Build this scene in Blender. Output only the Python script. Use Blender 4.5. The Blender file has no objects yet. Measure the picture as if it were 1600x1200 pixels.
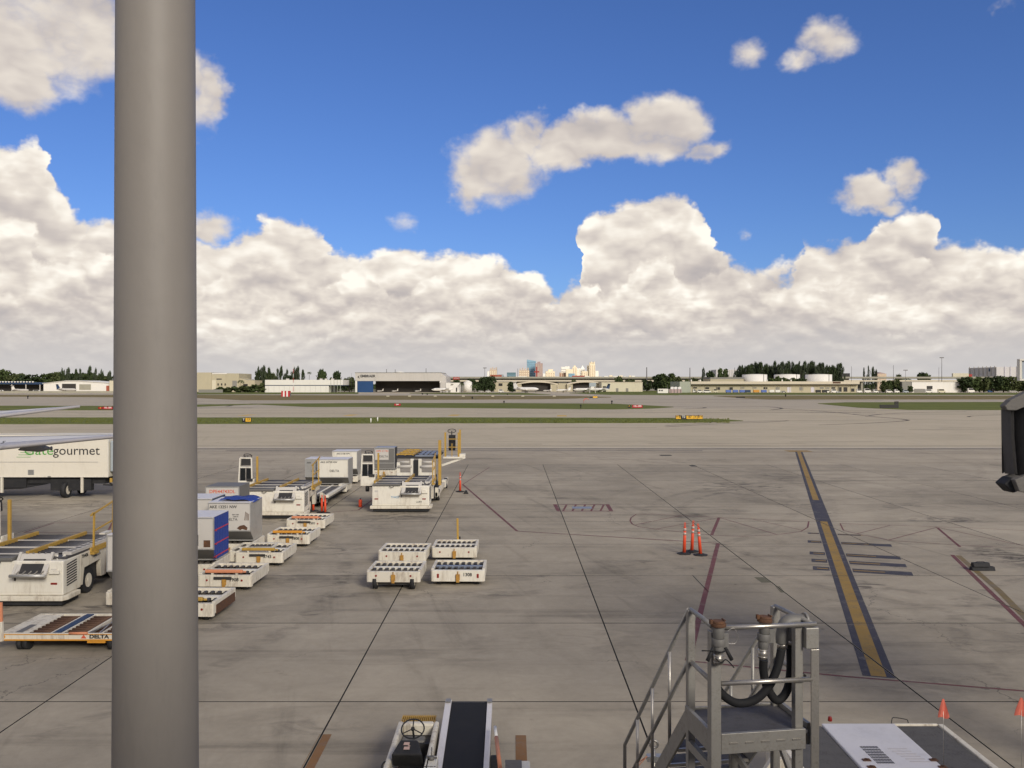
import bpy, math, random
from math import radians as R, sin, cos, pi, tan, atan, degrees
from mathutils import Vector, Matrix
random.seed(11)
S = bpy.context.scene
COL = S.collection

# ------------------------------------------------------------------ camera, sky, sun, exposure
CAMZ, FPX = 7.0, 1400.0
cam_d = bpy.data.cameras.new('camera'); cam_d.sensor_width = 36.0; cam_d.lens = 36.0 * FPX / 1600.0
cam_d.clip_start = 0.1; cam_d.clip_end = 20000.0
cam = bpy.data.objects.new('camera', cam_d); COL.objects.link(cam)
cam.location = (0, 0, CAMZ); cam.rotation_euler = (R(90), 0, 0)
S.camera = cam
S.view_settings.view_transform = 'Standard'
try: S.view_settings.look = 'None'
except Exception: pass
S.view_settings.gamma = 1.0
S.view_settings.use_curve_mapping = False
S.view_settings.exposure = 0.0
S.cycles.max_bounces = 5; S.cycles.diffuse_bounces = 3; S.cycles.glossy_bounces = 2
S.cycles.use_adaptive_sampling = True; S.cycles.adaptive_threshold = 0.02
S.cycles.sample_clamp_indirect = 4.0

SUN_EL, SUN_AZ = 27.0, 152.0      # azimuth from +Y clockwise: behind the camera, to the right
sun_d = bpy.data.lights.new('sun', 'SUN'); sun_d.energy = 3.0; sun_d.angle = R(18); sun_d.color = (1.0, 0.93, 0.82)
sun = bpy.data.objects.new('sun', sun_d); COL.objects.link(sun)
_sd = Vector((sin(R(SUN_AZ)) * cos(R(SUN_EL)), cos(R(SUN_AZ)) * cos(R(SUN_EL)), sin(R(SUN_EL))))
sun.rotation_euler = _sd.to_track_quat('Z', 'Y').to_euler()


class NT:
    """short way to write a node tree"""
    def __init__(s, tree): s.t = tree; s.N = tree.nodes; s.L = tree.links
    def node(s, typ, **kw):
        n = s.N.new(typ)
        for k, v in kw.items(): setattr(n, k, v)
        return n
    def put(s, sock, v):
        if isinstance(v, bpy.types.NodeSocket): s.L.new(v, sock)
        elif v is not None: sock.default_value = v
    def m(s, op, a, b=None, c=None, clamp=False):
        n = s.N.new('ShaderNodeMath'); n.operation = op; n.use_clamp = clamp
        s.put(n.inputs[0], a)
        if b is not None: s.put(n.inputs[1], b)
        if c is not None: s.put(n.inputs[2], c)
        return n.outputs[0]
    def vm(s, op, a, b=None):
        n = s.N.new('ShaderNodeVectorMath'); n.operation = op
        s.put(n.inputs[0], a)
        if b is not None: s.put(n.inputs[1], b)
        return n.outputs[0]
    def comb(s, x, y, z):
        n = s.N.new('ShaderNodeCombineXYZ')
        s.put(n.inputs[0], x); s.put(n.inputs[1], y); s.put(n.inputs[2], z)
        return n.outputs[0]
    def sep(s, v):
        n = s.N.new('ShaderNodeSeparateXYZ'); s.put(n.inputs[0], v); return n.outputs
    def noise(s, vec, scale, detail=4, rough=0.5, dist=0.0, color=False):
        n = s.N.new('ShaderNodeTexNoise'); s.put(n.inputs['Vector'], vec)
        n.inputs['Scale'].default_value = scale; n.inputs['Detail'].default_value = detail
        n.inputs['Roughness'].default_value = rough; n.inputs['Distortion'].default_value = dist
        return n.outputs['Color' if color else 'Fac']
    def voro(s, vec, scale, detail=2, rough=0.5, smooth=0.6):
        n = s.N.new('ShaderNodeTexVoronoi'); n.feature = 'SMOOTH_F1'; s.put(n.inputs['Vector'], vec)
        n.inputs['Scale'].default_value = scale; n.inputs['Detail'].default_value = detail
        n.inputs['Roughness'].default_value = rough; n.inputs['Smoothness'].default_value = smooth
        return n.outputs['Distance']
    def mapr(s, v, a, b, c=0.0, d=1.0, smooth=True):
        n = s.N.new('ShaderNodeMapRange'); n.interpolation_type = 'SMOOTHSTEP' if smooth else 'LINEAR'
        s.put(n.inputs[0], v)
        for i, q in enumerate((a, b, c, d)): s.put(n.inputs[1 + i], q)
        return n.outputs[0]
    def mix(s, f, a, b, mode='MIX'):
        n = s.N.new('ShaderNodeMix'); n.data_type = 'RGBA'; n.blend_type = mode
        s.put(n.inputs[0], f)
        for i, q in ((6, a), (7, b)):
            if isinstance(q, tuple) and len(q) == 3: q = q + (1.0,)
            s.put(n.inputs[i], q)
        return n.outputs[2]


def px_az(x): return degrees(atan((x - 800) / FPX))
def px_el(x, y): return degrees(atan((600 - y) / FPX * cos(atan((x - 800) / FPX))))

# relief of the clouds: a fine and a coarse billowing pattern for a place on the sky
g = bpy.data.node_groups.new('cloud_relief', 'ShaderNodeTree')
g.interface.new_socket('Place', in_out='INPUT', socket_type='NodeSocketVector')
g.interface.new_socket('Fine', in_out='OUTPUT', socket_type='NodeSocketFloat')
g.interface.new_socket('Coarse', in_out='OUTPUT', socket_type='NodeSocketFloat')
t = NT(g)
gi = g.nodes.new('NodeGroupInput'); go = g.nodes.new('NodeGroupOutput')
nz = t.noise(gi.outputs[0], 6.0, 2, 0.5)
vb = t.m('ABSOLUTE', t.m('SUBTRACT', t.noise(gi.outputs[0], 13.0, 5, 0.58, 0.1), 0.5))
vc = t.m('ABSOLUTE', t.m('SUBTRACT', t.noise(gi.outputs[0], 13.0, 3, 0.52, 0.1), 0.5))
big = t.m('MULTIPLY', t.m('SUBTRACT', nz, 0.5), 2.4)
t.put(go.inputs[0], t.m('ADD', big, t.m('MULTIPLY', t.m('SUBTRACT', vb, 0.09), 3.6)))
t.put(go.inputs[1], t.m('ADD', t.m('MULTIPLY', big, 0.7), t.m('MULTIPLY', t.m('SUBTRACT', vc, 0.09), 3.4)))

world = bpy.data.worlds.new('World'); S.world = world; world.use_nodes = True
t = wt = NT(world.node_tree)
for n in list(wt.N): wt.N.remove(n)
out = wt.node('ShaderNodeOutputWorld'); bg = wt.node('ShaderNodeBackground')
SKY_STRENGTH = 0.11
bg.inputs['Strength'].default_value = SKY_STRENGTH
sky = wt.node('ShaderNodeTexSky'); sky.sky_type = 'NISHITA'; sky.sun_disc = False
sky.sun_elevation = R(SUN_EL); sky.sun_rotation = R(SUN_AZ); sky.altitude = 0; sky.air_density = 1.0; sky.dust_density = 0.4; sky.ozone_density = 2.5
tc = wt.node('ShaderNodeTexCoord'); dirv = wt.vm('NORMALIZE', tc.outputs['Generated'])
X, Y, Z = t.sep(dirv)
w = t.noise(dirv, 10.0, 5, 0.62, color=True)
wx, wy, wz = t.sep(t.vm('SUBTRACT', w, (0.5, 0.5, 0.5)))
az = t.m('ADD', t.m('MULTIPLY', t.m('ARCTAN2', X, Y), 57.29578), t.m('MULTIPLY', wx, 6.0))
el = t.m('ADD', t.m('MULTIPLY', t.m('ARCSINE', Z), 57.29578), t.m('MULTIPLY', wy, 3.8))
bank = [(-40, 205), (0, 200), (30, 190), (62, 240), (90, 290), (120, 315), (160, 335), (230, 338), (300, 345), (345, 372), (400, 358), (425, 335), (455, 325), (492, 338),
        (520, 380), (560, 385), (615, 370), (655, 376), (700, 384), (752, 388), (792, 402), (830, 430), (858, 440), (876, 425), (908, 425), (915, 345), (945, 318),
        (985, 308), (1065, 303), (1105, 325), (1125, 385), (1160, 392), (1210, 402), (1255, 398), (1272, 375), (1315, 378), (1352, 368), (1375, 328),
        (1425, 312), (1462, 332), (1480, 378), (1530, 382), (1570, 374), (1640, 378)]
low = [(-40, 340), (0, 330), (60, 400), (120, 370), (180, 420), (260, 400), (330, 430), (380, 400), (440, 420), (500, 440), (560, 410), (620, 450), (690, 420), (740, 430), (800, 425), (840, 450), (880, 455), (920, 430),
       (960, 470), (1000, 400), (1040, 390), (1080, 440), (1130, 400), (1180, 440), (1230, 430), (1290, 430), (1340, 400), (1400, 385), (1450, 395), (1500, 430), (1560, 400), (1640, 430)]
A0, A1, E1 = -40.0, 40.0, 24.0
def az_curve(points, e0, e1):
    fc = t.N.new('ShaderNodeFloatCurve'); cv = fc.mapping.curves[0]
    cv.points[0].location = (0, e0 / E1); cv.points[-1].location = (1, e1 / E1)
    for x, y in points: cv.points.new((px_az(x) - A0) / (A1 - A0), px_el(x, y) / E1)
    for p_ in cv.points: p_.handle_type = 'AUTO_CLAMPED'
    fc.mapping.update()
    t.put(fc.inputs['Value'], t.m('DIVIDE', t.m('SUBTRACT', az, A0), A1 - A0, clamp=True))
    return t.m('MULTIPLY', fc.outputs[0], E1)
top1, top2 = az_curve(bank, 13, 9), az_curve(low, 9, 7)
wob = t.noise(t.comb(az, 0.0, 2.0), 0.22, 3, 0.6)
top3 = t.m('ADD', 3.6, t.m('MULTIPLY', wob, 4.2))
wob4 = t.noise(t.comb(az, 0.0, 9.0), 0.35, 3, 0.6)
top4 = t.m('ADD', 1.6, t.m('MULTIPLY', wob4, 3.4))
def relief(off, zs, sc, lift=None):
    p_ = t.comb(X, Y, t.m('MULTIPLY', Z, zs))
    ma = t.N.new('ShaderNodeVectorMath'); ma.operation = 'MULTIPLY_ADD'; t.put(ma.inputs[0], p_)
    ma.inputs[1].default_value = (sc, sc, sc); ma.inputs[2].default_value = (off, off * .7, (lift or 0) + off * .3)
    n = t.N.new('ShaderNodeGroup'); n.node_tree = g; t.L.new(ma.outputs[0], n.inputs[0]); return n.outputs
patch = t.noise(t.comb(X, Y, t.m('MULTIPLY', Z, 3.0)), 6.0, 5, 0.58)
pv = t.m('SUBTRACT', patch, 0.5)
def blend(m_, a_, b_): return t.m('ADD', t.m('MULTIPLY', m_, a_), t.m('MULTIPLY', t.m('SUBTRACT', 1.0, m_), b_))
# separate clouds: (x, y, half width, half height, weight)
blobs = [(60, 40, 150, 105, 1.1), (10, 110, 100, 60, 1.0), (130, 20, 70, 70, .9), (322, 150, 40, 62, .9), (300, 120, 34, 46, .7),
         (775, 258, 78, 64, 1.0), (815, 208, 42, 44, .9), (740, 285, 40, 38, .8),
         (950, 222, 150, 36, 1.1), (1045, 200, 72, 56, 1.1), (1110, 236, 58, 26, .9), (890, 212, 80, 28, .9),
         (1285, 62, 56, 40, .62), (1235, 88, 44, 26, .50), (1164, 78, 32, 32, .46),
         (1408, 280, 46, 30, .9), (1345, 304, 54, 22, .8), (1380, 316, 44, 14, .6),
         (632, 332, 40, 26, .30), (862, 330, 20, 14, .28), (1162, 360, 18, 20, .35), (1545, 8, 26, 16, .28),
         (330, 352, 46, 24, .8)]
iso = None
ae = t.comb(az, el, 0.0)
for (bx, by, rx, ry, wgt) in blobs:
    a, e = px_az(bx), px_el(bx, by); ra = abs(px_az(bx + rx) - a); re_ = abs(px_el(bx, by - ry) - e)
    ma = t.N.new('ShaderNodeVectorMath'); ma.operation = 'MULTIPLY_ADD'; t.put(ma.inputs[0], ae)
    ma.inputs[1].default_value = (1 / ra, 1 / re_, 0); ma.inputs[2].default_value = (-a / ra, -e / re_, 0)
    ln = t.N.new('ShaderNodeVectorMath'); ln.operation = 'LENGTH'; t.L.new(ma.outputs[0], ln.inputs[0])
    q = t.m('MULTIPLY_ADD', ln.outputs['Value'], -1.3 * wgt, 1.3 * 1.3 * wgt)
    iso = q if iso is None else t.m('MAXIMUM', iso, q)
iso = t.m('MINIMUM', iso, 0.95)
# the rest of the sky, behind the camera and overhead, is broken cloud too
bk = t.m('MULTIPLY', t.m('MAXIMUM', t.mapr(t.m('ABSOLUTE', az), 42, 60), t.mapr(el, 34, 45)), t.m('SUBTRACT', t.noise(dirv, 3.0, 2, .6), .30))
iso = t.m('MAXIMUM', iso, t.m('SUBTRACT', t.m('MULTIPLY', bk, 7.0), .8))
r0, r0b = relief(0.0, 1.5, 1.0), relief(0.0, 1.5, 1.0, .030)
mi = t.mapr(t.m('ADD', iso, t.m('MULTIPLY', r0[0], 0.58)), 0.12, 0.90)
lit = t.m('ADD', t.m('ADD', 0.56, t.m('MULTIPLY', t.m('SUBTRACT', r0[1], r0b[1]), 0.36)), t.m('MULTIPLY', pv, 0.7))
mask = mi
for i, (top, soft, zs, sc, off, gain, base, amp_) in enumerate(((top1, 1.2, 1.5, 1.0, 0.0, .60, .84, .80), (top2, 1.0, 1.6, 1.25, 3.1, .56, .79, .85), (top3, .9, 1.8, 1.6, 5.7, .46, .72, .75), (top4, .8, 2.2, 2.0, 8.3, .36, .66, .6))):
    ra_, rb_ = (r0, r0b) if i == 0 else (relief(off, zs, sc), relief(off, zs, sc, .030))
    h = t.m('DIVIDE', t.m('SUBTRACT', top, el), soft)
    dn = t.m('ADD', t.m('MINIMUM', h, 1.8), t.m('MULTIPLY', ra_[0], amp_))
    m_ = t.mapr(dn, 0.0, (0.55, .6, .8, 1.0)[i])
    li = t.m('ADD', base, t.m('MULTIPLY', t.m('SUBTRACT', ra_[1], rb_[1]), gain))
    li = t.m('SUBTRACT', li, t.mapr(h, 0.0, 3.4, 0.0, 0.26))
    li = t.m('ADD', li, t.m('MULTIPLY', pv, 1.5))
    lit = blend(m_, li, lit); mask = t.m('MAXIMUM', mask, m_)
ramp = wt.node('ShaderNodeValToRGB'); wt.put(ramp.inputs[0], lit)
e = ramp.color_ramp.elements
e[0].position = 0.05; e[0].color = (4.1, 3.8, 3.85, 1); e[1].position = 1.0; e[1].color = (9.6, 9.1, 8.2, 1)
e2 = ramp.color_ramp.elements.new(0.45); e2.color = (5.7, 5.15, 4.8, 1)
e3 = ramp.color_ramp.elements.new(0.75); e3.color = (7.6, 6.95, 6.2, 1)
hz = wt.mapr(wt.m('ADD', Z, wt.m('MULTIPLY', pv, .05)), 0.005, 0.085, 0.85, 0.0)
cloudc = wt.mix(hz, ramp.outputs[0], (5.5, 5.35, 5.35))
skyc = wt.mix(1.0, sky.outputs[0], (0.44, 0.60, 0.98), 'MULTIPLY')
wt.put(bg.inputs['Color'], wt.mix(wt.m('MAXIMUM', mask, wt.m('MULTIPLY', hz, 1.1), clamp=True), skyc, cloudc))
wt.L.new(bg.outputs[0], out.inputs[0])
world.cycles.sampling_method = 'MANUAL'; world.cycles.sample_map_resolution = 1024


# ------------------------------------------------------------------ helpers
def G(px, py, z=0.0):
    """where the sight line through a pixel of the photograph meets the level z"""
    y = FPX * (CAMZ - z) / (py - 600.0)
    return ((px - 800.0) * y / FPX, y)
def XA(px, d): return (px - 800.0) * d / FPX
def ZA(py, d): return CAMZ - (py - 600.0) * d / FPX


class MB:
    def __init__(s): s.v = []; s.f = []; s.mi = []; s.sm = []
    def add(s, vs, fs, m=0, smooth=False, M=None):
        o = len(s.v)
        s.v += [tuple((M @ Vector(q)) if M else q) for q in vs]
        for q in fs: s.f.append(tuple(o + i for i in q)); s.mi.append(m); s.sm.append(smooth)
        return s
    def box(s, x0, x1, y0, y1, z0, z1, m=0, M=None):
        return s.add([(x0, y0, z0), (x1, y0, z0), (x1, y1, z0), (x0, y1, z0), (x0, y0, z1), (x1, y0, z1), (x1, y1, z1), (x0, y1, z1)],
                     [(0, 3, 2, 1), (4, 5, 6, 7), (0, 1, 5, 4), (1, 2, 6, 5), (2, 3, 7, 6), (3, 0, 4, 7)], m, False, M)
    def frame_of(s, p0, p1):
        p0, p1 = Vector(p0), Vector(p1); d = (p1 - p0)
        z = d.normalized(); up = Vector((0, 0, 1)) if abs(z.z) < 0.95 else Vector((0, 1, 0))
        x = up.cross(z).normalized(); y = z.cross(x)
        return p0, p1, x, y, z
    def bar(s, p0, p1, w, h=None, m=0):
        h = h or w; p0, p1, x, y, z = s.frame_of(p0, p1)
        vs = [tuple(p + x * a * w / 2 + y * b * h / 2) for p in (p0, p1) for a, b in ((-1, -1), (1, -1), (1, 1), (-1, 1))]
        return s.add(vs, [(0, 3, 2, 1), (4, 5, 6, 7), (0, 1, 5, 4), (1, 2, 6, 5), (2, 3, 7, 6), (3, 0, 4, 7)], m)
    def cyl(s, p0, p1, r0, r1=None, n=12, m=0, caps=True):
        r1 = r0 if r1 is None else r1; p0, p1, x, y, z = s.frame_of(p0, p1)
        vs = [tuple(p + x * cos(2 * pi * i / n) * r + y * sin(2 * pi * i / n) * r) for p, r in ((p0, r0), (p1, r1)) for i in range(n)]
        fs = [(i, (i + 1) % n, n + (i + 1) % n, n + i) for i in range(n)]
        s.add(vs, fs, m, True)
        if caps:
            o = len(s.v) - 2 * n
            s.f.append(tuple(o + i for i in reversed(range(n)))); s.mi.append(m); s.sm.append(False)
            s.f.append(tuple(o + n + i for i in range(n))); s.mi.append(m); s.sm.append(False)
        return s
    def tube(s, pts, r, n=8, m=0, closed=False, caps=True):
        pts = [Vector(p) for p in pts]; N = len(pts); o = len(s.v); prev = None
        for i, p in enumerate(pts):
            a = pts[(i - 1) % N] if (closed or i > 0) else p; b = pts[(i + 1) % N] if (closed or i < N - 1) else p
            z = (b - a).normalized()
            if prev is None:
                up = Vector((0, 0, 1)) if abs(z.z) < .9 else Vector((0, 1, 0)); x = up.cross(z).normalized()
            else:
                x = (prev - z * prev.dot(z)); x = x.normalized() if x.length > 1e-5 else Vector((1, 0, 0))
            prev = x; y = z.cross(x); rr = r[i] if isinstance(r, (list, tuple)) else r
            s.v += [tuple(p + x * cos(2 * pi * k / n) * rr + y * sin(2 * pi * k / n) * rr) for k in range(n)]
        for i in range(N if closed else N - 1):
            j = (i + 1) % N
            for k in range(n):
                s.f.append((o + i * n + k, o + i * n + (k + 1) % n, o + j * n + (k + 1) % n, o + j * n + k)); s.mi.append(m); s.sm.append(True)
        if caps and not closed:
            s.f.append(tuple(o + k for k in reversed(range(n)))); s.mi.append(m); s.sm.append(False)
            s.f.append(tuple(o + (N - 1) * n + k for k in range(n))); s.mi.append(m); s.sm.append(False)
        return s
    def prism(s, poly, axis, a, b, m=0):
        """poly: 2-D outline in the two other axes, extruded from a to b"""
        n = len(poly)
        def pt(u, v, w): return (w, u, v) if axis == 'x' else ((u, w, v) if axis == 'y' else (u, v, w))
        vs = [pt(u, v, a) for u, v in poly] + [pt(u, v, b) for u, v in poly]
        fs = [tuple(reversed(range(n))), tuple(range(n, 2 * n))] + [(i, (i + 1) % n, n + (i + 1) % n, n + i) for i in range(n)]
        return s.add(vs, fs, m)
    def quad(s, a, b, c, d, m=0): return s.add([a, b, c, d], [(0, 1, 2, 3)], m)
    def ring(s, c, Rr, r, axis='z', n=20, k=6, m=0, M=None):
        pts = []
        for i in range(n):
            a = 2 * pi * i / n; u, v = cos(a) * Rr, sin(a) * Rr
            p = (u, v, 0) if axis == 'z' else ((0, u, v) if axis == 'x' else (u, 0, v))
            p = Vector(p)
            if M: p = M @ p
            pts.append(Vector(c) + p)
        return s.tube(pts, r, k, m, closed=True)
    def mesh(s, name, mats, smooth=None):
        me = bpy.data.meshes.new(name); me.from_pydata(s.v, [], s.f)
        for q in (mats if isinstance(mats, (list, tuple)) else [mats]): me.materials.append(q)
        me.polygons.foreach_set('material_index', s.mi)
        me.polygons.foreach_set('use_smooth', [bool(x) if smooth is None else smooth for x in s.sm])
        import bmesh as _b
        bm = _b.new(); bm.from_mesh(me); _b.ops.recalc_face_normals(bm, faces=bm.faces); bm.to_mesh(me); bm.free()
        return me
    def build(s, name, mats, parent=None, bevel=0, smooth=None, loc=None):
        o = bpy.data.objects.new(name, s.mesh(name, mats, smooth)); COL.objects.link(o)
        if parent: o.parent = parent
        if loc: o.location = loc
        if bevel:
            b = o.modifiers.new('bevel', 'BEVEL'); b.width = bevel; b.segments = 2; b.limit_method = 'ANGLE'; b.angle_limit = R(40)
        return o


def tag(o, label=None, cat=None, group=None, kind=None):
    if label: o['label'] = label
    if cat: o['category'] = cat
    if group: o['group'] = group
    if kind: o['kind'] = kind
    return o
def thing(name, loc, label, cat, group=None, rz=0.0):
    o = bpy.data.objects.new(name, None); COL.objects.link(o); o.location = loc; o.rotation_euler = (0, 0, rz)
    o.empty_display_size = 0.3
    return tag(o, label, cat, group)
def link_new(name, me, parent, loc=(0, 0, 0), rot=None, scale=None):
    o = bpy.data.objects.new(name, me); COL.objects.link(o); o.parent = parent; o.location = loc
    if rot: o.rotation_euler = rot
    if scale: o.scale = scale
    return o
def copy_tree(o, parent=None):
    c = o.copy(); COL.objects.link(c)
    c.parent = parent
    for ch in list(o.children): copy_tree(ch, c)
    return c
def text(body, size, m, parent, loc, rot=(R(90), 0, 0), name='lettering', align='CENTER', ext=0.004, squash=1.0, bold=0.0):
    c = bpy.data.curves.new(name, 'FONT'); c.body = body; c.size = size; c.align_x = align; c.align_y = 'BOTTOM'; c.extrude = ext
    c.resolution_u = 3; c.offset = bold
    o = bpy.data.objects.new(name, c); COL.objects.link(o)
    me = bpy.data.meshes.new_from_object(o); COL.objects.unlink(o); bpy.data.objects.remove(o)
    me.materials.clear(); me.materials.append(m)
    q = bpy.data.objects.new(name, me); COL.objects.link(q)
    q.location = loc; q.rotation_euler = rot; q.scale = (squash, 1, 1)
    if parent: q.parent = parent
    return q


# ------------------------------------------------------------------ materials
def mat(name, rgb, rough=0.6, metal=0.0, var=0.12, scale=1.5, dirt=None, dirt_amt=0.5, dirt_scale=2.0, bump=0.0, spec=0.4, streak=False):
    m = bpy.data.materials.new(name); m.use_nodes = True
    t = NT(m.node_tree); b = m.node_tree.nodes['Principled BSDF']
    b.inputs['Roughness'].default_value = rough; b.inputs['Metallic'].default_value = metal
    b.inputs['Specular IOR Level'].default_value = spec
    geo = t.node('ShaderNodeNewGeometry'); P = geo.outputs['Position']
    n1 = t.noise(P, scale, 5, 0.6); n2 = t.noise(P, scale * 9, 3, 0.6)
    k = t.m('ADD', t.m('MULTIPLY', n1, 0.7), t.m('MULTIPLY', n2, 0.3))
    k = t.m('ADD', 1.0 - var, t.m('MULTIPLY', k, var * 2))
    c = t.mix(1.0, rgb + (1,), t.comb(k, k, k), 'MULTIPLY')
    if dirt:
        dv = t.vm('MULTIPLY', P, (1.0, 1.0, 0.22)) if streak else P
        d = t.noise(dv, dirt_scale, 6, 0.68)
        d2 = t.noise(dv, dirt_scale * 5.3, 4, 0.7)
        dd = t.mapr(t.m('ADD', t.m('MULTIPLY', d, .6), t.m('MULTIPLY', d2, .4)), 0.47, 0.70, 0.0, dirt_amt)
        c = t.mix(dd, c, dirt)
        t.put(b.inputs['Roughness'], t.m('ADD', rough, t.m('MULTIPLY', dd, 0.25), clamp=True))
    t.put(b.inputs['Base Color'], c)
    if bump:
        bn = t.node('ShaderNodeBump'); bn.inputs['Strength'].default_value = bump; bn.inputs['Distance'].default_value = 0.01
        t.put(bn.inputs['Height'], n2); t.L.new(bn.outputs[0], b.inputs['Normal'])
    return m

STAINS = [  # ground stains: px, py, half width m, half depth m, strength (oil, soot and tyre marks of the apron)
    (1150, 762, 4.0, 6.0, .45), (1215, 745, 2.6, 4.0, .35), (1100, 720, 9, 3.0, .25), (1480, 812, 3.2, 1.6, .55), (1580, 868, 2.6, 3.0, .6), (1350, 915, .9, 1.0, .5), (1375, 970, .7, .9, .4),
    (640, 806, 3.0, 2.2, .5), (560, 820, 3.0, 3.0, .25), (515, 858, 2.0, 2.0, .3), (440, 905, 3.0, 2.0, .25), (1075, 807, 1.6, 1.2, .35), (1135, 798, 1.6, 1.0, .35),
    (1300, 1050, 1.2, .8, .25), (1165, 822, 1.2, .7, .35), (1440, 1070, 2.4, 1.0, .25), (480, 1140, 1.5, 1.2, .25), (940, 1000, 2.5, 2.0, .15), (700, 1010, 2.5, 2.2, .14),
    (100, 790, 9, 3, .3), (60, 955, 3.2, 1.2, .4), (420, 812, 3.4, 2.0, .45), (640, 930, 2.2, 1.0, .22), (760, 925, 1.2, 1.0, .25), (1000, 880, 2.0, 1.6, .14),
    (860, 780, 4, 2.5, .12), (1250, 790, 1.6, 4, .3), (1400, 790, 2.4, 1.2, .3), (330, 980, 2.0, .8, .35), (1560, 1010, 2, 1.2, .2)]

def ground_mat(name, rgb, fine=1.0, stains=False, patch=0.22, streaks=0.25, rnd=0.0, rough=0.9):
    m = bpy.data.materials.new(name); m.use_nodes = True
    t = NT(m.node_tree); b = m.node_tree.nodes['Principled BSDF']
    b.inputs['Roughness'].default_value = rough; b.inputs['Specular IOR Level'].default_value = 0.18
    geo = t.node('ShaderNodeNewGeometry'); P = geo.outputs['Position']
    x, y, z = t.sep(P)
    big = t.noise(P, 0.07, 5, 0.6, 0.6); mid = t.noise(P, 0.45, 6, 0.65, 0.8); sm = t.noise(P, 5.0, 5, 0.7); gr = t.noise(P, 70.0, 2, 0.7)
    st1 = t.noise(t.comb(t.m('MULTIPLY', x, 0.06), t.m('MULTIPLY', y, 0.9), 0.0), 1.0, 5, 0.65, 0.3)
    st2 = t.noise(t.comb(t.m('MULTIPLY', t.m('ADD', x, t.m('MULTIPLY', y, .25)), 1.1), t.m('MULTIPLY', y, 0.09), 3.0), 1.0, 5, 0.65, 0.4)
    k = t.m('MULTIPLY', t.m('SUBTRACT', big, .5), patch * 2.4)
    k = t.m('ADD', k, t.m('MULTIPLY', t.m('SUBTRACT', mid, .5), patch * 1.6))
    k = t.m('ADD', k, t.m('MULTIPLY', t.m('SUBTRACT', sm, .5), 0.30 * fine))
    k = t.m('ADD', k, t.m('MULTIPLY', t.m('SUBTRACT', gr, .5), 0.30 * fine))
    k = t.m('SUBTRACT', k, t.m('MULTIPLY', t.mapr(st1, .52, .75), streaks))
    k = t.m('SUBTRACT', k, t.m('MULTIPLY', t.mapr(st2, .56, .78), streaks * .8))
    if rnd:
        oi = t.node('ShaderNodeObjectInfo')
        k = t.m('ADD', k, t.m('MULTIPLY', t.m('SUBTRACT', oi.outputs['Random'], .5), rnd))
    # small dark spots
    vs = t.node('ShaderNodeTexVoronoi'); t.put(vs.inputs['Vector'], P); vs.inputs['Scale'].default_value = 0.8
    spot = t.mapr(vs.outputs['Distance'], 0.02, 0.09, 1.0, 0.0)
    spot = t.m('MULTIPLY', spot, t.mapr(t.noise(P, 1.3, 2), .55, .62))
    k = t.m('SUBTRACT', k, t.m('MULTIPLY', spot, 0.35))
    k = t.m('ADD', k, 1.0)
    c = t.mix(1.0, rgb + (1,), t.comb(k, k, k), 'MULTIPLY')
    if stains:
        tot = None
        for (px, py, rx, ry, s_) in STAINS:
            gx, gy = G(px, py)
            u = t.m('DIVIDE', t.m('SUBTRACT', x, gx), rx); v = t.m('DIVIDE', t.m('SUBTRACT', y, gy), ry)
            q = t.m('SUBTRACT', 1.0, t.m('ADD', t.m('MULTIPLY', u, u), t.m('MULTIPLY', v, v)), clamp=True)
            q = t.m('MULTIPLY', q, s_)
            tot = q if tot is None else t.m('ADD', tot, q)
        for (cx_, cy_, rr_, ww_, aa_) in ((30, 44, 21.5, .20, .22), (30, 44, 23.3, .20, .20), (-16, 62, 34, .25, .16), (-16, 62, 36, .25, .14), (9, 8, 26, .22, .12), (9, 8, 27.9, .22, .12), (26, 20, 12.5, .22, .24), (26, 20, 14.4, .22, .22), (2, 90, 40, .3, .14), (-30, 30, 24, .25, .2), (14, 60, 12, .3, .16)):
            dv_ = t.vm('SUBTRACT', P, (cx_, cy_, 0)); ln_ = t.N.new('ShaderNodeVectorMath'); ln_.operation = 'LENGTH'; t.L.new(dv_, ln_.inputs[0])
            tot = t.m('ADD', tot, t.m('MULTIPLY', t.mapr(t.m('ABSOLUTE', t.m('SUBTRACT', ln_.outputs['Value'], rr_)), ww_ * .6, ww_ * 1.7, 1.0, 0.0), aa_))
        ed = t.node('ShaderNodeTexVoronoi', feature='DISTANCE_TO_EDGE'); ed.inputs['Scale'].default_value = 0.16
        t.put(ed.inputs['Vector'], t.vm('ADD', P, t.vm('MULTIPLY', t.noise(P, 1.2, 4, .6, color=True), (1.6, 1.6, 0))))
        crk = t.m('MULTIPLY', t.mapr(ed.outputs['Distance'], 0.0, 0.0035, 1.0, 0.0), t.mapr(t.noise(P, 0.12, 2), .54, .60))
        c = t.mix(t.m('MULTIPLY', crk, .55), c, (0.05, 0.045, 0.04))
        sn = t.mapr(t.noise(t.vm('MULTIPLY', P, (.7, 1.3, 1)), 1.1, 6, .7, 1.0), .40, .66)
        c = t.mix(t.m('MULTIPLY', t.m('MULTIPLY', tot, 1.6), sn, clamp=True), c, (0.045, 0.04, 0.036))
    t.put(b.inputs['Base Color'], c)
    bn = t.node('ShaderNodeBump'); bn.inputs['Strength'].default_value = 0.25; bn.inputs['Distance'].default_value = 0.01
    t.put(bn.inputs['Height'], gr); t.L.new(bn.outputs[0], b.inputs['Normal'])
    return m

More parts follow.
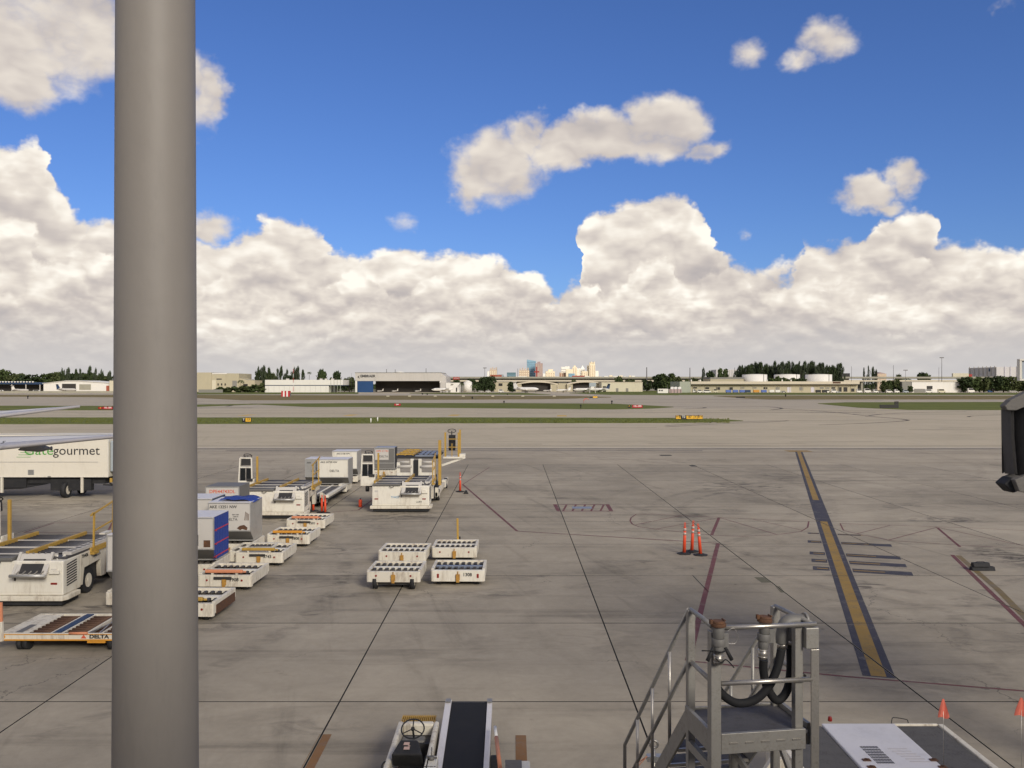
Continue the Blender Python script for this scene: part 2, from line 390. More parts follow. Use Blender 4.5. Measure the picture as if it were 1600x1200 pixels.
def worn_paint(name, rgb, under, wear=0.45, scale=2.2, rough=.7):
    m = bpy.data.materials.new(name); m.use_nodes = True
    t = NT(m.node_tree); b = m.node_tree.nodes['Principled BSDF']; b.inputs['Roughness'].default_value = rough
    b.inputs['Specular IOR Level'].default_value = 0.2
    geo = t.node('ShaderNodeNewGeometry'); P = geo.outputs['Position']
    n = t.m('ADD', t.m('MULTIPLY', t.noise(P, scale, 6, .7), .6), t.m('MULTIPLY', t.noise(P, scale * 12, 3, .7), .4))
    w_ = t.mapr(n, 0.62 - wear * .25, 0.78 - wear * .2, 0.0, min(1.0, wear * 1.9))
    k = t.m('ADD', .75, t.m('MULTIPLY', t.noise(P, 0.9, 4, .6), .5))
    c = t.mix(1.0, t.mix(w_, rgb, under), t.comb(k, k, k), 'MULTIPLY')
    t.put(b.inputs['Base Color'], c); return m

CONC = (0.335, 0.292, 0.224)
M = dict(
    slab=ground_mat('apron_concrete', CONC, 1.0, True, .42, .34, .15),
    joint=mat('joint_filler', (0.03, 0.028, 0.026), .95),
    apron_far=ground_mat('apron_outer_concrete', (0.37, 0.32, 0.243), .8, True, .28, .30),
    taxi=ground_mat('taxiway_concrete', (0.47, 0.405, 0.295), .5, False, .14, .22),
    runway=ground_mat('runway_asphalt', (0.42, 0.365, 0.28), .5, False, .12, .22),
    terrain=ground_mat('terrain_soil', (0.15, 0.14, 0.075), .6, False, .25, .1),
    grass=ground_mat('grass_turf', (0.125, 0.140, 0.026), 1.2, False, .30, .15),
    grass2=ground_mat('dry_grass_turf', (0.19, 0.15, 0.06), 1.2, False, .30, .15),
    yellowline=worn_paint('worn_yellow_paint', (0.30, 0.19, 0.05), (0.15, .12, .08), .55),
    darkline=worn_paint('worn_dark_border_paint', (0.055, 0.052, 0.062), (0.17, .15, .13), .50),
    redline=worn_paint('worn_red_paint', (0.15, 0.055, 0.055), (0.20, .15, .125), .55),
    sideline=worn_paint('dull_yellow_paint', (0.20, 0.145, 0.06), (0.17, .14, .10), .8),
    orangeline=worn_paint('faded_orange_paint', (0.22, 0.115, 0.045), (0.19, .14, .10), .6),
    whiteline=worn_paint('faded_white_paint', (0.5, 0.46, 0.38), (0.3, .26, .21), .45),
    tyremark=worn_paint('tyre_rubber_mark', (0.10, 0.085, 0.07), (0.26, .22, .18), .5, 1.0),
    curveline=worn_paint('dark_taxi_line', (0.06, 0.045, 0.035), (0.2, .17, .13), .3, .3),
    brightmark=worn_paint('bright_yellow_mark', (0.55, 0.36, 0.08), (0.4, .3, .15), .3, .5),
    repair=ground_mat('asphalt_repair', (0.14, 0.13, 0.09), 1.0, False, .1, .1),
    white=mat('white_equipment_paint', (0.66, 0.61, 0.50), .5, 0, .10, 1.3, (0.20, .13, .08), .75, 2.2, streak=True),
    white2=mat('clean_white_paint', (0.72, 0.68, 0.58), .45, 0, .06, 1.2, (0.30, .23, .15), .5, 1.6, streak=True),
    truckwhite=mat('truck_box_white', (0.70, 0.65, 0.54), .45, 0, .05, .6, (0.36, .30, .2), .25, .9, streak=True),
    hood=mat('hood_white', (0.62, 0.60, 0.60), .4, 0, .05, 1.2, (0.3, .27, .24), .2, 2.0),
    alu=mat('aluminium_panel', (0.46, 0.45, 0.42), .42, .55, .12, 2.0, (0.2, .18, .15), .35, 3.0),
    alu_dark=mat('grey_aluminium', (0.17, 0.163, 0.15), .6, .25, .12, 2.0),
    steel=mat('galvanised_steel', (0.31, 0.295, 0.265), .5, .5, .18, 4.0, (0.14, .12, .095), .5, 6.0),
    steel_light=mat('bright_rail_steel', (0.48, 0.45, 0.40), .36, .8, .15, 5.0, (0.2, .17, .13), .5, 8.0),
    grate=mat('platform_deck', (0.095, 0.09, 0.092), .7, .3, .25, 6.0, (0.05, .045, .04), .5, 4.0, .3),
    dark=mat('dark_frame', (0.028, 0.027, 0.027), .65, 0, .2, 3.0, (0.09, .075, .06), .4, 4.0),
    roller=mat('dark_roller_deck', (0.085, 0.083, 0.088), .45, .35, .2, 3.0, (0.14, .115, .09), .5, 5.0),
    bluegrey=mat('blue_grey_plate', (0.22, 0.25, 0.31), .5, .2, .15, 3.0, (0.15, .13, .11), .3, 4.0),
    rubber=mat('black_rubber', (0.018, 0.018, 0.019), .75, 0, .25, 4.0, (0.07, .065, .06), .4, 4.0),
    belt=mat('belt_rubber', (0.010, 0.010, 0.012), .8, 0, .15, 6.0, (0.03, .028, .03), .4, 3.0, .2),
    glass=mat('dark_glass', (0.01, 0.012, 0.014), .12, 0, .05, 1.0, spec=.6),
    yellow=mat('yellow_paint', (0.44, 0.27, 0.05), .5, 0, .12, 3.0, (0.2, .12, .04), .5, 5.0),
    amber=mat('amber_paint', (0.60, 0.27, 0.03), .5, 0, .12, 3.0, (0.25, .12, .05), .4, 5.0),
    salmon=mat('faded_orange_bar', (0.62, 0.24, 0.12), .55, 0, .12, 3.0, (0.3, .16, .1), .4, 5.0),
    orange=mat('orange_plastic', (0.72, 0.075, 0.025), .5, 0, .12, 3.0, (0.3, .07, .04), .3, 5.0),
    flag=mat('flag_fabric', (0.62, 0.15, 0.10), .8, 0, .15, 12.0),
    red=mat('red_paint', (0.35, 0.03, 0.02), .5), reflector=mat('reflector_red', (0.22, 0.015, 0.01), .3),
    rollerbrown=mat('roller_worn_brown', (0.075, 0.065, 0.055), .5, .3, .3, 6.0, (0.12, .08, .05), .5, 8.0),
    rust=mat('rusty_steel', (0.10, 0.05, 0.028), .8, .1, .3, 9.0, (0.22, .09, .03), .6, 9.0, .4),
    rustroller=mat('rusty_roller', (0.095, 0.05, 0.03), .6, .3, .3, 6.0, (0.18, .1, .05), .5, 8.0),
    bluecurtain=mat('blue_curtain_fabric', (0.02, 0.05, 0.26), .65, 0, .15, 5.0, (0.03, .04, .12), .4, 3.0, .3),
    redstrap=mat('red_strap', (0.50, 0.03, 0.06), .6), ink=mat('black_lettering', (0.03, 0.03, 0.03), .6),
    redink=mat('red_lettering', (0.6, 0.10, 0.05), .6), greenink=mat('green_lettering', (0.09, 0.33, 0.06), .6), blueink=mat('blue_lettering', (0.05, .25, .45), .6),
    whiteink=mat('white_lettering', (0.75, .73, .68), .6),
    silver=mat('reflective_band', (0.52, 0.36, 0.30), .35, .2),
    column=mat('column_painted_metal', (0.235, 0.212, 0.183), .55, 0, .12, .8, (0.15, .135, .12), .22, 5.0, .2, streak=True),
    wing=mat('wing_paint', (0.60, 0.58, 0.56), .3, .1, .05, .6), wingmetal=mat('wing_leading_edge', (0.46, 0.44, 0.44), .45, .2, .08, 1.0),
    winggrey=mat('wing_fairing_grey', (0.26, 0.25, 0.24), .5), cabblue=mat('pale_blue_grey_cab', (0.36, 0.40, 0.42), .45),
    pleat=mat('grey_canopy_fabric', (0.095, 0.09, 0.086), .85, 0, .25, 5.0, (0.03, .028, .027), .5, 6.0, .4, streak=True),
    pleat2=mat('weathered_bumper', (0.15, 0.14, 0.125), .8, 0, .2, 5.0, (0.06, .05, .045), .5, 5.0, .3),
    hose=mat('hose_rubber', (0.010, 0.010, 0.011), .8, 0, .2, 8.0), yhose=mat('yellow_green_hose', (0.45, 0.48, 0.06), .5),
    fwall=mat('facade_grey_white', (0.52, 0.49, 0.44), .7, 0, .06, .06, (0.36, .33, .28), .3, .12, streak=True),
    fbeige=mat('facade_beige', (0.46, 0.41, 0.28), .8, 0, .06, .06, (0.3, .27, .2), .3, .12, streak=True),
    fcream=mat('facade_cream', (0.62, 0.57, 0.42), .8, 0, .06, .06, (0.4, .35, .26), .3, .12, streak=True),
    fgreen=mat('facade_pale_green_grey', (0.36, 0.38, 0.30), .8, 0, .06, .06),
    fwhite=mat('facade_white', (0.76, 0.73, 0.66), .7, 0, .05, .06, (0.5, .46, .38), .2, .12, streak=True),
    fblue=mat('hangar_door_blue', (0.012, 0.055, 0.16), .6, 0, .1, .2), fnavy=mat('navy_band', (0.02, 0.045, 0.10), .5),
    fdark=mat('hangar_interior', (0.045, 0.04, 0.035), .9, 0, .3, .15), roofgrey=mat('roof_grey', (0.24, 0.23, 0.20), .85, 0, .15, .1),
    froof=mat('fascia_cream', (0.60, 0.53, 0.40), .8, 0, .06, .08), hwy=mat('highway_concrete', (0.34, 0.32, 0.25), .85, 0, .1, .08, (0.2, .18, .14), .35, .12),
    fsil=mat('corrugated_silver', (0.60, 0.57, 0.60), .8, 0, .08, .1), fsil2=mat('corrugated_pale', (0.58, 0.55, 0.53), .6, .1, .08, .1),
    brick=mat('brick_red_facade', (0.35, 0.10, 0.06), .8), pole=mat('far_pole_grey', (0.14, 0.13, 0.125), .7), bluetarp=mat('blue_cart_cover', (0.10, 0.16, 0.42), .7, 0, .15, .6),
    cream_t=mat('sunlit_tower_cream', (0.95, 0.82, 0.58), .7, 0, .03, .02), white_t=mat('sunlit_tower_white', (0.97, 0.93, 0.82), .7, 0, .03, .02),  # sunlight on the skyline is put into these very pale colours
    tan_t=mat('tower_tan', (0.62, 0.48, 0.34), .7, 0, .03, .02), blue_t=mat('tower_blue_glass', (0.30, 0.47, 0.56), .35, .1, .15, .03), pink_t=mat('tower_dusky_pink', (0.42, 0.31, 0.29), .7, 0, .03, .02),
    teal_t=mat('tower_teal_glass', (0.13, 0.22, 0.25), .4, .1, .1, .02), win_t=mat('tower_window_shade', (0.42, 0.36, 0.30), .4), win_b=mat('tower_window_blue', (0.10, 0.24, 0.36), .3),
    signy=mat('sign_yellow', (0.75, 0.42, 0.03), .5), signr=mat('sign_red', (0.48, 0.03, 0.035), .5), signk=mat('sign_black', (0.02, .018, .015), .5),
    )

# ------------------------------------------------------------------ ground
def sheet(name, x0, x1, y0, y1, z, m, nx=1):
    b = MB()
    b.quad((x0, y0, z), (x1, y0, z), (x1, y1, z), (x0, y1, z))
    return tag(b.build(name, m), kind='structure')
sheet('ground', -9000, 9000, -400, 12000, -0.06, M['terrain'])
JX0, JY0, JS = -3.80, 19.75, 6.48
COLS = range(-10, 11); ROWS = range(-3, 9)
XL, XR = JX0 + JS * COLS[0], JX0 + JS * (COLS[-1] + 1)
YN, YF = JY0 + JS * ROWS[0], JY0 + JS * (ROWS[-1] + 1)
ap = MB(); ap.quad((XL, YN, -.035), (XR, YN, -.035), (XR, YF, -.035), (XL, YF, -.035))
apron = tag(ap.build('apron', M['joint']), kind='structure')
b = MB(); w = JS / 2
b.add([(-w + .013, -w + .014, -.03), (w - .013, -w + .014, -.03), (w - .013, w - .014, -.03), (-w + .013, w - .014, -.03),
       (-w + .013, -w + .014, -.005), (w - .013, -w + .014, -.005), (w - .013, w - .014, -.005), (-w + .013, w - .014, -.005),
       (-w + .018, -w + .022, 0), (w - .018, -w + .022, 0), (w - .018, w - .022, 0), (-w + .018, w - .022, 0)],
      [(0, 1, 5, 4), (1, 2, 6, 5), (2, 3, 7, 6), (3, 0, 4, 7), (4, 5, 9, 8), (5, 6, 10, 9), (6, 7, 11, 10), (7, 4, 8, 11), (8, 9, 10, 11)])
b.mi = [1] * 8 + [0]
slab_me = b.mesh('slab', [M['slab'], M['joint']])
for i in COLS:
    for j in ROWS:
        link_new('slab', slab_me, apron, (JX0 + JS * (i + .5), JY0 + JS * (j + .5), random.uniform(-.0015, .0015)))
sheet('apron_outer', -900, 900, YF, 97.5, 0.0, M['apron_far'])
sheet('apron_outer', -900, XL, -60, YF, 0.0, M['apron_far'])
sheet('apron_outer', XR, 900, -60, YF, 0.0, M['apron_far'])
sheet('apron_outer', XL, XR, -60, YN, 0.0, M['apron_far'])
sheet('taxiway', -1200, 1200, 97.5, 254, 0.0, M['taxi'])
sheet('runway', -1500, 1500, 254, 640, 0.0, M['runway'])
sheet('hangar_apron', -900, 900, 640, 860, -0.01, M['taxi'])

def clip_poly(poly, x0, x1, y0, y1):
    def cut(ps, inside, inter):
        o = []
        for i in range(len(ps)):
            a, b = ps[i - 1], ps[i]
            if inside(b):
                if not inside(a): o.append(inter(a, b))
                o.append(b)
            elif inside(a): o.append(inter(a, b))
        return o
    for ax, val, sg in ((0, x0, 1), (0, x1, -1), (1, y0, 1), (1, y1, -1)):
        if not poly: return []
        ins = lambda p: (p[ax] - val) * sg >= 0
        def it(a, b):
            k = (val - a[ax]) / (b[ax] - a[ax]); return (a[0] + (b[0] - a[0]) * k, a[1] + (b[1] - a[1]) * k)
        poly = cut(poly, ins, it)
    return poly
def paint(name, polys, m, z=0.004):
    """flat paint, cut where it crosses the slab joints"""
    b = MB()
    for poly in polys:
        xs = [p[0] for p in poly]; ys = [p[1] for p in poly]
        if min(ys) > YF + .01:
            b.add([(x, y, z) for x, y in poly], [tuple(range(len(poly)))]); continue
        for i in range(int((min(xs) - JX0) // JS), int((max(xs) - JX0) // JS) + 1):
            for j in range(int((min(ys) - JY0) // JS), int((max(ys) - JY0) // JS) + 1):
                x0, y0 = JX0 + i * JS, JY0 + j * JS
                y1 = y0 + JS - .026
                if j >= ROWS[-1] + 1: y0, y1 = y0 - .03, y0 + JS
                q = clip_poly(poly, x0 + .03, x0 + JS - .03, y0 + .026, y1)
                if len(q) > 2: b.add([(x, y, z) for x, y in q], [tuple(range(len(q)))])
    me = b.mesh(name, m); 
    for p in me.polygons:
        if p.normal.z < 0: p.flip()
    o = bpy.data.objects.new(name, me); COL.objects.link(o)
    return tag(o, kind='structure')
def line(pts, w, closed=False):
    """polyline of width w in world metres -> quads"""
    out = []; n = len(pts)
    for i in range(n if closed else n - 1):
        a = Vector(pts[i]); c = Vector(pts[(i + 1) % n]); d = (c - a)
        if d.length < 1e-4: continue
        d.normalize(); nn = Vector((-d.y, d.x)) * w / 2; e = d * w * .25
        a2, c2 = a - e * 0, c + e * .6
        out.append([tuple(a2 - nn), tuple(c2 - nn), tuple(c2 + nn), tuple(a2 + nn)])
    return out
def gl(pix): return [G(x, y) for x, y in pix]
def arc(c, rx, ry, a0, a1, n=10): return [(c[0] + rx * cos(R(a0 + (a1 - a0) * i / n)), c[1] + ry * sin(R(a0 + (a1 - a0) * i / n))) for i in range(n + 1)]

# lead-in line: yellow with dark borders, T bar at its far end
p0, p1 = Vector((8.78, 21.45)), Vector((29.55, 92.3)); dd = (p1 - p0).normalized(); nn = Vector((dd.y, -dd.x))
def along(s0, s1, o0, o1):
    a = p0 + dd * s0; b_ = p0 + dd * s1
    return [tuple(a + nn * o0), tuple(a + nn * o1), tuple(b_ + nn * o1), tuple(b_ + nn * o0)]
Lw = (p1 - p0).length
paint('lead_in_line_border', [along(0, Lw, -.37, -.175), along(0, Lw, .175, .37), along(-.06, 0, -.37, .37)], M['darkline'])
paint('lead_in_line', [along(0, 25.2, -.175, .175), along(34, Lw, -.175, .175)], M['yellowline'])
paint('lead_in_line', [along(25.2, 34, -.175, .175)], M['darkline'])
tb0, tb1 = G(1227, 704.4), G(1264, 704.4)
paint('lead_in_line_end_bar', [[(tb0[0], 92.5), (tb1[0], 92.5), (tb1[0], 94.5), (tb0[0], 94.5)]], M['yellowline'])
# stop bars across the lead-in line
bars_k, bars_y = [], []
for (xa, ya, xb, yb, wy) in ((1262, 833, 1345, 836.5, .34), (1262, 846, 1393, 852.5, .60), (1265, 864, 1407, 872, .68), (1268, 875.5, 1416, 884, .68), (1270, 887.5, 1426, 897, .72)):
    A, B = Vector(G(xa, ya)), Vector(G(xb, yb)); d = (B - A).normalized(); n2 = Vector((-d.y, d.x)) * wy / 2
    ctr = p0 + dd * ((A - p0).dot(dd)); L_ = (B - A).length
    # leave out where the lead-in line runs
    sx = (ctr - A).dot(d)
    for (s0, s1) in ((0, sx - .40), (sx + .42, L_)):
        a, c = A + d * s0, A + d * s1
        bars_k.append([tuple(a - n2), tuple(c - n2), tuple(c + n2), tuple(a + n2)])
    a, c = A + d * (sx + .45), A + d * (sx + 1.55); n3 = n2 * .18
    bars_y.append([tuple(a - n3), tuple(c - n3), tuple(c + n3), tuple(a + n3)])
    a, c = A + d * .15, A + d * (sx - .45)
    bars_y.append([tuple(a - n3), tuple(c - n3), tuple(c + n3), tuple(a + n3)])
paint('stop_bar', bars_k, M['darkline']); paint('stop_bar_stripe', bars_y, M['yellowline'], .008)
# red safety lines
red = line(gl([(723, 757), (808, 830)]), .13) + line(gl([(808, 830), (1122, 849)]), .11) + line(gl([(1122, 849), (1075.5, 1032)]), .17) \
    + line(gl([(1077, 1033), (1320, 1057), (1640, 1083)]), .09) + line(gl([(723, 757), (765, 730)]), .07)
red += line(gl([(582, 781), (560, 797), (520, 800)]), .10)
red += line(gl([(1487.6, 867), (1600, 975.7), (1660, 1034)]), .16)
red += line(gl([(38, 832), (85, 817), (175, 817), (168, 832)]), .09, True)
paint('red_safety_line', red, M['redline'])
paint('yellow_side_line', line(gl([(1497, 868), (1560, 922), (1612, 975)]), .22), M['sideline'])
# red outlines of the engine and gear zones
zl = [(1115, 808), (1020, 803.5), (994, 803.5), (986, 809), (984.5, 814), (988, 819), (998, 823), (1025, 827), (1070, 832), (1115, 836.5), (1160, 838), (1213, 835.7), (1251.5, 830.5), (1262, 824), (1263.7, 814.7), (1230, 814), (1175, 811)]
ozl = line(gl(zl), .07, True) + line(gl([(993, 820), (1062, 806)]), .06) + line(gl([(1026, 826.5), (1125, 809), (1213, 835)]), .06) \
    + line(gl([(1112, 836), (1123.5, 809)]), .15) + line(gl([(1175, 811), (1255, 829)]), .05)
zr = [(1640, 860), (1600, 856.7), (1500, 852), (1391, 844.5), (1339, 834), (1318, 828.7), (1312.7, 818), (1400, 821), (1520, 825), (1640, 831)]
ozl += line(gl(zr), .06) + line(gl([(1339, 834), (1391, 821)]), .06) + line(gl([(1388, 844), (1464, 824), (1600, 853)]), .06) + line(gl([(1465, 825), (1500, 854.5)]), .12)
ozl += line(gl([(960, 829), (985, 829)]), .04)
paint('red_zone_outline', ozl, M['redline'])
# hatched red box round the pit cover
ha = [Vector(G(864, 788)), Vector(G(952, 788)), Vector(G(958.5, 799)), Vector(G(870, 799))]
def bil(u, v): return (ha[0] * (1 - u) + ha[1] * u) * (1 - v) + (ha[3] * (1 - u) + ha[2] * u) * v
hp = [[tuple(bil(*q)) for q in qq] for qq in (((0, 0), (1, 0), (1, .07), (0, .07)), ((0, .93), (1, .93), (1, 1), (0, 1)), ((0, .07), (.07, .07), (.07, .93), (0, .93)), ((.93, .07), (1, .07), (1, .93), (.93, .93)))]
for k in range(5):
    u = .10 + k * .165
    hp.append([tuple(bil(u, .93)), tuple(bil(u + .035, .93)), tuple(bil(u + .155, .07)), tuple(bil(u + .12, .07))])
paint('red_hatched_box', hp, M['redline'])
pv = MB(); c = bil(.48, .5)
pv.box(-.55, .55, -.38, .38, 0.004, .014)
tag(pv.build('pit_cover', M['bluegrey'], loc=(c.x, c.y, 0), bevel=.004), 'flat grey steel pit cover in the middle of the red hatched box', 'pit cover')
# orange strips by the belt loader
paint('orange_strip', [[(-3.84, 12.5), (-3.60, 12.5), (-3.60, 17.9), (-3.84, 17.9)], [(.07, 12.5), (.28, 12.5), (.28, 17.85), (.07, 17.85)]], M['orangeline'])
# repairs and drain covers let into the slabs
rp = [[G(1178, 902), G(1196, 902), G(1208, 910.5), G(1190, 910.5)], [G(1211, 916), G(1218, 916), G(1227, 926), G(1220, 926)]]
paint('repair_patch', rp, M['repair'])
paint('saw_cut', line(gl([(1082, 899), (1107, 925)]), .035) + line(gl([(1107, 925), (1203, 925.5)]), .02), M['joint'])
for (px, py, wx, lab) in ((1040, 711.5, 1.1, 'small dark drain cover in the far apron, nearest the middle'), (1083, 728, .5, 'tiny dark drain cover between the far end of the joints and the stains')):
    x, y = G(px, py); d = MB(); d.box(-wx / 2, wx / 2, -.55, .55, 0, .012); tag(d.build('drain_cover', M['joint'], loc=(x, y, 0.002)), lab, 'drain cover')
# edge lines of the service road, tyre marks, taxi lines
def strip(y0, y1, x0=-900, x1=900): return [(x0, y0), (x1, y0), (x1, y1), (x0, y1)]
paint('service_road_line', [strip(97.9, 98.5), strip(94.9, 95.15)], M['whiteline'])
tm = [strip(96.2, 97.2, -200, 300), strip(101, 101.4, -120, 60), strip(93.7, 94.3, -30, 20)]
random.seed(5)
for k in range(46):
    y = random.choice([random.uniform(80, 97), random.uniform(100, 150), random.uniform(190, 245), random.uniform(330, 420)])
    x = random.uniform(-.6, .6) * y; L_ = random.uniform(.05, .30) * y; wd = y * random.uniform(.0012, .0035) * (1 if y < 160 else 2)
    a = random.uniform(-.03, .03) * L_
    tm.append([(x, y), (x + L_, y + a), (x + L_, y + a + wd), (x, y + wd)])
paint('tyre_mark', tm, M['tyremark'])
curves = []
def curve_px(pts, w):
    P_ = gl(pts); out = []
    for i in range(len(P_) - 1):
        for k in range(6):
            t_ = k / 6; p_0 = P_[max(i - 1, 0)]; p_1 = P_[i]; p_2 = P_[i + 1]; p_3 = P_[min(i + 2, len(P_) - 1)]
            out.append(tuple(.5 * ((2 * p_1[c]) + (-p_0[c] + p_2[c]) * t_ + (2 * p_0[c] - 5 * p_1[c] + 4 * p_2[c] - p_3[c]) * t_ ** 2 + (-p_0[c] + 3 * p_1[c] - 3 * p_2[c] + p_3[c]) * t_ ** 3) for c in (0, 1)))
    out.append(P_[-1]); return line(out, w * 1.7)
curves += curve_px([(1040, 665), (1110, 661), (1190, 658), (1224, 657.2), (1229, 657.6), (1200, 659.5), (1130, 662), (1040, 667)], .35)
curves += curve_px([(1229, 657.5), (1300, 657), (1420, 656), (1600, 657.5)], .3)
curves += curve_px([(1050, 635), (1085, 636), (1101, 636.8), (1096, 638), (1070, 639)], .6)
curves += curve_px([(1101, 636), (1180, 635.3), (1200, 635.5), (1222, 638), (1205, 640.5)], .6)
curves += curve_px([(1222, 638), (1300, 644), (1356, 650), (1410, 655), (1414, 657.5), (1360, 661), (1280, 664)], .4)
curves += curve_px([(1353, 650.5), (1380, 647), (1440, 644.5), (1510, 643)], .4)
curves += curve_px([(1513, 651.5), (1520, 650), (1560, 648.5), (1600, 648)], .4)
curves += curve_px([(310, 637.5), (360, 637), (395, 637.3)], 1.1) + curve_px([(354, 635), (362, 633), (340, 632), (310, 631)], .8)
curves += curve_px([(390, 630.5), (500, 632), (640, 633.2), (760, 632)], .8)
paint('taxi_centre_line', curves, M['curveline'])
ys = []
for (px, py) in ((545, 649), (708, 649), (877, 650), (382, 649)):
    x, y = G(px, py); ys.append([(x - 1.1, y - 2.5), (x + 1.1, y - 2.5), (x + 1.4, y + 5), (x - .6, y + 5)])
paint('yellow_taxi_mark', ys, M['brightmark'])
strip_l = [strip(y_, y_ + .5, -400, 400) for y_ in (222, 238)]
paint('taxiway_edge_line', strip_l, M['tyremark'])

# grass strips between the taxiways (far edge, near edge in pixel rows; tapering ends)
def grass_patch(name, top, bot, m, z=0.03, n=60):
    """top and bot: pixel points along the far and near edge, left to right"""
    def ev(pts, s_):
        L = [0]
        for a, c_ in zip(pts, pts[1:]): L.append(L[-1] + abs(c_[0] - a[0]))
        q = s_ * L[-1]
        for i in range(len(pts) - 1):
            if q <= L[i + 1] + 1e-9:
                k = (q - L[i]) / max(L[i + 1] - L[i], 1e-9); return (pts[i][0] + (pts[i + 1][0] - pts[i][0]) * k, pts[i][1] + (pts[i + 1][1] - pts[i][1]) * k)
        return pts[-1]
    b = MB(); vs = []; random.seed(len(name) + len(top))
    for i in range(n + 1):
        a = G(*ev(top, i / n)); c_ = G(*ev(bot, i / n))
        a = (a[0], a[1] + random.uniform(-.6, .6)); c_ = (c_[0], c_[1] + random.uniform(-.35, .35))
        vs += [(c_[0], c_[1], -.02), (c_[0], c_[1], z), (a[0], a[1], z + .04)]
    fs = []
    for i in range(n):
        o = i * 3; fs += [(o, o + 3, o + 4, o + 1), (o + 1, o + 4, o + 5, o + 2)]
    b.add(vs, fs); return tag(b.build(name, m), kind='structure')
grass_patch('grass_strip', [(-60, 652.6), (800, 652.6), (1060, 653.5), (1130, 655.5), (1160, 657.4)], [(-60, 663), (310, 662.6), (800, 661.3), (1060, 661), (1110, 660), (1160, 657.8)], M['grass'])
grass_patch('grass_strip', [(-60, 634), (175, 634.5), (400, 631), (560, 630), (800, 630), (960, 631), (1020, 634), (1052, 635.8)], [(-60, 641), (175, 641.2), (400, 632), (480, 636), (560, 636), (800, 638.4), (960, 639.8), (1020, 638.5), (1052, 636.3)], M['grass'])
grass_patch('grass_strip', [(1278, 630.6), (1320, 628.8), (1600, 628.2), (1700, 628.2)], [(1278, 631), (1340, 637), (1420, 640.6), (1700, 641)], M['grass'])
grass_patch('dry_grass_strip', [(-60, 617), (300, 617), (700, 618.5), (900, 618.8), (955, 620.4)], [(-60, 619.6), (300, 621.5), (380, 625.6), (700, 624.6), (860, 623.8), (955, 621)], M['grass2'])
grass_patch('dry_grass_strip', [(1115, 618.6), (1200, 618.2), (1700, 618.6)], [(1115, 619), (1160, 622.5), (1200, 624.3), (1700, 624)], M['grass2'])
grass_patch('grass_verge', [(300, 612.6), (560, 612.8)], [(300, 616.4), (560, 615.6)], M['grass'])
grass_patch('grass_verge', [(640, 614.2), (700, 613.6), (820, 614), (860, 616.5)], [(640, 614.8), (700, 616), (820, 617), (860, 617)], M['grass'])
grass_patch('grass_verge', [(890, 614), (950, 611), (1040, 611.4), (1060, 613)], [(890, 614.5), (950, 617), (1040, 617.4), (1060, 617.6)], M['grass'])
grass_patch('grass_verge', [(1060, 613.2), (1300, 614.0), (1700, 614)], [(1060, 617.2), (1300, 617), (1700, 617)], M['grass'])
# blades standing on the nearest strip
random.seed(3); b = MB()
for k in range(9000):
    px = random.uniform(0, 1140); py = random.uniform(654.2, 661.0)
    x, y = G(px, py); h = random.uniform(.06, .20); a = random.uniform(0, pi); c_, s_ = cos(a) * .13, sin(a) * .13
    b.add([(x - c_, y - s_, .02), (x + c_, y + s_, .02), (x + random.uniform(-.1, .1), y + random.uniform(-.1, .1), .02 + h)], [(0, 1, 2)])
tag(b.build('grass', mat('grass_blades', (0.12, 0.135, 0.025), .8, 0, .4, .5)), 'short green grass blades growing on the nearest strip', 'grass', kind='stuff')
# unseen terminal behind the camera, put in and sized to shade the near apron
tb = MB(); tb.box(-90, 90, -30, -1.3, -.05, 8.4); tag(tb.build('unseen_terminal', M['fwall']), kind='structure')
tb = MB(); tb.box(-90, 90, 3.6, 4.5, 13.2, 13.7); tag(tb.build('terminal_canopy', M['fwall']), kind='structure')

# ------------------------------------------------------------------ near structures: column, stair stand, jet bridge
cb = MB()
cb.lathe = None
n = 48; zs = [(-.02, .226), (3, .212), (7, .190), (11, .173), (13.2, .165)]
for (z0, r0), (z1, r1) in zip(zs, zs[1:]): cb.cyl((0, 0, z0), (0, 0, z1), r0 * .925, r1 * .925, n, caps=False)
def colx(px, d): return (px - 800) * d / FPX
column = cb.build('column', M['column'], loc=(colx(243.5, 4.05), 4.05, 0))
tag(column, 'tall round grey metal column in front of everything at the left', 'column')

STX, STY, SA = 2.0, 8.86, R(9)
st = thing('stair_stand', (STX, STY, 0), 'galvanised steel stair stand with railed platform and hanging hoses', 'stair stand', rz=SA)
PW, PD, PZ, RZ = 1.0, .72, 3.52, 4.59       # platform width, depth, level; rail level
GS = M['steel']
MB().box(0, PW, 0, PD, PZ - .035, PZ).build('platform_deck', M['grate'], st, .004)
fb = MB(); fb.box(.056, PW - .056, -.045, -.003, PZ - .17, PZ + .03); fb.box(-.045, -.003, .05, PD, PZ - .17, PZ + .05); fb.box(PW + .003, PW + .045, .05, PD, PZ - .17, PZ + .05)
fb.box(0, PW, PD + .003, PD + .03, PZ - .17, PZ + .02)
fb.build('platform_edge', GS, st, .004)
for k in range(5): MB().box(.14 + k * .165, .23 + k * .165, -.052, -.046, PZ - .075, PZ - .060).build('edge_slot', M['steel_light'], st)
def post(x, y, z0, z1, w=.075, name='post', m=GS): return MB().box(x - w / 2, x + w / 2, y - w / 2, y + w / 2, z0, z1).build(name, m, st, .006)
post(0, 0, 0, RZ - .03, .105); post(.02, PD, 0, RZ, .08); post(PW - .02, PD, 0, RZ, .08); post(PW - .10, .05, 0, RZ - .02, .085)
lp = MB(); lp.box(PW + .0, PW + .085, -.05, -.035, 0, RZ - .25); lp.box(PW + .072, PW + .085, -.034, .05, 0, RZ - .25); lp.build('angle_post', M['steel_light'], st, .003)
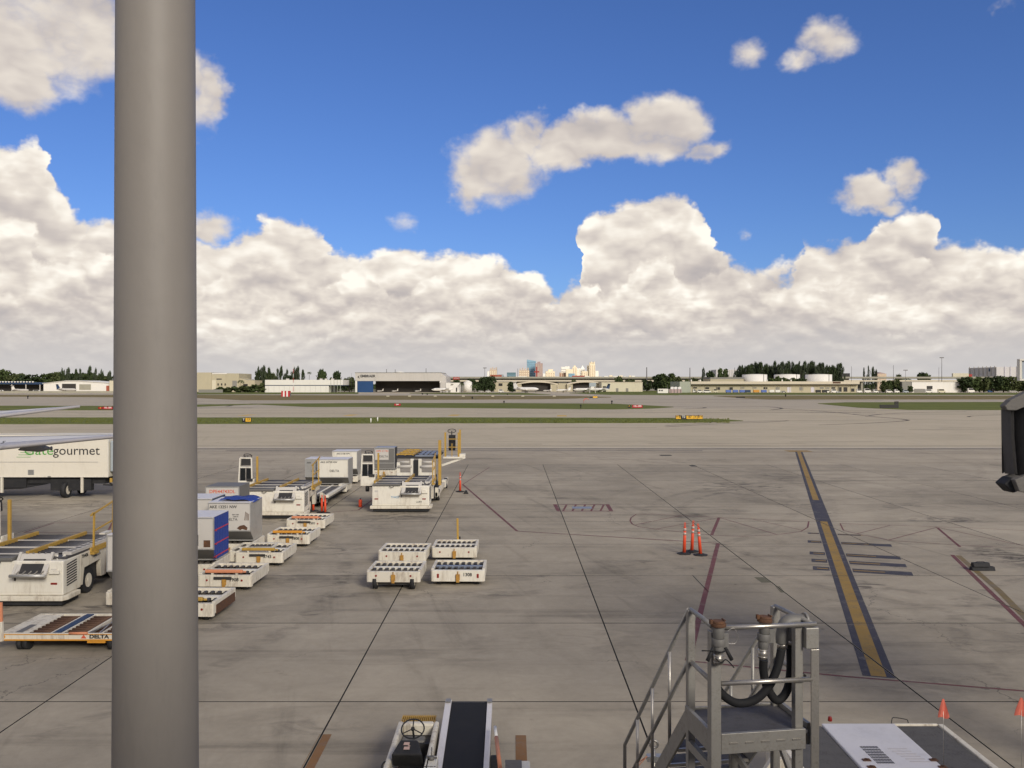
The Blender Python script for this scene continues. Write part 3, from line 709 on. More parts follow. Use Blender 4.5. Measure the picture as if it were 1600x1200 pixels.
MB().box(PW - .06, PW + .08, -.06, .06, RZ - .24, RZ - .03).build('post_bracket', M['steel'], st, .008)
tr = .024
MB().tube([(-.02, -.02, RZ), (PW + .06, -.03, RZ)], tr, 12).build('top_rail', M['steel_light'], st)
MB().tube([(.02, PD, RZ + .0), (.02, PD * .5, RZ), (-.005, .03, RZ)], tr, 12).build('top_rail', M['steel'], st)
MB().tube([(PW - .02, PD, RZ), (PW + .03, -.0, RZ)], tr, 12).build('top_rail', M['steel'], st)
MB().tube([(.06, -.02, RZ - .55), (PW + .02, -.03, RZ - .55)], tr, 12).build('middle_rail', M['steel_light'], st)
MB().tube([(.02, PD, RZ - .55), (-.005, .06, RZ - .55)], tr, 12).build('middle_rail', M['steel'], st)
MB().tube([(PW - .02, PD, RZ - .55), (PW - .02, .06, RZ - .55)], tr, 12).build('middle_rail', M['steel'], st)
# the flight of stairs goes down away from the platform
SL = 2.41 / 2.43
run_end = 3.35
def sz(s_): return PZ - SL * s_
for sx in (.0, PW):
    pp = [(sx - .02 * 0, PD + .03, PZ + .02), (sx, PD + run_end, sz(run_end) + .02), (sx, PD + run_end, sz(run_end) - .24), (sx, PD + .03, PZ - .24)]
    q = MB(); q.prism([(p[1], p[2]) for p in pp], 'x', sx - .015, sx + .015); q.prism([(p[1], p[2]) for p in pp[:2]] + [(pp[1][1], pp[1][2] - .018), (pp[0][1], pp[0][2] - .018)], 'x', sx + .016 if sx < .5 else sx - .055, sx + .055 if sx < .5 else sx - .016)
    q.build('stringer', GS, st, .003)
    MB().tube([(sx, PD, RZ), (sx, PD + 2.43, RZ - SL * 2.43), (sx, PD + 2.43, sz(2.43) + .02)], tr, 12).build('handrail', GS, st)
    MB().tube([(sx, PD, RZ - .55), (sx, PD + 2.43, RZ - .55 - SL * 2.43)], tr * .95, 12).build('handrail', GS, st)
    for s_ in (.62, 1.25, 1.86):
        MB().tube([(sx, PD + s_, RZ - SL * s_), (sx, PD + s_, sz(s_))], .02, 10).build('baluster', M['steel_light'] if sx < .5 else GS, st)
nst = 11
for k in range(nst):
    s_ = .12 + (run_end - .1) * k / nst; z = sz(s_) - .17
    tq = MB(); tq.box(.02, PW - .02, PD + s_, PD + s_ + .25, z - .03, z); tr_ = tq.build('tread', M['grate'], st, .003)
    MB().box(.02, PW - .02, PD + s_ - .028, PD + s_ - .002, z - .03, z + .006).build('nosing', M['steel_light'], tr_)
bb = MB(); bb.bar((.0, .06, PZ - .35), (.0, PD - .05, PZ - .35), .05, .09); bb.bar((PW - .1, .1, PZ - 1.1), (.3, PD, PZ - .2), .05)
bb.bar((PW, .05, PZ - .9), (PW - .05, PD, PZ - .2), .05); bb.bar((.5, PD, 0), (.5, PD, PZ - .17), .07); bb.bar((.02, PD, 1.2), (PW - .02, PD, 1.2), .05)
bb.build('brace', GS, st)

def local(x, y, z):    # from the stand's own frame to the world
    return Vector((STX + x * cos(SA) - y * sin(SA), STY + x * sin(SA) + y * cos(SA), z))
def atpx(px, py, y_off):
    """a point of the stand's rear or front plane, as seen in the photograph"""
    d = STY + y_off; return Vector((XA(px, d), d, ZA(py, d)))
def smooth_path(P_, n=8):
    P_ = [Vector(p) for p in P_]; out = []
    for i in range(len(P_) - 1):
        a, b, c, d = P_[max(i - 1, 0)], P_[i], P_[i + 1], P_[min(i + 2, len(P_) - 1)]
        for k in range(n):
            t_ = k / n; out.append(.5 * ((2 * b) + (c - a) * t_ + (2 * a - 5 * b + 4 * c - d) * t_ ** 2 + (3 * b - a - 3 * c + d) * t_ ** 3))
    out.append(P_[-1]); return out
def coupling(px, py0, y_off, tilt, label, handles=True, hz=.0):
    """valve with a rusty screw cap, collar and two black levers"""
    top = atpx(px, py0, y_off)
    t_ = thing('hose_coupling', top, label, 'hose coupling')
    t_.rotation_euler = (0, tilt, SA)
    q = MB(); q.cyl((0, 0, -.035), (0, 0, .0), .076, .074, 24); q.cyl((0, 0, .001), (0, 0, .022), .068, .060, 24); q.box(-.09, -.06, -.02, .02, -.01, .035); q.box(.045, .062, -.04, .04, .022, .034)
    q.build('cap', M['rust'], t_, .004)
    q = MB(); q.cyl((0, 0, -.15), (0, 0, -.036), .052, .060, 20); q.cyl((0, 0, -.22), (0, 0, -.151), .068, .066, 20); q.cyl((0, 0, -.30), (0, 0, -.221), .05, .055, 20); q.box(.045, .095, -.03, .03, -.24, -.10)
    q.build('valve_body', M['alu_dark'], t_, .003)
    q = MB(); q.cyl((0, 0, -.40), (0, 0, -.301), .046, .046, 20); q.cyl((0, 0, -.325), (0, 0, -.315), .050, .050, 20); q.cyl((0, 0, -.385), (0, 0, -.375), .050, .050, 20)
    q.build('collar', M['steel_light'], t_)
    if handles:
        for s_ in (-1, 1):
            q = MB(); q.cyl((s_ * .06, -.02, -.235), (s_ * .125, -.03, -.36), .017, .020, 10); q.build('lever', M['rubber'], t_)
        q = MB(); q.tube([(-.055, -.06, -.255), (-.19, -.05, -.25)], .006, 6); q.tube(smooth_path([(-.06, -.055, -.26), (0, -.08, -.265), (.07, -.05, -.255)]), .007, 6)
        q.tube(smooth_path([(-.05, -.05, -.33), (0, -.07, -.37), (.06, -.05, -.35), (.14, -.05, -.43)]), .006, 6)
        q.build('cable_tie', M['hose'], t_)
        q = MB(); q.tube(smooth_path([(.09, 0, -.09), (.16, 0, -.06), (.20, 0, -.14), (.17, 0, -.21), (.08, 0, -.20)]), .003, 5); q.build('lanyard', M['steel_light'], t_)
    return t_
cl_ = coupling(1122.5, 973, -.10, 0, 'rust capped hose coupling strapped to the front left post of the stair stand')
cm = coupling(1195, 966, .10, .06, 'rust capped hose coupling hanging from the top rail of the stair stand', False)
def hose(pix, y0, y1, label):
    n_ = len(pix)
    P_ = [atpx(x, y, y0 + (y1 - y0) * i / (n_ - 1)) for i, (x, y) in enumerate(pix)]
    o = MB().tube(smooth_path(P_, 10), .043, 16).build('hose', M['hose'])
    return tag(o, label, 'hose')
hose([(1120, 1036), (1116, 1060), (1126, 1082), (1150, 1098), (1178, 1094), (1200, 1074), (1214, 1045), (1221, 1014)], .12, .28, 'black rubber hose sagging from the front left post across to the elbow')
hose([(1193, 1030), (1193, 1050), (1199, 1075), (1214, 1094), (1229, 1080), (1235, 1050), (1235, 1006)], .24, .34, 'black rubber hose hanging in a short narrow loop below the middle coupling')
el_t = thing('hose_elbow', atpx(1232, 975, .35), 'grey cast metal hose elbow fixed to the right rear post of the stand', 'hose elbow'); el_t.rotation_euler = (0, 0, SA)
q = MB(); q.tube(smooth_path([(.17, .0, .02), (.06, 0, .035), (-.03, 0, .01), (-.065, 0, -.10), (-.065, 0, -.19)]), [.068] * 33, 16)
q.tube(smooth_path([(.12, -.03, .0), (.04, -.04, -.01), (.015, -.03, -.08), (.012, -.02, -.16)]), .055, 14)
q.build('elbow_pipe', M['alu_dark'], el_t)
q = MB(); q.cyl((-.065, 0, -.245), (-.065, 0, -.185), .056, .056, 18); q.cyl((.012, -.02, -.20), (.012, -.02, -.155), .055, .055, 18); q.build('collar', M['steel_light'], el_t)
q = MB(); q.cyl((.17, 0, .02), (.195, 0, .02), .09, .09, 18); q.build('flange', M['steel'], el_t)

# jet bridge head at the right edge: pleated canopy, bumper, cab window
jb = thing('jet_bridge', (10.6, 12.6, 0), 'dark grey jet bridge head with pleated canopy at the right edge', 'jet bridge')
JD = 11.9
def jl(px, py, d): return (XA(px, d) - 10.6, d - 12.6, ZA(py, d))
q = MB(); random.seed(4)
# pleats: vertical folds from the hood down, each fold its own ridge
folds = []
for k in range(15):
    x = XA(1571 + k * 5.6, JD) - 10.6; ytop = 640 - min(k, 7) * 3.7; ybot = 741 + (5 if k > 3 else 0) + (-(k - 9) * 4 if k > 9 else 0)
    folds.append((x + random.uniform(-.006, .006), ZA(ytop, JD), ZA(ybot, JD), (-.15 if k % 2 else 0) + (.10 if k in (3, 4) else 0)))
for (a, c) in zip(folds, folds[1:]):
    zm = lambda f_: (f_[1] + f_[2]) / 2
    q.add([(a[0], a[3] - .6, a[1]), (c[0], c[3] - .6, c[1]), (c[0] + .01, c[3] - .6, zm(c)), (a[0] + .01, a[3] - .6, zm(a)), (a[0] + .05, a[3] - .6, a[2]), (c[0] + .05, c[3] - .6, c[2])], [(0, 1, 2, 3), (3, 2, 5, 4)])
x0_, x1_ = folds[0][0], folds[-1][0]
q.add([(x0_, -.6, folds[0][1]), (x0_ + .01, -.6, folds[0][2]), (x0_ + 1.0, .6, folds[0][2]), (x0_ + .95, .6, folds[0][1])], [(0, 1, 2, 3)])
q.build('pleated_canopy', M['pleat'], jb)
q = MB(); pr = [(1565, 634), (1574, 625), (1600, 612), (1640, 594), (1655, 600), (1650, 618), (1600, 634), (1583, 641), (1569, 641)]
q.prism([(XA(x, JD) - 10.6, ZA(y, JD)) for x, y in pr], 'y', -.78, -.64); q.build('canopy_hood', M['pleat2'], jb, .012)
q = MB(); q.prism([(XA(x, JD) - 10.6, ZA(y, JD)) for x, y in ((1566, 756), (1579, 745), (1589, 750), (1591, 766), (1580, 770))], 'y', -.75, -.5); q.build('bumper_pad', M['rubber'], jb, .02)
q = MB(); q.prism([(XA(x, JD) - 10.6, ZA(y, JD)) for x, y in ((1576, 748), (1590, 742), (1597, 752), (1592, 768), (1583, 766))], 'y', -.85, -.5); q.build('bumper_plate', M['pleat2'], jb, .01)
q = MB(); q.prism([(XA(x, JD) - 10.6, ZA(y, JD)) for x, y in ((1593, 752), (1604, 740), (1800, 740), (1800, 780), (1593, 768))], 'y', -.9, -.6); q.build('sill_beam', M['white'], jb, .01)
q = MB(); q.box(.45, 4.0, .4, 3.5, 4.5, 8.4); q.build('cab_shell', M['fwall'], jb, .02)
q = MB(); fx0, fx1, fz0, fz1 = XA(1590, JD) - 10.6, XA(1700, JD) - 10.6, ZA(595, JD), ZA(561, JD)
q.box(fx0, fx1, -.75, -.68, fz0, fz0 + .025); q.box(fx0, fx1, -.75, -.68, fz1 - .025, fz1); q.box(fx0, fx0 + .03, -.75, -.68, fz0 + .026, fz1 - .026)
wf = q.build('window_frame', M['white2'], jb, .004); MB().box(fx0 + .031, fx1, -.72, -.70, fz0 + .026, fz1 - .026).build('pane', M['cabblue'], wf)
q = MB(); q.cyl((1.0, 1.8, 0), (1.0, 1.8, 4.5), .35, .35, 20); q.box(-.4, 2.6, 1.2, 2.4, 0, .6); q.build('support_leg', M['fwall'], jb)

# ------------------------------------------------------------------ belt loader at the lower edge
bl = thing('belt_loader', (-.75, 14.5, 0), 'white belt loader with black conveyor belt, steering wheel and yellow bumper grille', 'belt loader')
def L(x, y, z): return (x + .75, y - 14.5, z)
def Lb(mb, x0, x1, y0, y1, z0, z1, m=0): return mb.box(x0 + .75, x1 + .75, y0 - 14.5, y1 - 14.5, z0, z1, m)
yA, zA, yB, zB = 17.3, .86, 10.6, .10     # far and near end of the belt
cx0, cx1 = XA(706, 17.3), XA(761, 17.3)
def slope(y): return zB + (zA - zB) * (y - yB) / (yA - yB)
q = MB(); q.add([L(cx0, yB, slope(yB)), L(cx1, yB, slope(yB)), L(cx1, yA, zA), L(cx0, yA, zA), L(cx0, yA + .05, zA - .06), L(cx1, yA + .05, zA - .06), L(cx0, yB, slope(yB) - .12), L(cx1, yB, slope(yB) - .12), L(cx0, yA, zA - .14), L(cx1, yA, zA - .14)],
                [(0, 1, 2, 3), (3, 2, 5, 4), (4, 5, 9, 8), (6, 8, 9, 7), (0, 6, 7, 1)]); q.build('belt', M['belt'], bl)
for (xa, xb, nm) in ((696, 705.6, 'l'), (761.4, 769, 'r')):
    a, c = XA(xa, 17.3), XA(xb, 17.3)
    q = MB(); q.prism([(yB - 14.5, slope(yB) - .16), (yA + .05 - 14.5, zA - .16), (yA + .05 - 14.5, zA + .03), (yB - 14.5, slope(yB) + .03)], 'x', a + .75, c + .75)
    sr = q.build('side_rail', M['hood'], bl, .006)
    xm = (a + c) / 2 + .75
    MB().box(xm - .05, xm + .05, yA - .12 - 14.5, yA + .07 - 14.5, zA + .032, zA + .045).build('end_plate', M['steel'], sr)
    q = MB(); q.prism([(yB - 14.5, slope(yB) - .30), (yA - .4 - 14.5, zA - .33), (yA - .4 - 14.5, zA - .162), (yB - 14.5, slope(yB) - .162)], 'x', a + .75, c + .75); q.build('conveyor_frame', M['alu_dark'], bl)
MB().cyl(L(cx0, yA + .02, zA - .07), L(cx1, yA + .02, zA - .07), .065, n=14).build('end_roller', M['steel'], bl)
q = MB(); q.bar(L(cx0 - .1, 16.2, .35), L(cx1 + .1, 16.2, .35), .1); Lb(q, cx0 - .05, cx1 + .05, 12, 15.6, .08, .28); q.build('chassis', M['alu_dark'], bl)
for (x, y) in ((cx0 - .25, 15.4), (cx1 + .2, 15.4), (cx0 - .25, 12.0), (cx1 + .2, 12.0)):
    wq = MB(); wq.cyl(L(x - .09, y, .30), L(x + .09, y, .30), .30, n=20); wh = wq.build('wheel', M['rubber'], bl, .02)
# driver's body: tub with rounded rim, black floor
bx0, bx1, byf = -2.09, -1.34, 16.5
q = MB(); Lb(q, bx0, bx0 + .10, 13.0, byf, .2, .80); Lb(q, bx1 - .09, bx1, 13.0, byf, .2, .80); Lb(q, bx0 + .101, bx1 - .091, byf - .16, byf, .2, .80)
q.build('body_tub', M['white'], bl, .035)
q = MB(); Lb(q, bx0 + .101, bx1 - .091, 14.9, byf - .161, .22, .30); Lb(q, bx0 + .102, bx1 - .092, byf - .30, byf - .162, .3, .60); Lb(q, -1.72, bx1 - .092, byf - .62, byf - .301, .3, .62); q.build('footwell', M['dark'], bl)
q = MB(); Lb(q, -1.98, -1.55, byf - .56, byf - .33, .30, .66); q.build('dashboard', M['alu_dark'], bl, .04)
wc = Vector(L(XA(645, 15.8), 15.8, .92))
Mt = Matrix.Rotation(R(32), 3, 'X')
q = MB(); q.ring(wc, .20, .013, 'z', 32, 8, M=Mt)
for a in (90, 210, 330):
    p = Mt @ Vector((cos(R(a)) * .2, sin(R(a)) * .2, 0)); q.tube([wc, wc + p], .010, 6)
q.cyl(wc - (Mt @ Vector((0, 0, .02))), wc + (Mt @ Vector((0, 0, .015))), .035, n=12); q.tube([wc, wc + Vector((0, .30, -.38))], .018, 8)
q.build('steering_wheel', M['rubber'], bl)
# seat back seen from behind and above
sx0, sx1 = XA(614, 14.75), XA(661, 14.75)
q = MB(); zt, zb_ = ZA(1157, 14.95), ZA(1180, 14.6)
v = [L(sx0 + .09, 14.98, zt), L(sx1 - .11, 14.98, zt), L(sx1, 14.62, zb_), L(sx0 - .02, 14.62, zb_), L(sx0 + .09, 15.1, zt - .1), L(sx1 - .11, 15.1, zt - .1), L(sx1, 14.85, zb_ - .3), L(sx0 - .02, 14.85, zb_ - .3)]
q.add(v, [(0, 1, 2, 3), (4, 7, 6, 5), (0, 4, 5, 1), (1, 5, 6, 2), (2, 6, 7, 3), (3, 7, 4, 0)]); seat = q.build('seat', M['rubber'], bl, .035)
q = MB(); vv = lambda u, w_: (Vector(v[3]) * (1 - u) + Vector(v[2]) * u) * (1 - w_) + (Vector(v[0]) * (1 - u) + Vector(v[1]) * u) * w_ + Vector((0, -.006, .012))
for (u0, u1, w0, w1) in ((.30, .56, .60, .80), (.36, .58, .30, .50), (.50, .60, .52, .58)): q.add([tuple(vv(u0, w0)), tuple(vv(u1, w0)), tuple(vv(u1, w1)), tuple(vv(u0, w1))], [(0, 1, 2, 3)])
q.build('worn_patch', M['silver'], seat)
q = MB(); Lb(q, XA(612, 14.3), XA(659, 14.3), 12.6, 14.55, .2, .62); q.build('engine_cover', M['white'], bl, .02)
q = MB(); Lb(q, XA(621, 14.3), XA(657, 14.3), 14.2, 14.56, .625, .66); q.build('engine_grille', M['dark'], bl)
q = MB(); a = Vector(L(XA(648, 14.4), 14.4, .67)); q.prism([(a.x - .075, 14.22 - 14.5), (a.x + .085, 14.22 - 14.5), (a.x - .0, 14.50 - 14.5)], 'z', .662, .675); q.build('warning_triangle', M['rust'], bl)
q = MB(); q.tube(smooth_path([L(-1.68, 13.6, .66), L(-1.62, 14.1, .74), L(-1.60, 14.28, .70), L(-1.57, 14.35, .67)]), .018, 8)
q.tube(smooth_path([L(-2.10, 14.5, .45), L(-2.02, 14.58, .68), L(-1.93, 14.52, .69), L(-1.92, 14.3, .64)]), .016, 8); q.tube(smooth_path([L(-2.22, 14.0, .4), L(-2.12, 14.25, .62), L(-2.05, 14.35, .58)]), .022, 8)
q.build('fuel_hose', M['yhose'], bl)
q = MB(); q.tube(smooth_path([L(-2.12, 14.55, .3), L(-2.13, 14.62, .72), L(-2.08, 14.75, .78), L(-2.04, 14.8, .6)]), .014, 8); q.build('grab_handle', M['rubber'], bl)
cpx0, cpx1 = XA(662, 14.5), XA(681.5, 14.5)
q = MB(); Lb(q, cpx0, cpx1, 12.8, 14.95, .2, .80); pan = q.build('side_cover', M['white2'], bl, .015)
text('NO STEP', .055, M['ink'], pan, L((cpx0 + cpx1) / 2, 14.20, .803), (0, 0, 0)); text('CAUTION 25', .032, M['ink'], pan, L((cpx0 + cpx1) / 2, 14.50, .803), (0, 0, 0))
q = MB(); q.cyl(L(cpx0 + .10, 14.78, .80), L(cpx0 + .10, 14.78, .86), .045, n=12); q.bar(L(cpx0 + .02, 14.80, .84), L(cpx0 + .19, 14.76, .84), .03); q.tube([L(cpx0 + .10, 14.78, .85), L(cpx0 + .10, 14.85, .98)], .01, 6); q.build('latch', M['alu_dark'], bl)
# yellow grating in front of the tub
gx0, gx1 = XA(631, 17.4), XA(682, 17.4)
q = MB(); Lb(q, gx0, gx1, 16.62, 16.72, .44, .62); Lb(q, gx0, gx1, 17.26, 17.30, .50, .60)
for k in range(18):
    x = gx0 + (gx1 - gx0) * k / 17; Lb(q, x - .007, x + .007, 16.721, 17.33, .58, .605)
for y in (16.9, 17.1): Lb(q, gx0, gx1, y - .008, y + .008, .55, .578)
q.build('front_grille', M['yellow'], bl)
# rod with white top beside the belt
r0, r1 = Vector(L(XA(773.5, 15.9), 15.9, ZA(1136, 15.9))), Vector(L(XA(782, 14.0), 14.0, ZA(1205, 14.0)))
md = r0.lerp(r1, .26)
q = MB(); q.cyl(r0, md, .028, n=10); hr = q.build('marker_rod', M['whiteink'], bl)
q = MB(); q.cyl(md, r1, .034, n=10); q.cyl(r1, r1 - Vector((0, 0, .5)), .03, n=8); q.build('rod_sleeve', M['salmon'], hr)
q = MB(); q.cyl(r0, r0 + Vector((0, 0, .02)), .022, n=8); q.build('rod_tip', M['dark'], hr)
ab = thing('air_start_box', (XA(808, 13.9), 13.7, 0), 'small white box with grey mesh top right of the belt', 'equipment box')
hz_ = ZA(1187, 13.9)
q = MB(); q.box(-.19, .20, -1.2, .2, .08, hz_ - .006); q.build('box_body', M['white2'], ab, .03)
q = MB(); q.box(-.185, .07, -1.1, .17, hz_ - .004, hz_ + .010); q.build('mesh_top', M['pleat2'], ab)
for sx in (-.15, .15):
    for sy in (-1.0, 0): MB().cyl((sx - .03, sy, .06), (sx + .03, sy, .06), .06, n=12).build('wheel', M['rubber'], ab)

# ------------------------------------------------------------------ flat white tractor at the lower right edge
tg = thing('pushback_tractor', (6.0, 12.0, 0), 'low white tractor with dark side decks behind the stair stand', 'tractor')
ZT, YT = 1.2, 15.32
hx0, hx1 = XA(1283, YT) - 6, XA(1397, YT) - 6
q = MB(); q.box(hx0, hx1, -3.4, YT - 12, .5, ZT); hd = q.build('hood', M['hood'], tg, .02)
q = MB(); q.box(hx0 - .85, hx0 - .004, -3.4, YT - .02 - 12, .45, ZT - .035); q.build('side_deck', M['pleat'], tg, .02)
q = MB(); q.box(hx1 + .004, hx1 + .74, -3.4, YT - .02 - 12, .45, ZT - .035); q.build('side_deck', M['pleat'], tg, .02)
q = MB(); q.box(hx1 + .745, hx1 + .84, -3.4, YT - 12, .40, ZT - .01); q.box(hx1 + .0, hx1 + .744, YT - 12 + .002 - .02, YT - 12 + .04, .40, ZT - .012); q.box(hx0 - .95, hx0 - .855, -3.4, YT - 12, .40, ZT - .01); q.build('deck_edge', M['white'], tg, .012)
q = MB(); q.box(hx0 - .9, hx1 + .8, -3.3, YT - 12.1, .25, .449); q.build('chassis', M['dark'], tg)
for sx in (hx0 - .75, hx1 + .62):
    for sy in (-2.2, 2.1): MB().cyl((sx - .18, sy, .42), (sx + .18, sy, .42), .42, n=24).build('wheel', M['rubber'], tg, .03)
q = MB()
for r_ in range(7):
    for c_ in range(12):
        px = 1345 + c_ * 2.35 + r_ * 4.2; py = 1167.5 + r_ * 4.0; x, y = G(px, py, ZT); x -= 6; y -= 12
        q.box(x - .006, x + .006, y - .035, y + .035, ZT + .001, ZT + .004)
q.build('vent_slots', M['ink'], hd)['kind'] = 'stuff'
q = MB()
for r_ in range(6):
    x, y = G(1402 + r_ * 7, 1170 + r_ * 4.0, ZT); x -= 6; y -= 12; q.box(x - .15, x + .15, y - .02, y + .02, ZT + .001, ZT + .003)
q.build('faded_lettering', mat('faded_print', (.5, .47, .47), .6), hd)
for (px, py) in ((1354, 1188), (1459, 1188), (1362, 1199), (1473, 1199)):
    x, y = G(px, py, ZT); x -= 6; y -= 12; q = MB(); q.box(x - .06, x + .06, y - .04, y + .04, ZT + .001, ZT + .012); q.bar((x - .02, y + .02, ZT + .02), (x + .02, y - .03, ZT + .035), .02, .012); q.build('latch', M['rust'], tg)
q = MB(); x, y = G(1300, 1130, ZT - .05); q.cyl((x - 6, y + .1 - 12, ZT - .05), (x - 6, y + .1 - 12, ZT + .03), .04, .03, 14); q.build('beacon', M['reflector'], tg, .01)
q = MB(); y = YT - 12 + .03; xa_ = XA(1394, YT) - 6; q.tube(smooth_path([(xa_, y, ZT - .1), (xa_ + .01, y, ZT + .06), (xa_ + .06, y, ZT + .085), (xa_ + .22, y, ZT + .06), (xa_ + .28, y, ZT + .03), (xa_ + .29, y, ZT - .1)]), .008, 6); q.build('wire_loop', M['dark'], tg)
q = MB(); q.prism([(-.12, .35), (.55, 1.0), (.62, 1.0), (.62, .2)], 'y', YT - 12 - 4.2, YT - 12 - 4.12)
# sloping white front with a dark pointed opening, seen below the platform
x0w = XA(1160, 14.2) - 6
q = MB(); q.prism([(x0w - .25, .45), (x0w + .30, 1.30), (x0w + .46, 1.30), (x0w + 1.0, .45)], 'y', 1.6, 1.72); q.build('front_panel', M['white'], tg, .01)
q = MB(); q.prism([(x0w + .10, .5), (x0w + .10, .85), (x0w + .32, 1.18), (x0w + .5, .80), (x0w + .5, .5)], 'y', 1.585, 1.598); q.build('dark_opening', M['dark'], tg)
def flag_on(px, d, ptop, pbot, z0, label, scale_):
    x = XA(px, d); t_ = thing('safety_flag', (x, d, z0), label, 'flag', 'small orange flags on the white tractor')
    zt = ZA(ptop, d) - z0; zb = ZA(pbot, d) - z0
    q = MB(); q.tube([(0, 0, 0), (0, 0, zt)], .0035, 6); q.build('rod', M['steel_light'], t_)
    h = zt - zb; q = MB(); rows = 7; vs = []
    for i in range(rows + 1):
        f_ = i / rows; wl = -.02 - .075 * f_ * scale_; wr = .01 + .085 * f_ * scale_
        for jx in range(7):
            u = jx / 6; x_ = wl + (wr - wl) * u; vs.append((x_, .03 * sin(u * 9 + f_ * 3) * f_ - .008, zt - h * f_ + .02 * sin(u * 7) * f_))
    o_ = len(vs); vs += [(a, b_ + .006, c_) for a, b_, c_ in vs]
    fs = [(i * 7 + j, i * 7 + j + 1, i * 7 + j + 8, i * 7 + j + 7) for i in range(rows) for j in range(6)]; fs += [tuple(o_ + k for k in reversed(f__)) for f__ in fs]
    q.add(vs, fs, 0, True); q.build('flag_cloth', M['flag'], t_)
flag_on(1474, 13.7, 1092, 1121, ZT - .03, 'small orange cloth flag on a thin rod on the tractor deck', .85)
flag_on(1596, 13.2, 1090, 1118, ZT - .4, 'orange flag cut by the right edge of the picture', 1.15)
# the deck that carries the second flag's rod
MB().box(hx1 + .845, hx1 + 1.5, .2, 1.6, .45, ZT - .4).build('rear_step', M['pleat'], tg, .02)

# cart handle with ring and orange cord at the foot of the stairs
hk = thing('cart_handle', (XA(1022, 12.2), 12.2, 0), 'light grey cart with an upright ring handle beside the foot of the stairs', 'cart')
q = MB(); q.ring((0, 0, ZA(1163, 12.2)), .05, .018, 'y', 18, 8); q.cyl((0, 0, .9), (0, 0, ZA(1170, 12.2)), .022, n=10); q.build('ring_handle', M['steel_light'], hk)
q = MB(); q.box(-.10, .10, -.06, .06, ZA(1188, 12.2), ZA(1180, 12.2)); q.build('handle_bracket', M['alu'], hk); q = MB(); q.box(-.45, .25, -.8, .4, .35, .9); q.build('cart_body', M['alu'], hk, .02)
for sx in (-.38, .18):
    for sy in (-.6, .2): MB().cyl((sx - .05, sy, .18), (sx + .05, sy, .18), .18, n=16).build('wheel', M['rubber'], hk)
q = MB(); z = ZA(1176, 12.2); q.tube(smooth_path([(-.10, -.05, z - .03), (-.25, -.1, z - .11), (-.45, -.15, z - .27)]), .007, 6); q.tube(smooth_path([(-.45, -.1, z - .2), (-.30, -.2, z - .14), (-.12, -.08, z - .03)]), .006, 6); q.build('cord', M['salmon'], hk)

# ------------------------------------------------------------------ ramp equipment
wheel_cache = {}
M['hitch'] = mat('hitch_worn_yellow', (0.42, 0.22, 0.04), .6, 0, .2, 6.0, (0.12, .05, .025), .8, 9.0)
def wheel(parent, x, y, r, w, name='wheel', rim=True):
    key = (round(r, 3), round(w, 3))
    if key not in wheel_cache:
        q = MB(); q.cyl((-w / 2, 0, 0), (w / 2, 0, 0), r, n=22); a = q.mesh('wheel', M['rubber'])
        q = MB(); q.cyl((-w / 2 - .006, 0, 0), (w / 2 + .006, 0, 0), r * .56, n=16); q.cyl((-w / 2 - .02, 0, 0), (w / 2 + .02, 0, 0), r * .2, n=10); bm_ = q.mesh('rim', M['white'])
        wheel_cache[key] = (a, bm_)
    o = link_new(name, wheel_cache[key][0], parent, (x, y, r))
    if rim: link_new('rim', wheel_cache[key][1], o)
    return o

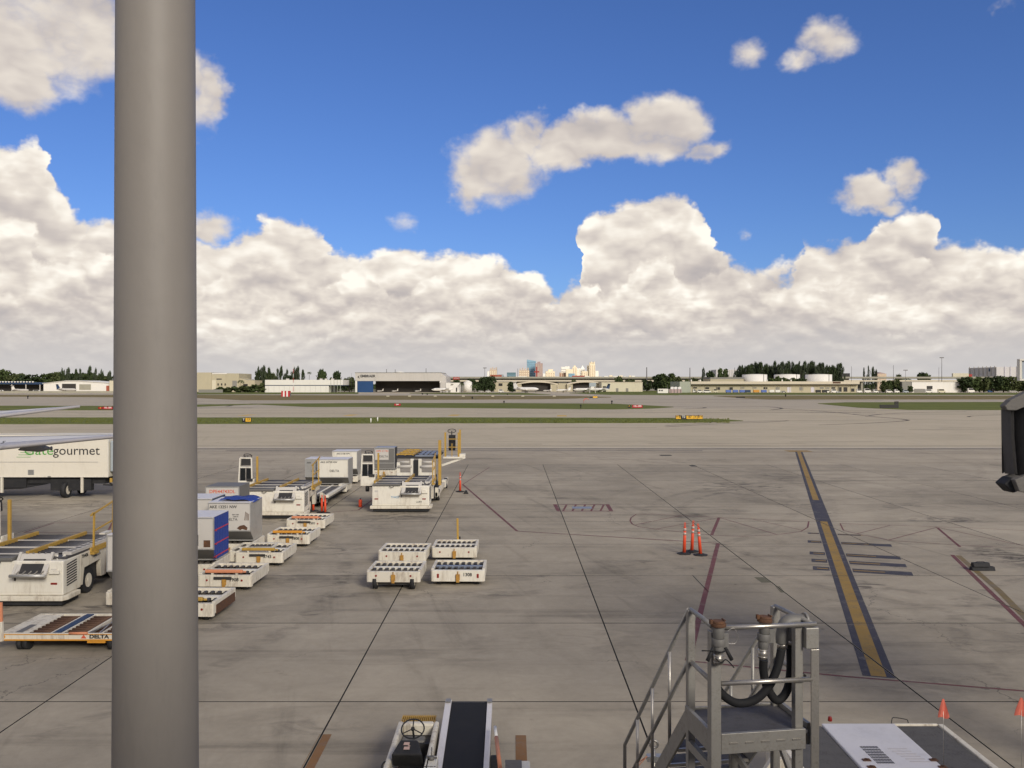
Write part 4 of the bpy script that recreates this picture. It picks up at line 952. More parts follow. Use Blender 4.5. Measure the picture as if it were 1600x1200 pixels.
# --- container dolly
def make_dolly(label, num=None, w=1.88, d=1.75, zb=.14, zt=.56, bar=None, refl='round', plate='white2', upright=None, group=None, wheel_r=.15, rear_gear=False):
    t_ = thing('container_dolly', (0, 0, 0), label, 'dolly', group)
    h = w / 2; zf = zt - .02
    # front and rear panels with rounded ends, side rails
    def rounded(y0, y1, z0, z1, r=.10):
        pts = []
        for a in range(180, 271, 30): pts.append((-h + r + r * cos(R(a)), y0 + r + r * sin(R(a))))
        for a in range(270, 361, 30): pts.append((h - r + r * cos(R(a)), y0 + r + r * sin(R(a))))
        pts += [(h, y1), (-h, y1)]
        return MB().prism(pts, 'z', z0, z1)
    rounded(0, .16, zb, zt - .03, .08).build('front_panel', M['white2' if refl == 'bar' else 'white'], t_, .012)
    q = MB(); q.box(-h, h, d - .12, d, zb + .12, zt); q.build('rear_panel', M['white'], t_, .012)
    for s_ in (-1, 1):
        q = MB(); q.box(s_ * h - (.10 if s_ > 0 else 0), s_ * h + (0 if s_ > 0 else .10), .162, d - .122, zb + .06, zt - .002); q.build('side_rail', M['white'], t_, .01)
    q = MB(); q.box(-h + .101, h - .101, .17, d - .13, zb + .08, zb + .16); q.build('tray', M['dark'], t_)
    q = MB(); q.box(-h + .11, h - .11, d * .46, d * .58, zt - .16, zt - .04); q.build('centre_plank', M[plate], t_, .01)
    q = MB(); q.box(-h + .11, h - .11, .165, .24, zt - .2, zt - .07); q.box(-h + .11, h - .11, d - .22, d - .125, zt - .2, zt - .07); q.build('cross_plank', M['white'], t_, .006)
    rm = roller_mesh(w)
    for k in range(8):
        x = -h + .17 + (w - .34) * k / 7
        for y in (d * .30, d * .76): link_new('roller', rm, t_, (x, y, zt - .085))
    for x in (-h * .64, h * .64):
        if refl == 'round': MB().cyl((x, -.012, zb + .22), (x, .004, zb + .22), .035, n=14).build('reflector', M['reflector'], t_)
        else: MB().box(x * 1.15 - .035, x * 1.15 + .035, -.012, .004, zb + .13, zb + .27).build('reflector', M['reflector'], t_)
    q = MB(); q.box(-.07, .07, -.06, .0, zb + .06, zb + .26); q.box(-.055, .055, -.075, -.06, zb - .02, zb + .10); q.cyl((0, -.03, zb + .26), (0, -.03, zb + .36), .018, n=8); q.build('hitch', M['hitch'], t_, .006)
    for x in (-h + .28, h - .28):
        for y in (.24, d - .30): wheel(t_, x, y, wheel_r, .13)
    for ya in (.3, d - .4): MB().box(-h + .2, h - .2, ya, ya + .1, .12, zb + .08).build('axle', M['alu_dark'], t_)
    if num: text(num, .16, M['ink'], t_, (.33, -.006, zb + .16), bold=.003)
    if bar:
        q = MB(); q.box(-.66, .62, -.02, .10, zt + .045, zt + .155); q.box(.63, .74, .0, .07, zt + .05, zt + .12); tb_ = q.build('tow_bar', M[bar], t_, .03)
        for xa in (-.45, .38): MB().box(xa, xa + .07, 0, .10, zt - .03, zt + .044).build('bracket', M['white'], tb_)
        q = MB(); q.box(-.35, .25, -.055, -.004, zb + .26, zb + .34); q.build('dark_slot', M['dark'], t_)
    if upright:
        q = MB(); q.bar((.02, d + .02, zt - .05), (.0, d + .08, zt + .86), .085, .07); q.build('tow_bar', M[upright], t_, .012)
        q = MB(); q.box(.04, .13, d + .02, d + .10, zt, zt + .10); q.build('bar_hinge', M['dark'], t_)
    if rear_gear:
        pass
    return t_
_rm = {}
def roller_mesh(w):
    if 'r' not in _rm:
        q = MB(); q.cyl((0, -.15, .0), (0, .15, .0), .062, n=10); q.box(-.062, .062, -.15, -.131, -.06, .05); q.box(-.062, .062, .131, .15, -.06, .05)
        _rm['r'] = q.mesh('roller', M['rollerbrown'])
    return _rm['r']
def at(o, x, y, rz=0, z=0): o.location = (x, y, z); o.rotation_euler = (0, 0, rz); return o

GD = 'container dollies parked on the open apron'
at(make_dolly('white empty dolly numbered 1308 with blue grey centre plank, front right of the four', '1308', refl='bar', plate='bluegrey', group=GD), -1.88, 31.1, R(-.5))
at(make_dolly('white empty dolly on tall black wheels, front left of the four in the middle', w=1.84, zb=.27, zt=.66, wheel_r=.27, group=GD), -4.03, 30.4, R(-1.5))
at(make_dolly('white empty dolly behind the tall wheeled one, back left of the four in the middle', w=1.86, group=GD), -4.25, 34.55, R(-2))
at(make_dolly('white empty dolly with an upright yellow tow bar, back right of the four', upright='yellow', w=1.78, group=GD), -2.28, 35.4, R(-.5))
GR = 'container dollies in a row by the column'
rowx = -8.80
for (y, x, bar, num, lab) in ((26.4, rowx, 'yellow', None, 'white dolly with yellow tow bar and rusty side, nearest of the column row'),
                              (30.3, rowx, 'salmon', '1908', 'white dolly numbered 1908 with faded salmon tow bar across its front'),
                              (34.35, rowx + .02, 'yellow', '3743', 'white dolly numbered 3743 with thin yellow tow bar, third in the row'),
                              (38.4, rowx + .12, 'amber', '1808', 'white dolly numbered 1808 with an amber tow bar, fourth in the row'),
                              (42.6, rowx - .1, 'salmon', '1501', 'white dolly with orange tow bar, farthest of the column row, beside orange posts')):
    d = at(make_dolly(lab, num, w=1.86, d=2.0, bar=bar, group=GR), x - .93, y, R(-1.5))
    if y < 27:
        q = MB(); q.box(.932, .945, .25, 1.9, .16, .44); q.build('rusty_side', M['rust'], d)
GC = 'dollies under the cargo containers'
for (x, y, lab) in ((-11.62, 32.1, 'white dolly under the container with the blue curtain'), (-11.45, 36.2, 'white dolly under the container marked AKE 13251 NW'),
                    (-13.4, 37.4, 'white dolly under the white topped container behind the blue one'), (-13.55, 41.8, 'white dolly under the grey topped container with red lettering'),
                    (-11.7, 27.8, 'white dolly corner showing at the left edge of the column'), (-11.45, 57.0, 'white dolly under the nearer white container beyond the loader'),
                    (-11.75, 62.8, 'white dolly under the farther white container beyond the loader'), (-9.6, 67.2, 'white dolly under the grey container behind the large loader')):
    at(make_dolly(lab, w=1.86, d=1.9, group=GC), x, y)
at(make_dolly('low white dolly showing behind the blue curtained container, beside the dolly numbered 3743', w=1.5, d=1.9, group=GC), -10.2, 33.6 + 1.0)

# --- air cargo containers
def make_container(label, w=1.7, d=1.72, h=1.62, curtain=None, texts=(), top='hood', body='fwall', side='alu', slant=.42, group='air cargo containers'):
    t_ = thing('cargo_container', (0, 0, 0), label, 'container', group)
    a = w / 2
    MB().box(-a, a, 0, d, 0, .05).build('base', M['alu'], t_, .005) if not slant else MB().box(-a, a, slant, d, 0, .05).build('base', M['alu'], t_, .005)
    sl = slant or 0
    # front wall, slanting panel below it, sides, rear, roof
    q = MB(); q.box(-a, a, 0, .02, .45 if sl else .051, h); fw = q.build('front_wall', M[body], t_)
    if sl:
        q = MB(); q.add([(-a, 0, .449), (a, 0, .449), (a, sl, .05), (-a, sl, .05), (-a, .02, .449), (a, .02, .449), (a, sl + .02, .06), (-a, sl + .02, .06)], [(0, 3, 2, 1), (4, 5, 6, 7), (0, 1, 5, 4), (1, 2, 6, 5), (2, 3, 7, 6), (3, 0, 4, 7)])
        q.build('slanted_panel', M['alu_dark'], t_)
    prof = [(.0, h - .001), (d, h - .001), (d, .051), (sl, .051), (0, .45)] if sl else [(.0, h - .001), (d, h - .001), (d, .051), (0, .051)]
    for s_ in (-1, 1):
        q = MB(); q.prism([(u if u > .021 else .021, v) for u, v in prof], 'x', s_ * a - (.02 if s_ > 0 else 0) * 1, s_ * a + (0 if s_ > 0 else .02))
        q.build('side_wall', M[curtain if (curtain and s_ > 0) else side], t_)
    q = MB(); q.box(-a + .021, a - .021, d - .02, d - .001, .051, h - .001); q.build('rear_wall', M[body], t_)
    q = MB(); q.box(-a - .004, a + .004, -.004, d + .004, h, h + .018); q.build('roof', M[top], t_, .004)
    q = MB()
    for x in (-a, a): q.box(x - .02, x + .022, -.010, .03, .45 if sl else .05, h - .003)
    q.box(-a + .03, a - .03, -.010, -.001, h - .05, h - .002); q.box(-a + .03, a - .03, -.010, -.001, .455, .50); q.build('corner_post', M['alu'], t_, .003)
    if curtain:
        for z in (.16, .62, 1.12):
            q = MB(); q.box(a + .001, a + .012, .03, d - .02, z, z + .04); q.bar((a + .006, .04, z + .02), (a + .006, .35, z - .03), .012, .03); q.build('strap', M['redstrap'], t_)
        q = MB()
        for k in range(9): q.box(a + .0005, a + .010, .05 + k * .19, .08 + k * .19, .07, h - .06)
        q.build('curtain_folds', M['bluecurtain'], t_)['kind'] = 'stuff'
    for (s_, size, x, z, ink) in texts: text(s_, size, M[ink], fw, (x, -.004, z), bold=.002)
    return t_
ZD = .575
c = make_container('white container with a blue curtain held by red straps on its right side', w=1.75, curtain='bluecurtain', texts=(('74', .12, -.55, .95, 'alu_dark'),)); at(c, -11.62, 32.25, 0, ZD)
q = MB(); q.box(.52, .76, -.008, -.001, .55, .80); q.build('brown_label', M['rust'], c); q = MB(); q.box(.30, .33, -.008, -.001, .6, 1.0); q.build('dark_slot', M['dark'], c)
c = make_container('white container lettered AKE 13251 NW with battered front', texts=(('AKE 13251 NW', .165, -.25, 1.36, 'ink'), ('DELTA', .15, .10, .86, 'alu_dark'), ('MAX 1588', .06, .25, 1.10, 'alu_dark'), ('TARE 75', .06, .25, 1.02, 'alu_dark'))); at(c, -11.45, 36.3, 0, ZD)
q = MB(); q.prism([(.30, .58), (.42, .68), (.60, .72), (.74, .60), (.70, .50), (.52, .55), (.44, .50)], 'y', -.006, -.001); q.build('dent_patch', M['rust'], c)
q = MB()
for k in range(4): q.bar((.62 + .05 * k, -.006, .90), (.66 + .04 * k, -.006, 1.25 - .03 * k), .02, .006)
q.build('worn_sticker', M['rust'], c)['kind'] = 'stuff'
# blue tarpaulin on its roof
vs, fs = [], []; nx, ny = 12, 6; random.seed(8)
for i in range(nx + 1):
    for j in range(ny + 1):
        u, v = i / nx, j / ny
        over = max(0, u - .82) / .18
        vs.append((-.55 + 1.42 * u + .04 * sin(v * 5), .25 + 1.35 * v + .05 * sin(u * 9), .02 + .05 * abs(sin(u * 7 + v * 3)) * (1 - over) - .06 * over + .015 * sin(v * 11 + u * 4)))
for i in range(nx):
    for j in range(ny): fs.append((i * (ny + 1) + j, (i + 1) * (ny + 1) + j, (i + 1) * (ny + 1) + j + 1, i * (ny + 1) + j + 1))
q = MB(); q.add(vs, fs, 0, True); tp = q.build('tarpaulin', M['bluecurtain'], loc=(-11.42, 36.3, ZD + 1.655)); tag(tp, 'crumpled bright blue tarpaulin lying on the container lettered AKE 13251 NW', 'tarpaulin')
sm_ = tp.modifiers.new('thick', 'SOLIDIFY'); sm_.thickness = .012
at(make_container('white topped container with a dark right edge behind the blue curtained one'), -13.4, 37.45, 0, ZD)
q = MB(); q.box(.855, .87, .02, 1.7, 1.3, 1.60); q.build('dark_trim', M['fnavy'], bpy.data.objects.get('cargo_container.002'))
c = make_container('grey topped container lettered DPE44743DL in red, behind the AKE one', w=1.55, top='alu_dark', side='alu_dark', texts=(('DPE44743DL', .22, .0, 1.28, 'redink'), ('DELTA', .2, .25, .82, 'ink'))); at(c, -13.55, 41.9, 0, ZD)
at(make_container('plain white container mostly hidden behind the left side of the column', w=1.8), -11.98, 28.5, 0, ZD)
c = make_container('nearer white container lettered DELTA beyond the middle loader', w=1.95, body='white2', texts=(('AKE 24758 NW', .16, -.25, 1.36, 'ink'), ('DELTA', .2, .1, .78, 'ink'))); at(c, -11.42, 57.1, 0, ZD)
c = make_container('farther white container partly hidden behind the one lettered DELTA', w=1.75, h=1.7, body='white2', texts=(('AKE 5108 NW', .15, -.1, 1.45, 'ink'),)); at(c, -11.75, 62.9, 0, ZD)
c = make_container('smaller grey white container leaning out left of the one lettered DELTA', w=.8, body='alu', side='alu', texts=(('NW', .14, -.15, 1.3, 'ink'), ('LTA', .14, .1, .78, 'alu_dark'))); at(c, -12.85, 57.4, 0, ZD)
at(make_dolly('white dolly under the small grey white container left of the one lettered DELTA', w=.95, d=1.9, group=GC), -12.9, 57.6)
c = make_container('grey container with white DELTA sign panel behind the large loader', w=1.5, h=1.62, slant=0, body='alu_dark', side='dark', top='alu'); at(c, -9.6, 67.4, 0, ZD)
q = MB(); q.box(-.70, .32, -.012, -.002, .72, 1.52); sp = q.build('sign_panel', M['fwall'], c)
text('DPE 31742', .2, M['redink'], sp, (-.15, -.016, 1.28)); text('DELTA', .22, M['ink'], sp, (-.05, -.016, .86))

# --- flat pallet dolly at the left edge
pd = thing('pallet_dolly', (-13.4, 23.45, 0), 'long flat pallet dolly lettered DELTA with rusty rollers and blue stripe', 'dolly')
PWD, PDD, zt = 3.35, 2.05, .47
q = MB(); q.box(0, PWD, -.0, .07, zt - .17, zt); q.build('front_rail', M['white'], pd, .006)
q = MB(); q.box(0, PWD, -.018, -.002, zt - .185, zt - .150); q.box(0, PWD, -.015, -.002, zt - .03, zt - .012); q.build('rail_edge', M['amber'], pd)
text('DELTA', .135, M['ink'], pd, (2.60, -.022, zt - .145), bold=.004, squash=1.25)
q = MB(); q.prism([(2.12, zt - .125), (2.26, zt - .125), (2.19, zt - .03)], 'y', -.012, -.003); q.build('triangle_logo', M['redink'], pd)
for x in (.10, 3.1): MB().cyl((x, -.006, zt - .085), (x, .0, zt - .085), .042, n=14).build('reflector', M['amber'], pd)
q = MB(); q.box(0, PWD, PDD - .06, PDD, zt - .15, zt + .0); q.build('rear_rail', M['white'], pd, .006)
q = MB(); q.box(0, .06, .071, PDD - .061, zt - .15, zt - .001); q.box(PWD - .06, PWD, .071, PDD - .061, zt - .15, zt - .001); q.build('end_rail', M['white'], pd)
q = MB(); q.box(.061, .62, .10, PDD - .08, zt - .04, zt - .01); q.build('end_plate', M['white'], pd, .006)
q = MB(); q.box(.32, .50, .14, .9, zt - .009, zt - .004); q.build('worn_plate', M['alu_dark'], pd)
MB().box(.063, PWD - .061, .072, PDD - .062, zt - .17, zt - .12).build('tray', M['rust'], pd)
rq = MB().cyl((0, 0, 0), (.56, 0, 0), .038, n=9).mesh('roller', M['rustroller'])
for (xa) in (.70, 1.62, 2.66):
    for k in range(9): link_new('roller', rq, pd, (xa, .17 + k * .205, zt - .05))
for xa in (.64, 1.27, 1.56, 2.20, 2.60, 3.23): MB().box(xa, xa + .05, .072, PDD - .062, zt - .10, zt - .004).build('roller_rail', M['white'], pd, .004)
q = MB(); q.box(1.34, 1.54, .075, PDD - .07, zt - .06, zt + .004); q.build('blue_stripe', M['fnavy'], pd)
q = MB()
q.bar((2.27, .1, zt - .02), (2.55, PDD - .1, zt - .02), .03); q.bar((2.55, .1, zt - .03), (2.27, PDD - .1, zt - .03), .03); q.build('cross_brace', M['steel_light'], pd)
q = MB(); q.cyl((1.82, -.02, zt + .01), (2.3, -.02, zt + .01), .035, n=10); q.build('stop_bar', M['salmon'], pd)
q = MB(); q.box(2.28, 2.75, .0, .06, zt - .25, zt - .19); q.build('step', M['amber'], pd)
for (x, y) in ((.46, .22), (PWD - .5, .22), (.46, PDD - .25), (PWD - .5, PDD - .25)): wheel(pd, x, y, .20, .12, rim=False)
for (x, y) in ((.46, .22), (PWD - .5, .22)): wheel(pd, x + .16, y, .20, .12, rim=False)
q = MB(); q.bar((.04, -.05, .30), (-.02, .02, 1.28), .13, .07); q.build('tow_bar', M['salmon'], pd, .01)
q = MB(); q.bar((.045, -.06, .28), (.01, -.02, .78), .15, .09); q.build('tow_bar_sleeve', M['white'], pd, .01)

# --- container loaders
def roller_bed(parent, x0, x1, y0, y1, z, pitch=.2, m='roller', r=.04):
    me = MB().cyl((0, 0, 0), (x1 - x0, 0, 0), r, n=8).mesh('roller', M[m]); k = 0
    y = y0
    while y < y1: link_new('roller', me, parent, (x0, y, z)); y += pitch
def make_loader(label, raised=None, lettering='DELTA', fleet='TH426', cab=True, right_rail=True, front_mark=None):
    t_ = thing('container_loader', (0, 0, 0), label, 'cargo loader', 'container loaders')
    W = 1.56
    # engine body with two doors, vents on the side
    q = MB(); q.box(-W, W, 0, 1.15, .36, 1.44); body = q.build('front_body', M['white2'], t_, .03)
    for (a, b_) in ((-W + .03, -.01), (.01, W - .05)): MB().box(a, b_, -.018, -.001, .46, 1.40).build('access_door', M['white2'], t_, .006)
    q = MB(); q.box(.04, .08, -.045, -.019, .82, 1.06); q.box(.08, .26, -.040, -.019, 1.03, 1.07); q.build('door_handle', M['dark'], t_)
    for x in (-1.32, 1.28):
        MB().box(x - .10, x + .10, -.030, -.019, .70, .76).build('marker_light', M['reflector'], t_)
        q = MB(); q.box(x - .09, x + .09, -.028, -.019, 1.10, 1.20); q.build('small_plate', M['fwall'], t_)
    q = MB(); q.prism([(-W - .10, -.12), (W + .02, -.12), (W + .12, .10), (W + .12, .9), (-W - .10, .9)], 'z', .20, .355); q.build('bumper', M['white'], t_, .02)
    MB().box(-W + .05, W - .03, .0, 1.05, .05, .199).build('skirt', M['rubber'], t_)
    q = MB()
    for k in range(9): q.add([(W + .003, .22, .60 + k * .082), (W + .003, .86, .66 + k * .082), (W + .003, .86, .70 + k * .082), (W + .003, .22, .64 + k * .082), (W + .012, .22, .60 + k * .082), (W + .012, .86, .66 + k * .082), (W + .012, .86, .70 + k * .082), (W + .012, .22, .64 + k * .082)], [(0, 1, 2, 3), (4, 5, 6, 7), (0, 4, 5, 1), (3, 2, 6, 7)])
    q.build('vent', M['dark'], t_)['kind'] = 'stuff'
    # side beams with wheel arch
    for s_ in (-1, 1):
        x0, x1 = sorted((s_ * (W - .16), s_ * (W - .005)))
        q = MB(); q.prism([(1.151, .42), (1.28, .42), (1.40, .95), (2.55, 1.02), (2.62, .42), (2.95, .42), (3.0, 1.1), (3.9, 1.1), (3.9, 1.50), (1.151, 1.44)], 'x', x0, x1)
        q.build('side_beam', M['white'], t_)
        wheel(t_, s_ * (W - .25), 1.95, .42, .24)
    text(lettering, .17, M['alu_dark'], t_, (W + .002, 2.3, 1.14), (R(90), 0, R(90)), bold=.004); text(fleet, .15, M['ink'], t_, (W + .002, 1.45, 1.26), (R(90), 0, R(90)), bold=.003)
    if front_mark: text(front_mark[0], .16, M['blueink'], t_, (-.30, -.024, .74)); text(front_mark[1], .14, M['ink'], t_, (1.0, -.024, .50))
    MB().box(-W + .17, W - .17, 1.2, 3.9, .35, .95).build('underframe', M['dark'], t_)
    # front platform
    zp = 1.52
    pf = MB(); pf.box(-W + .02, W - .02, .25, 4.1, zp - .07, zp + .0); pf = pf.build('front_platform', M['roller'], t_, .004)
    roller_bed(pf, -W + .20, .18, .34, 4.05, zp + .04); roller_bed(pf, .36, W - .32, .80, 4.05, zp + .04)
    for y in (.32, 1.5, 2.8): MB().box(-W + .1, W - .34, y, y + .06, zp + .005, zp + .095).build('cross_bar', M['fwall'], pf)
    for x in (-W + .10, .27): MB().box(x - .05, x + .05, .30, 4.2, zp + .01, zp + .17).build('guide_rail', M['yellow'], pf, .01)
    q = MB(); q.box(W - .30, W - .01, .55, 4.0, zp + .005, zp + .10); wk = q.build('walkway', M['fwall'], pf)
    q = MB()
    for k in range(11): q.box(W - .24, W - .08, .68 + k * .30, .80 + k * .30, zp + .101, zp + .106)
    q.build('walkway_holes', M['dark'], wk)['kind'] = 'stuff'
    q = MB(); q.box(W - .02, W + .05, 1.8, 4.1, zp - .16, zp + .0); q.build('edge_rail', M['yellow'], pf)
    # sloping transfer chute with rollers at the right of the front
    q = MB(); q.prism([(-.30, 1.00), (-.22, 1.00), (.34, 1.64), (.24, 1.68)], 'x', .06, .14); q.prism([(-.30, 1.00), (-.22, 1.00), (.34, 1.64), (.24, 1.68)], 'x', 1.06, 1.14)
    q.prism([(-.26, 1.03), (-.20, 1.03), (.30, 1.60), (.22, 1.62)], 'x', .141, 1.059); ch = q.build('chute', M['fwall'], t_, .006)
    q = MB(); q.prism([(-.235, 1.085), (-.225, 1.08), (.10, 1.475), (.085, 1.485)], 'x', .28, .97); q.build('dark_window', M['dark'], ch)
    q = MB(); q.cyl((.04, -.31, 1.03), (1.16, -.31, 1.03), .05, n=12); q.build('end_roller', M['alu'], ch)
    for k in range(5):
        x = .22 + .19 * k; MB().bar((x, -.26, 1.08), (x + .06, -.18, 1.16), .03).build('finger', M['steel_light'], ch); MB().bar((x, .22, 1.56), (x + .07, .32, 1.64), .03).build('finger', M['steel_light'], ch)
    q = MB(); q.bar((1.16, -.02, 1.1), (1.42, .40, 1.56), .05); q.bar((1.40, -.02, 1.1), (1.20, .35, 1.56), .04); q.box(1.16, 1.48, -.10, .0, 1.05, 1.16); q.build('lever_frame', M['white2'], ch)
    q = MB(); q.box(-W + .05, .0, -.10, .22, 1.46, 1.56); q.build('folded_flap', M['alu_dark'], t_, .01)
    q = MB(); q.tube(smooth_path([(-.6, -.10, 1.45), (-.5, -.12, 1.36), (-.35, -.1, 1.42)]), .015, 6); q.build('cable', M['rubber'], t_)
    # operator's stand at the left
    if cab:
        cx, cy = -W - .62, 2.4
        q = MB(); q.box(cx - .42, cx + .42, cy, cy + .8, 1.16, 1.26); q.box(cx - .42, cx + .42, cy, cy + .06, 1.261, 1.72); q.box(cx - .42, cx - .36, cy + .061, cy + .8, 1.261, 1.80); q.box(cx + .36, cx + .42, cy + .061, cy + .8, 1.261, 1.80)
        cb_ = q.build('operator_stand', M['white2'], t_, .02)
        q = MB()
        for x in (cx - .38, cx + .34): q.bar((x, cy + .03, 1.72), (x + (.05 if x < cx else -.05), cy + .10, 2.95), .07)
        q.bar((cx - .34, cy + .08, 2.45), (cx + .30, cy + .08, 2.45), .07); q.bar((cx - .33, cy + .10, 2.95), (cx + .29, cy + .10, 2.95), .08)
        q.bar((cx - .36, cy + .7, 1.8), (cx - .33, cy + .12, 2.9), .05); q.build('cab_frame', M['white2'], cb_, .012)
        q = MB(); q.box(cx - .30, cx - .03, cy + .03, cy + .07, 1.66, 2.40); q.box(cx + .03, cx + .28, cy + .03, cy + .07, 1.66, 2.40); q.build('cab_window', M['glass'], cb_)
        q = MB(); q.prism([(cy + .1, 2.99), (cy + .1, 2.55), (cy + .45, 2.62), (cy + .40, 3.0)], 'x', cx - .27, cx + .23); q.build('console', M['dark'], cb_, .02)
        Mt = Matrix.Rotation(R(-30), 3, 'X'); q = MB(); q.ring((cx, cy + .42, 3.06), .22, .018, 'z', 20, 6, M=Mt); q.tube([(cx, cy + .42, 3.04), (cx, cy + .3, 2.8)], .02, 6); q.tube([(cx - .2, cy + .42, 3.06), (cx + .2, cy + .42, 3.06)], .012, 6); q.build('steering_wheel', M['rubber'], cb_)
        q = MB(); q.box(cx + .10, cx + .40, cy - .08, cy - .01, 1.70, 1.84); q.build('foot_box', M['dark'], cb_)
        q = MB(); q.cyl((cx - .14, cy + .2, .98), (cx + .04, cy + .2, .98), .16, n=14); q.bar((cx, cy + .4, 1.15), (-W, cy + .4, 1.0), .10); q.build('stand_support', M['rubber'], cb_)
        q = MB(); q.bar((-W - .05, 2.65, 1.1), (-W - .05, 2.65, 3.03), .10); q.build('yellow_post', M['yellow'], t_, .01)
    if right_rail:
        q = MB(); x = W + .02
        for (y0, y1, z1) in ((2.0, 2.05, 2.66), (3.45, 3.5, 2.86)): q.bar((x, y0, zp - .15), (x, y1, z1), .055)
        q.bar((x, 1.92, 2.62), (x, 3.8, 2.92), .05); q.bar((x, 2.0, 2.05), (x, 3.6, 2.22), .045); q.bar((x, 1.8, 2.60), (x, 2.0, 2.66), .05); q.box(x - .10, x + .12, 1.8, 2.15, zp - .22, zp - .15)
        q.build('handrail', M['yellow'], t_)
    # long lower frame and main platform
    for s_ in (-1, 1):
        q = MB(); q.box(s_ * 1.62 - .09, s_ * 1.62 + .09, 3.92, 12.6, .34, .62); q.prism([(3.92, .34), (3.92, .9), (5.0, .62)], 'x', s_ * 1.62 - .085, s_ * 1.62 + .085); sf = q.build('long_beam', M['white'], t_, .02)
        wheel(t_, s_ * 1.62, 5.0, .34, .2); wheel(t_, s_ * 1.62, 11.4, .34, .2)
        q = MB(); q.box(s_ * 1.62 - .12, s_ * 1.62 + .12, 9.6, 10.3, .25, .72); q.build('outrigger', M['white2'], sf)
    MB().box(-1.5, 1.5, 4.2, 12.4, .26, .34).build('lower_deck', M['dark'], t_)
    if raised:
        y0, y1, zr = 8.3, 12.6, raised
        mp = MB().box(-1.35, 1.38, y0, y1, zr - .12, zr).build('main_platform', M['dark'], t_, .005)
        roller_bed(mp, -.1, 1.28, y0 + .2, y1 - .1, zr + .04, .25)
        for y in (y0 + .1, y0 + 1.6, y0 + 3.1): MB().box(-.1, 1.28, y - .04, y + .02, zr + .005, zr + .10).build('cross_bar', M['bluegrey'], mp)
        for k in range(4): MB().box(.1 + k * .32, .3 + k * .32, y0 + .5, y1 - .5, zr + .085, zr + .10).build('plate', M['bluegrey'], mp)
        q = MB()
        for k, yy in enumerate((y0 + .2, y0 + 1.5, y0 + 2.8, y1 - .1)): q.bar((-1.3 + .05 * k, yy, zr + .14), (-.25, yy, zr + .14), .08)
        for x in (-1.25, -.75, -.25): q.bar((x, y0, zr + .12), (x + .1, y1, zr + .12), .08)
        q.build('yellow_guide_frame', M['yellow'], mp)
        for x in (-1.15, -.28, .22, 1.10):
            q = MB(); q.box(x - .10, x + .10, y0 - .2, y0 + .05, .62, zr - .35 if abs(x) > 1 else zr - .13); q.build('lift_leg', M['white2'], t_, .01)
        q = MB(); q.box(-1.10, -.30, y0 - .16, y0 + .02, 1.15, 1.36); q.box(.25, 1.12, y0 - .16, y0 + .02, 1.15, 1.36); q.build('cross_member', M['white2'], t_, .01)
        q = MB()
        for x in (-.75, .68): q.cyl((x - .45, y0 - .15, 1.72), (x + .45, y0 - .15, 1.76), .10, n=12); q.cyl((x - .3, y0 - .1, 2.02), (x + .3, y0 - .1, 2.02), .075, n=12)
        q.build('lift_cylinder', M['fwall'], t_)
        q = MB(); q.box(-.16, .12, y0 - .3, y0 - .05, .5, zr - .2); q.build('hose_column', M['rubber'], t_)
        q = MB(); q.box(-1.05, -.25, y0, y0 + 2.4, .36, 1.0); q.box(.30, 1.1, y0, y0 + 2.4, .36, 1.0); q.build('scissor_base', M['dark'], t_)
        # yellow mast and cage at the right
        q = MB(); q.box(1.42, 1.60, y0 - .6, y0 - .35, .6, 3.45); q.build('yellow_mast', M['yellow'], t_, .01)
        cx, cy = 2.05, 12.4
        q = MB(); q.box(1.40, 2.75, cy - .5, cy + .6, zr - .42, zr - .30); q.bar((1.3, cy - .3, zr - .9), (2.9, cy - .3, zr - .35), .14); q.box(2.5, 2.9, cy - .4, cy + .2, zr - .30, zr - .12); cg = q.build('cage_floor', M['white2'], t_, .01)
        q = MB()
        for (x, y) in ((1.55, cy - .4), (2.45, cy - .4), (2.5, cy + .4)): q.bar((x, y, zr - .3), (x, y, zr + 1.2 + (.3 if x > 2 and y > cy else .15)), .12)
        for z in (zr + .35, zr + .9): q.bar((1.75, cy - .4, z), (2.4, cy - .4, z), .05)
        q.bar((2.0, cy - .4, zr - .3), (2.0, cy - .4, zr + .6), .05); q.build('cage_post', M['yellow'], cg)
        q = MB(); q.box(1.75, 2.2, cy - .05, cy + .3, zr + .1, zr + 1.15); q.build('console', M['rubber'], cg, .03)
        q = MB(); q.ring((1.95, cy + .2, zr + 1.42), .28, .022, 'z', 20, 6, M=Matrix.Rotation(R(25), 3, 'X')); q.tube([(1.95, cy + .2, zr + 1.4), (1.95, cy + .1, zr + 1.1)], .03, 6); q.tube([(1.70, cy + .2, zr + 1.42), (2.2, cy + .2, zr + 1.42)], .015, 6); q.build('steering_wheel', M['rubber'], cg)
    else:
        y0, y1, zr = 4.3, 9.6, .56
        mp = MB().box(-1.4, 1.95, y0, y1, zr - .10, zr).build('main_platform', M['roller'], t_, .005)
        roller_bed(mp, -1.3, 1.75, y0 + .2, y1 - .2, zr + .04, .3)
        q = MB(); q.box(1.80, 1.98, y0 - .1, y1 + .2, zr + .005, zr + .16); q.box(1.1, 1.2, y0, y1, zr + .085, zr + .14); q.build('platform_rail', M['white2'], mp, .01)
    return t_
zL = [make_loader('large white container loader with raised rear platform and yellow cage, right of the containers', raised=2.36, lettering='DELTA', fleet='7428', front_mark=('TH427', 'LLBH')),
      make_loader('white container loader lowered behind the containers and the row of dollies', fleet='TH421'),
      make_loader('white container loader nearest of all at the left edge, vents on its side', fleet='TH426')]
at(zL[0], -6.08, 48.9); at(zL[1], -12.36, 46.5); at(zL[2], -15.66, 28.15)

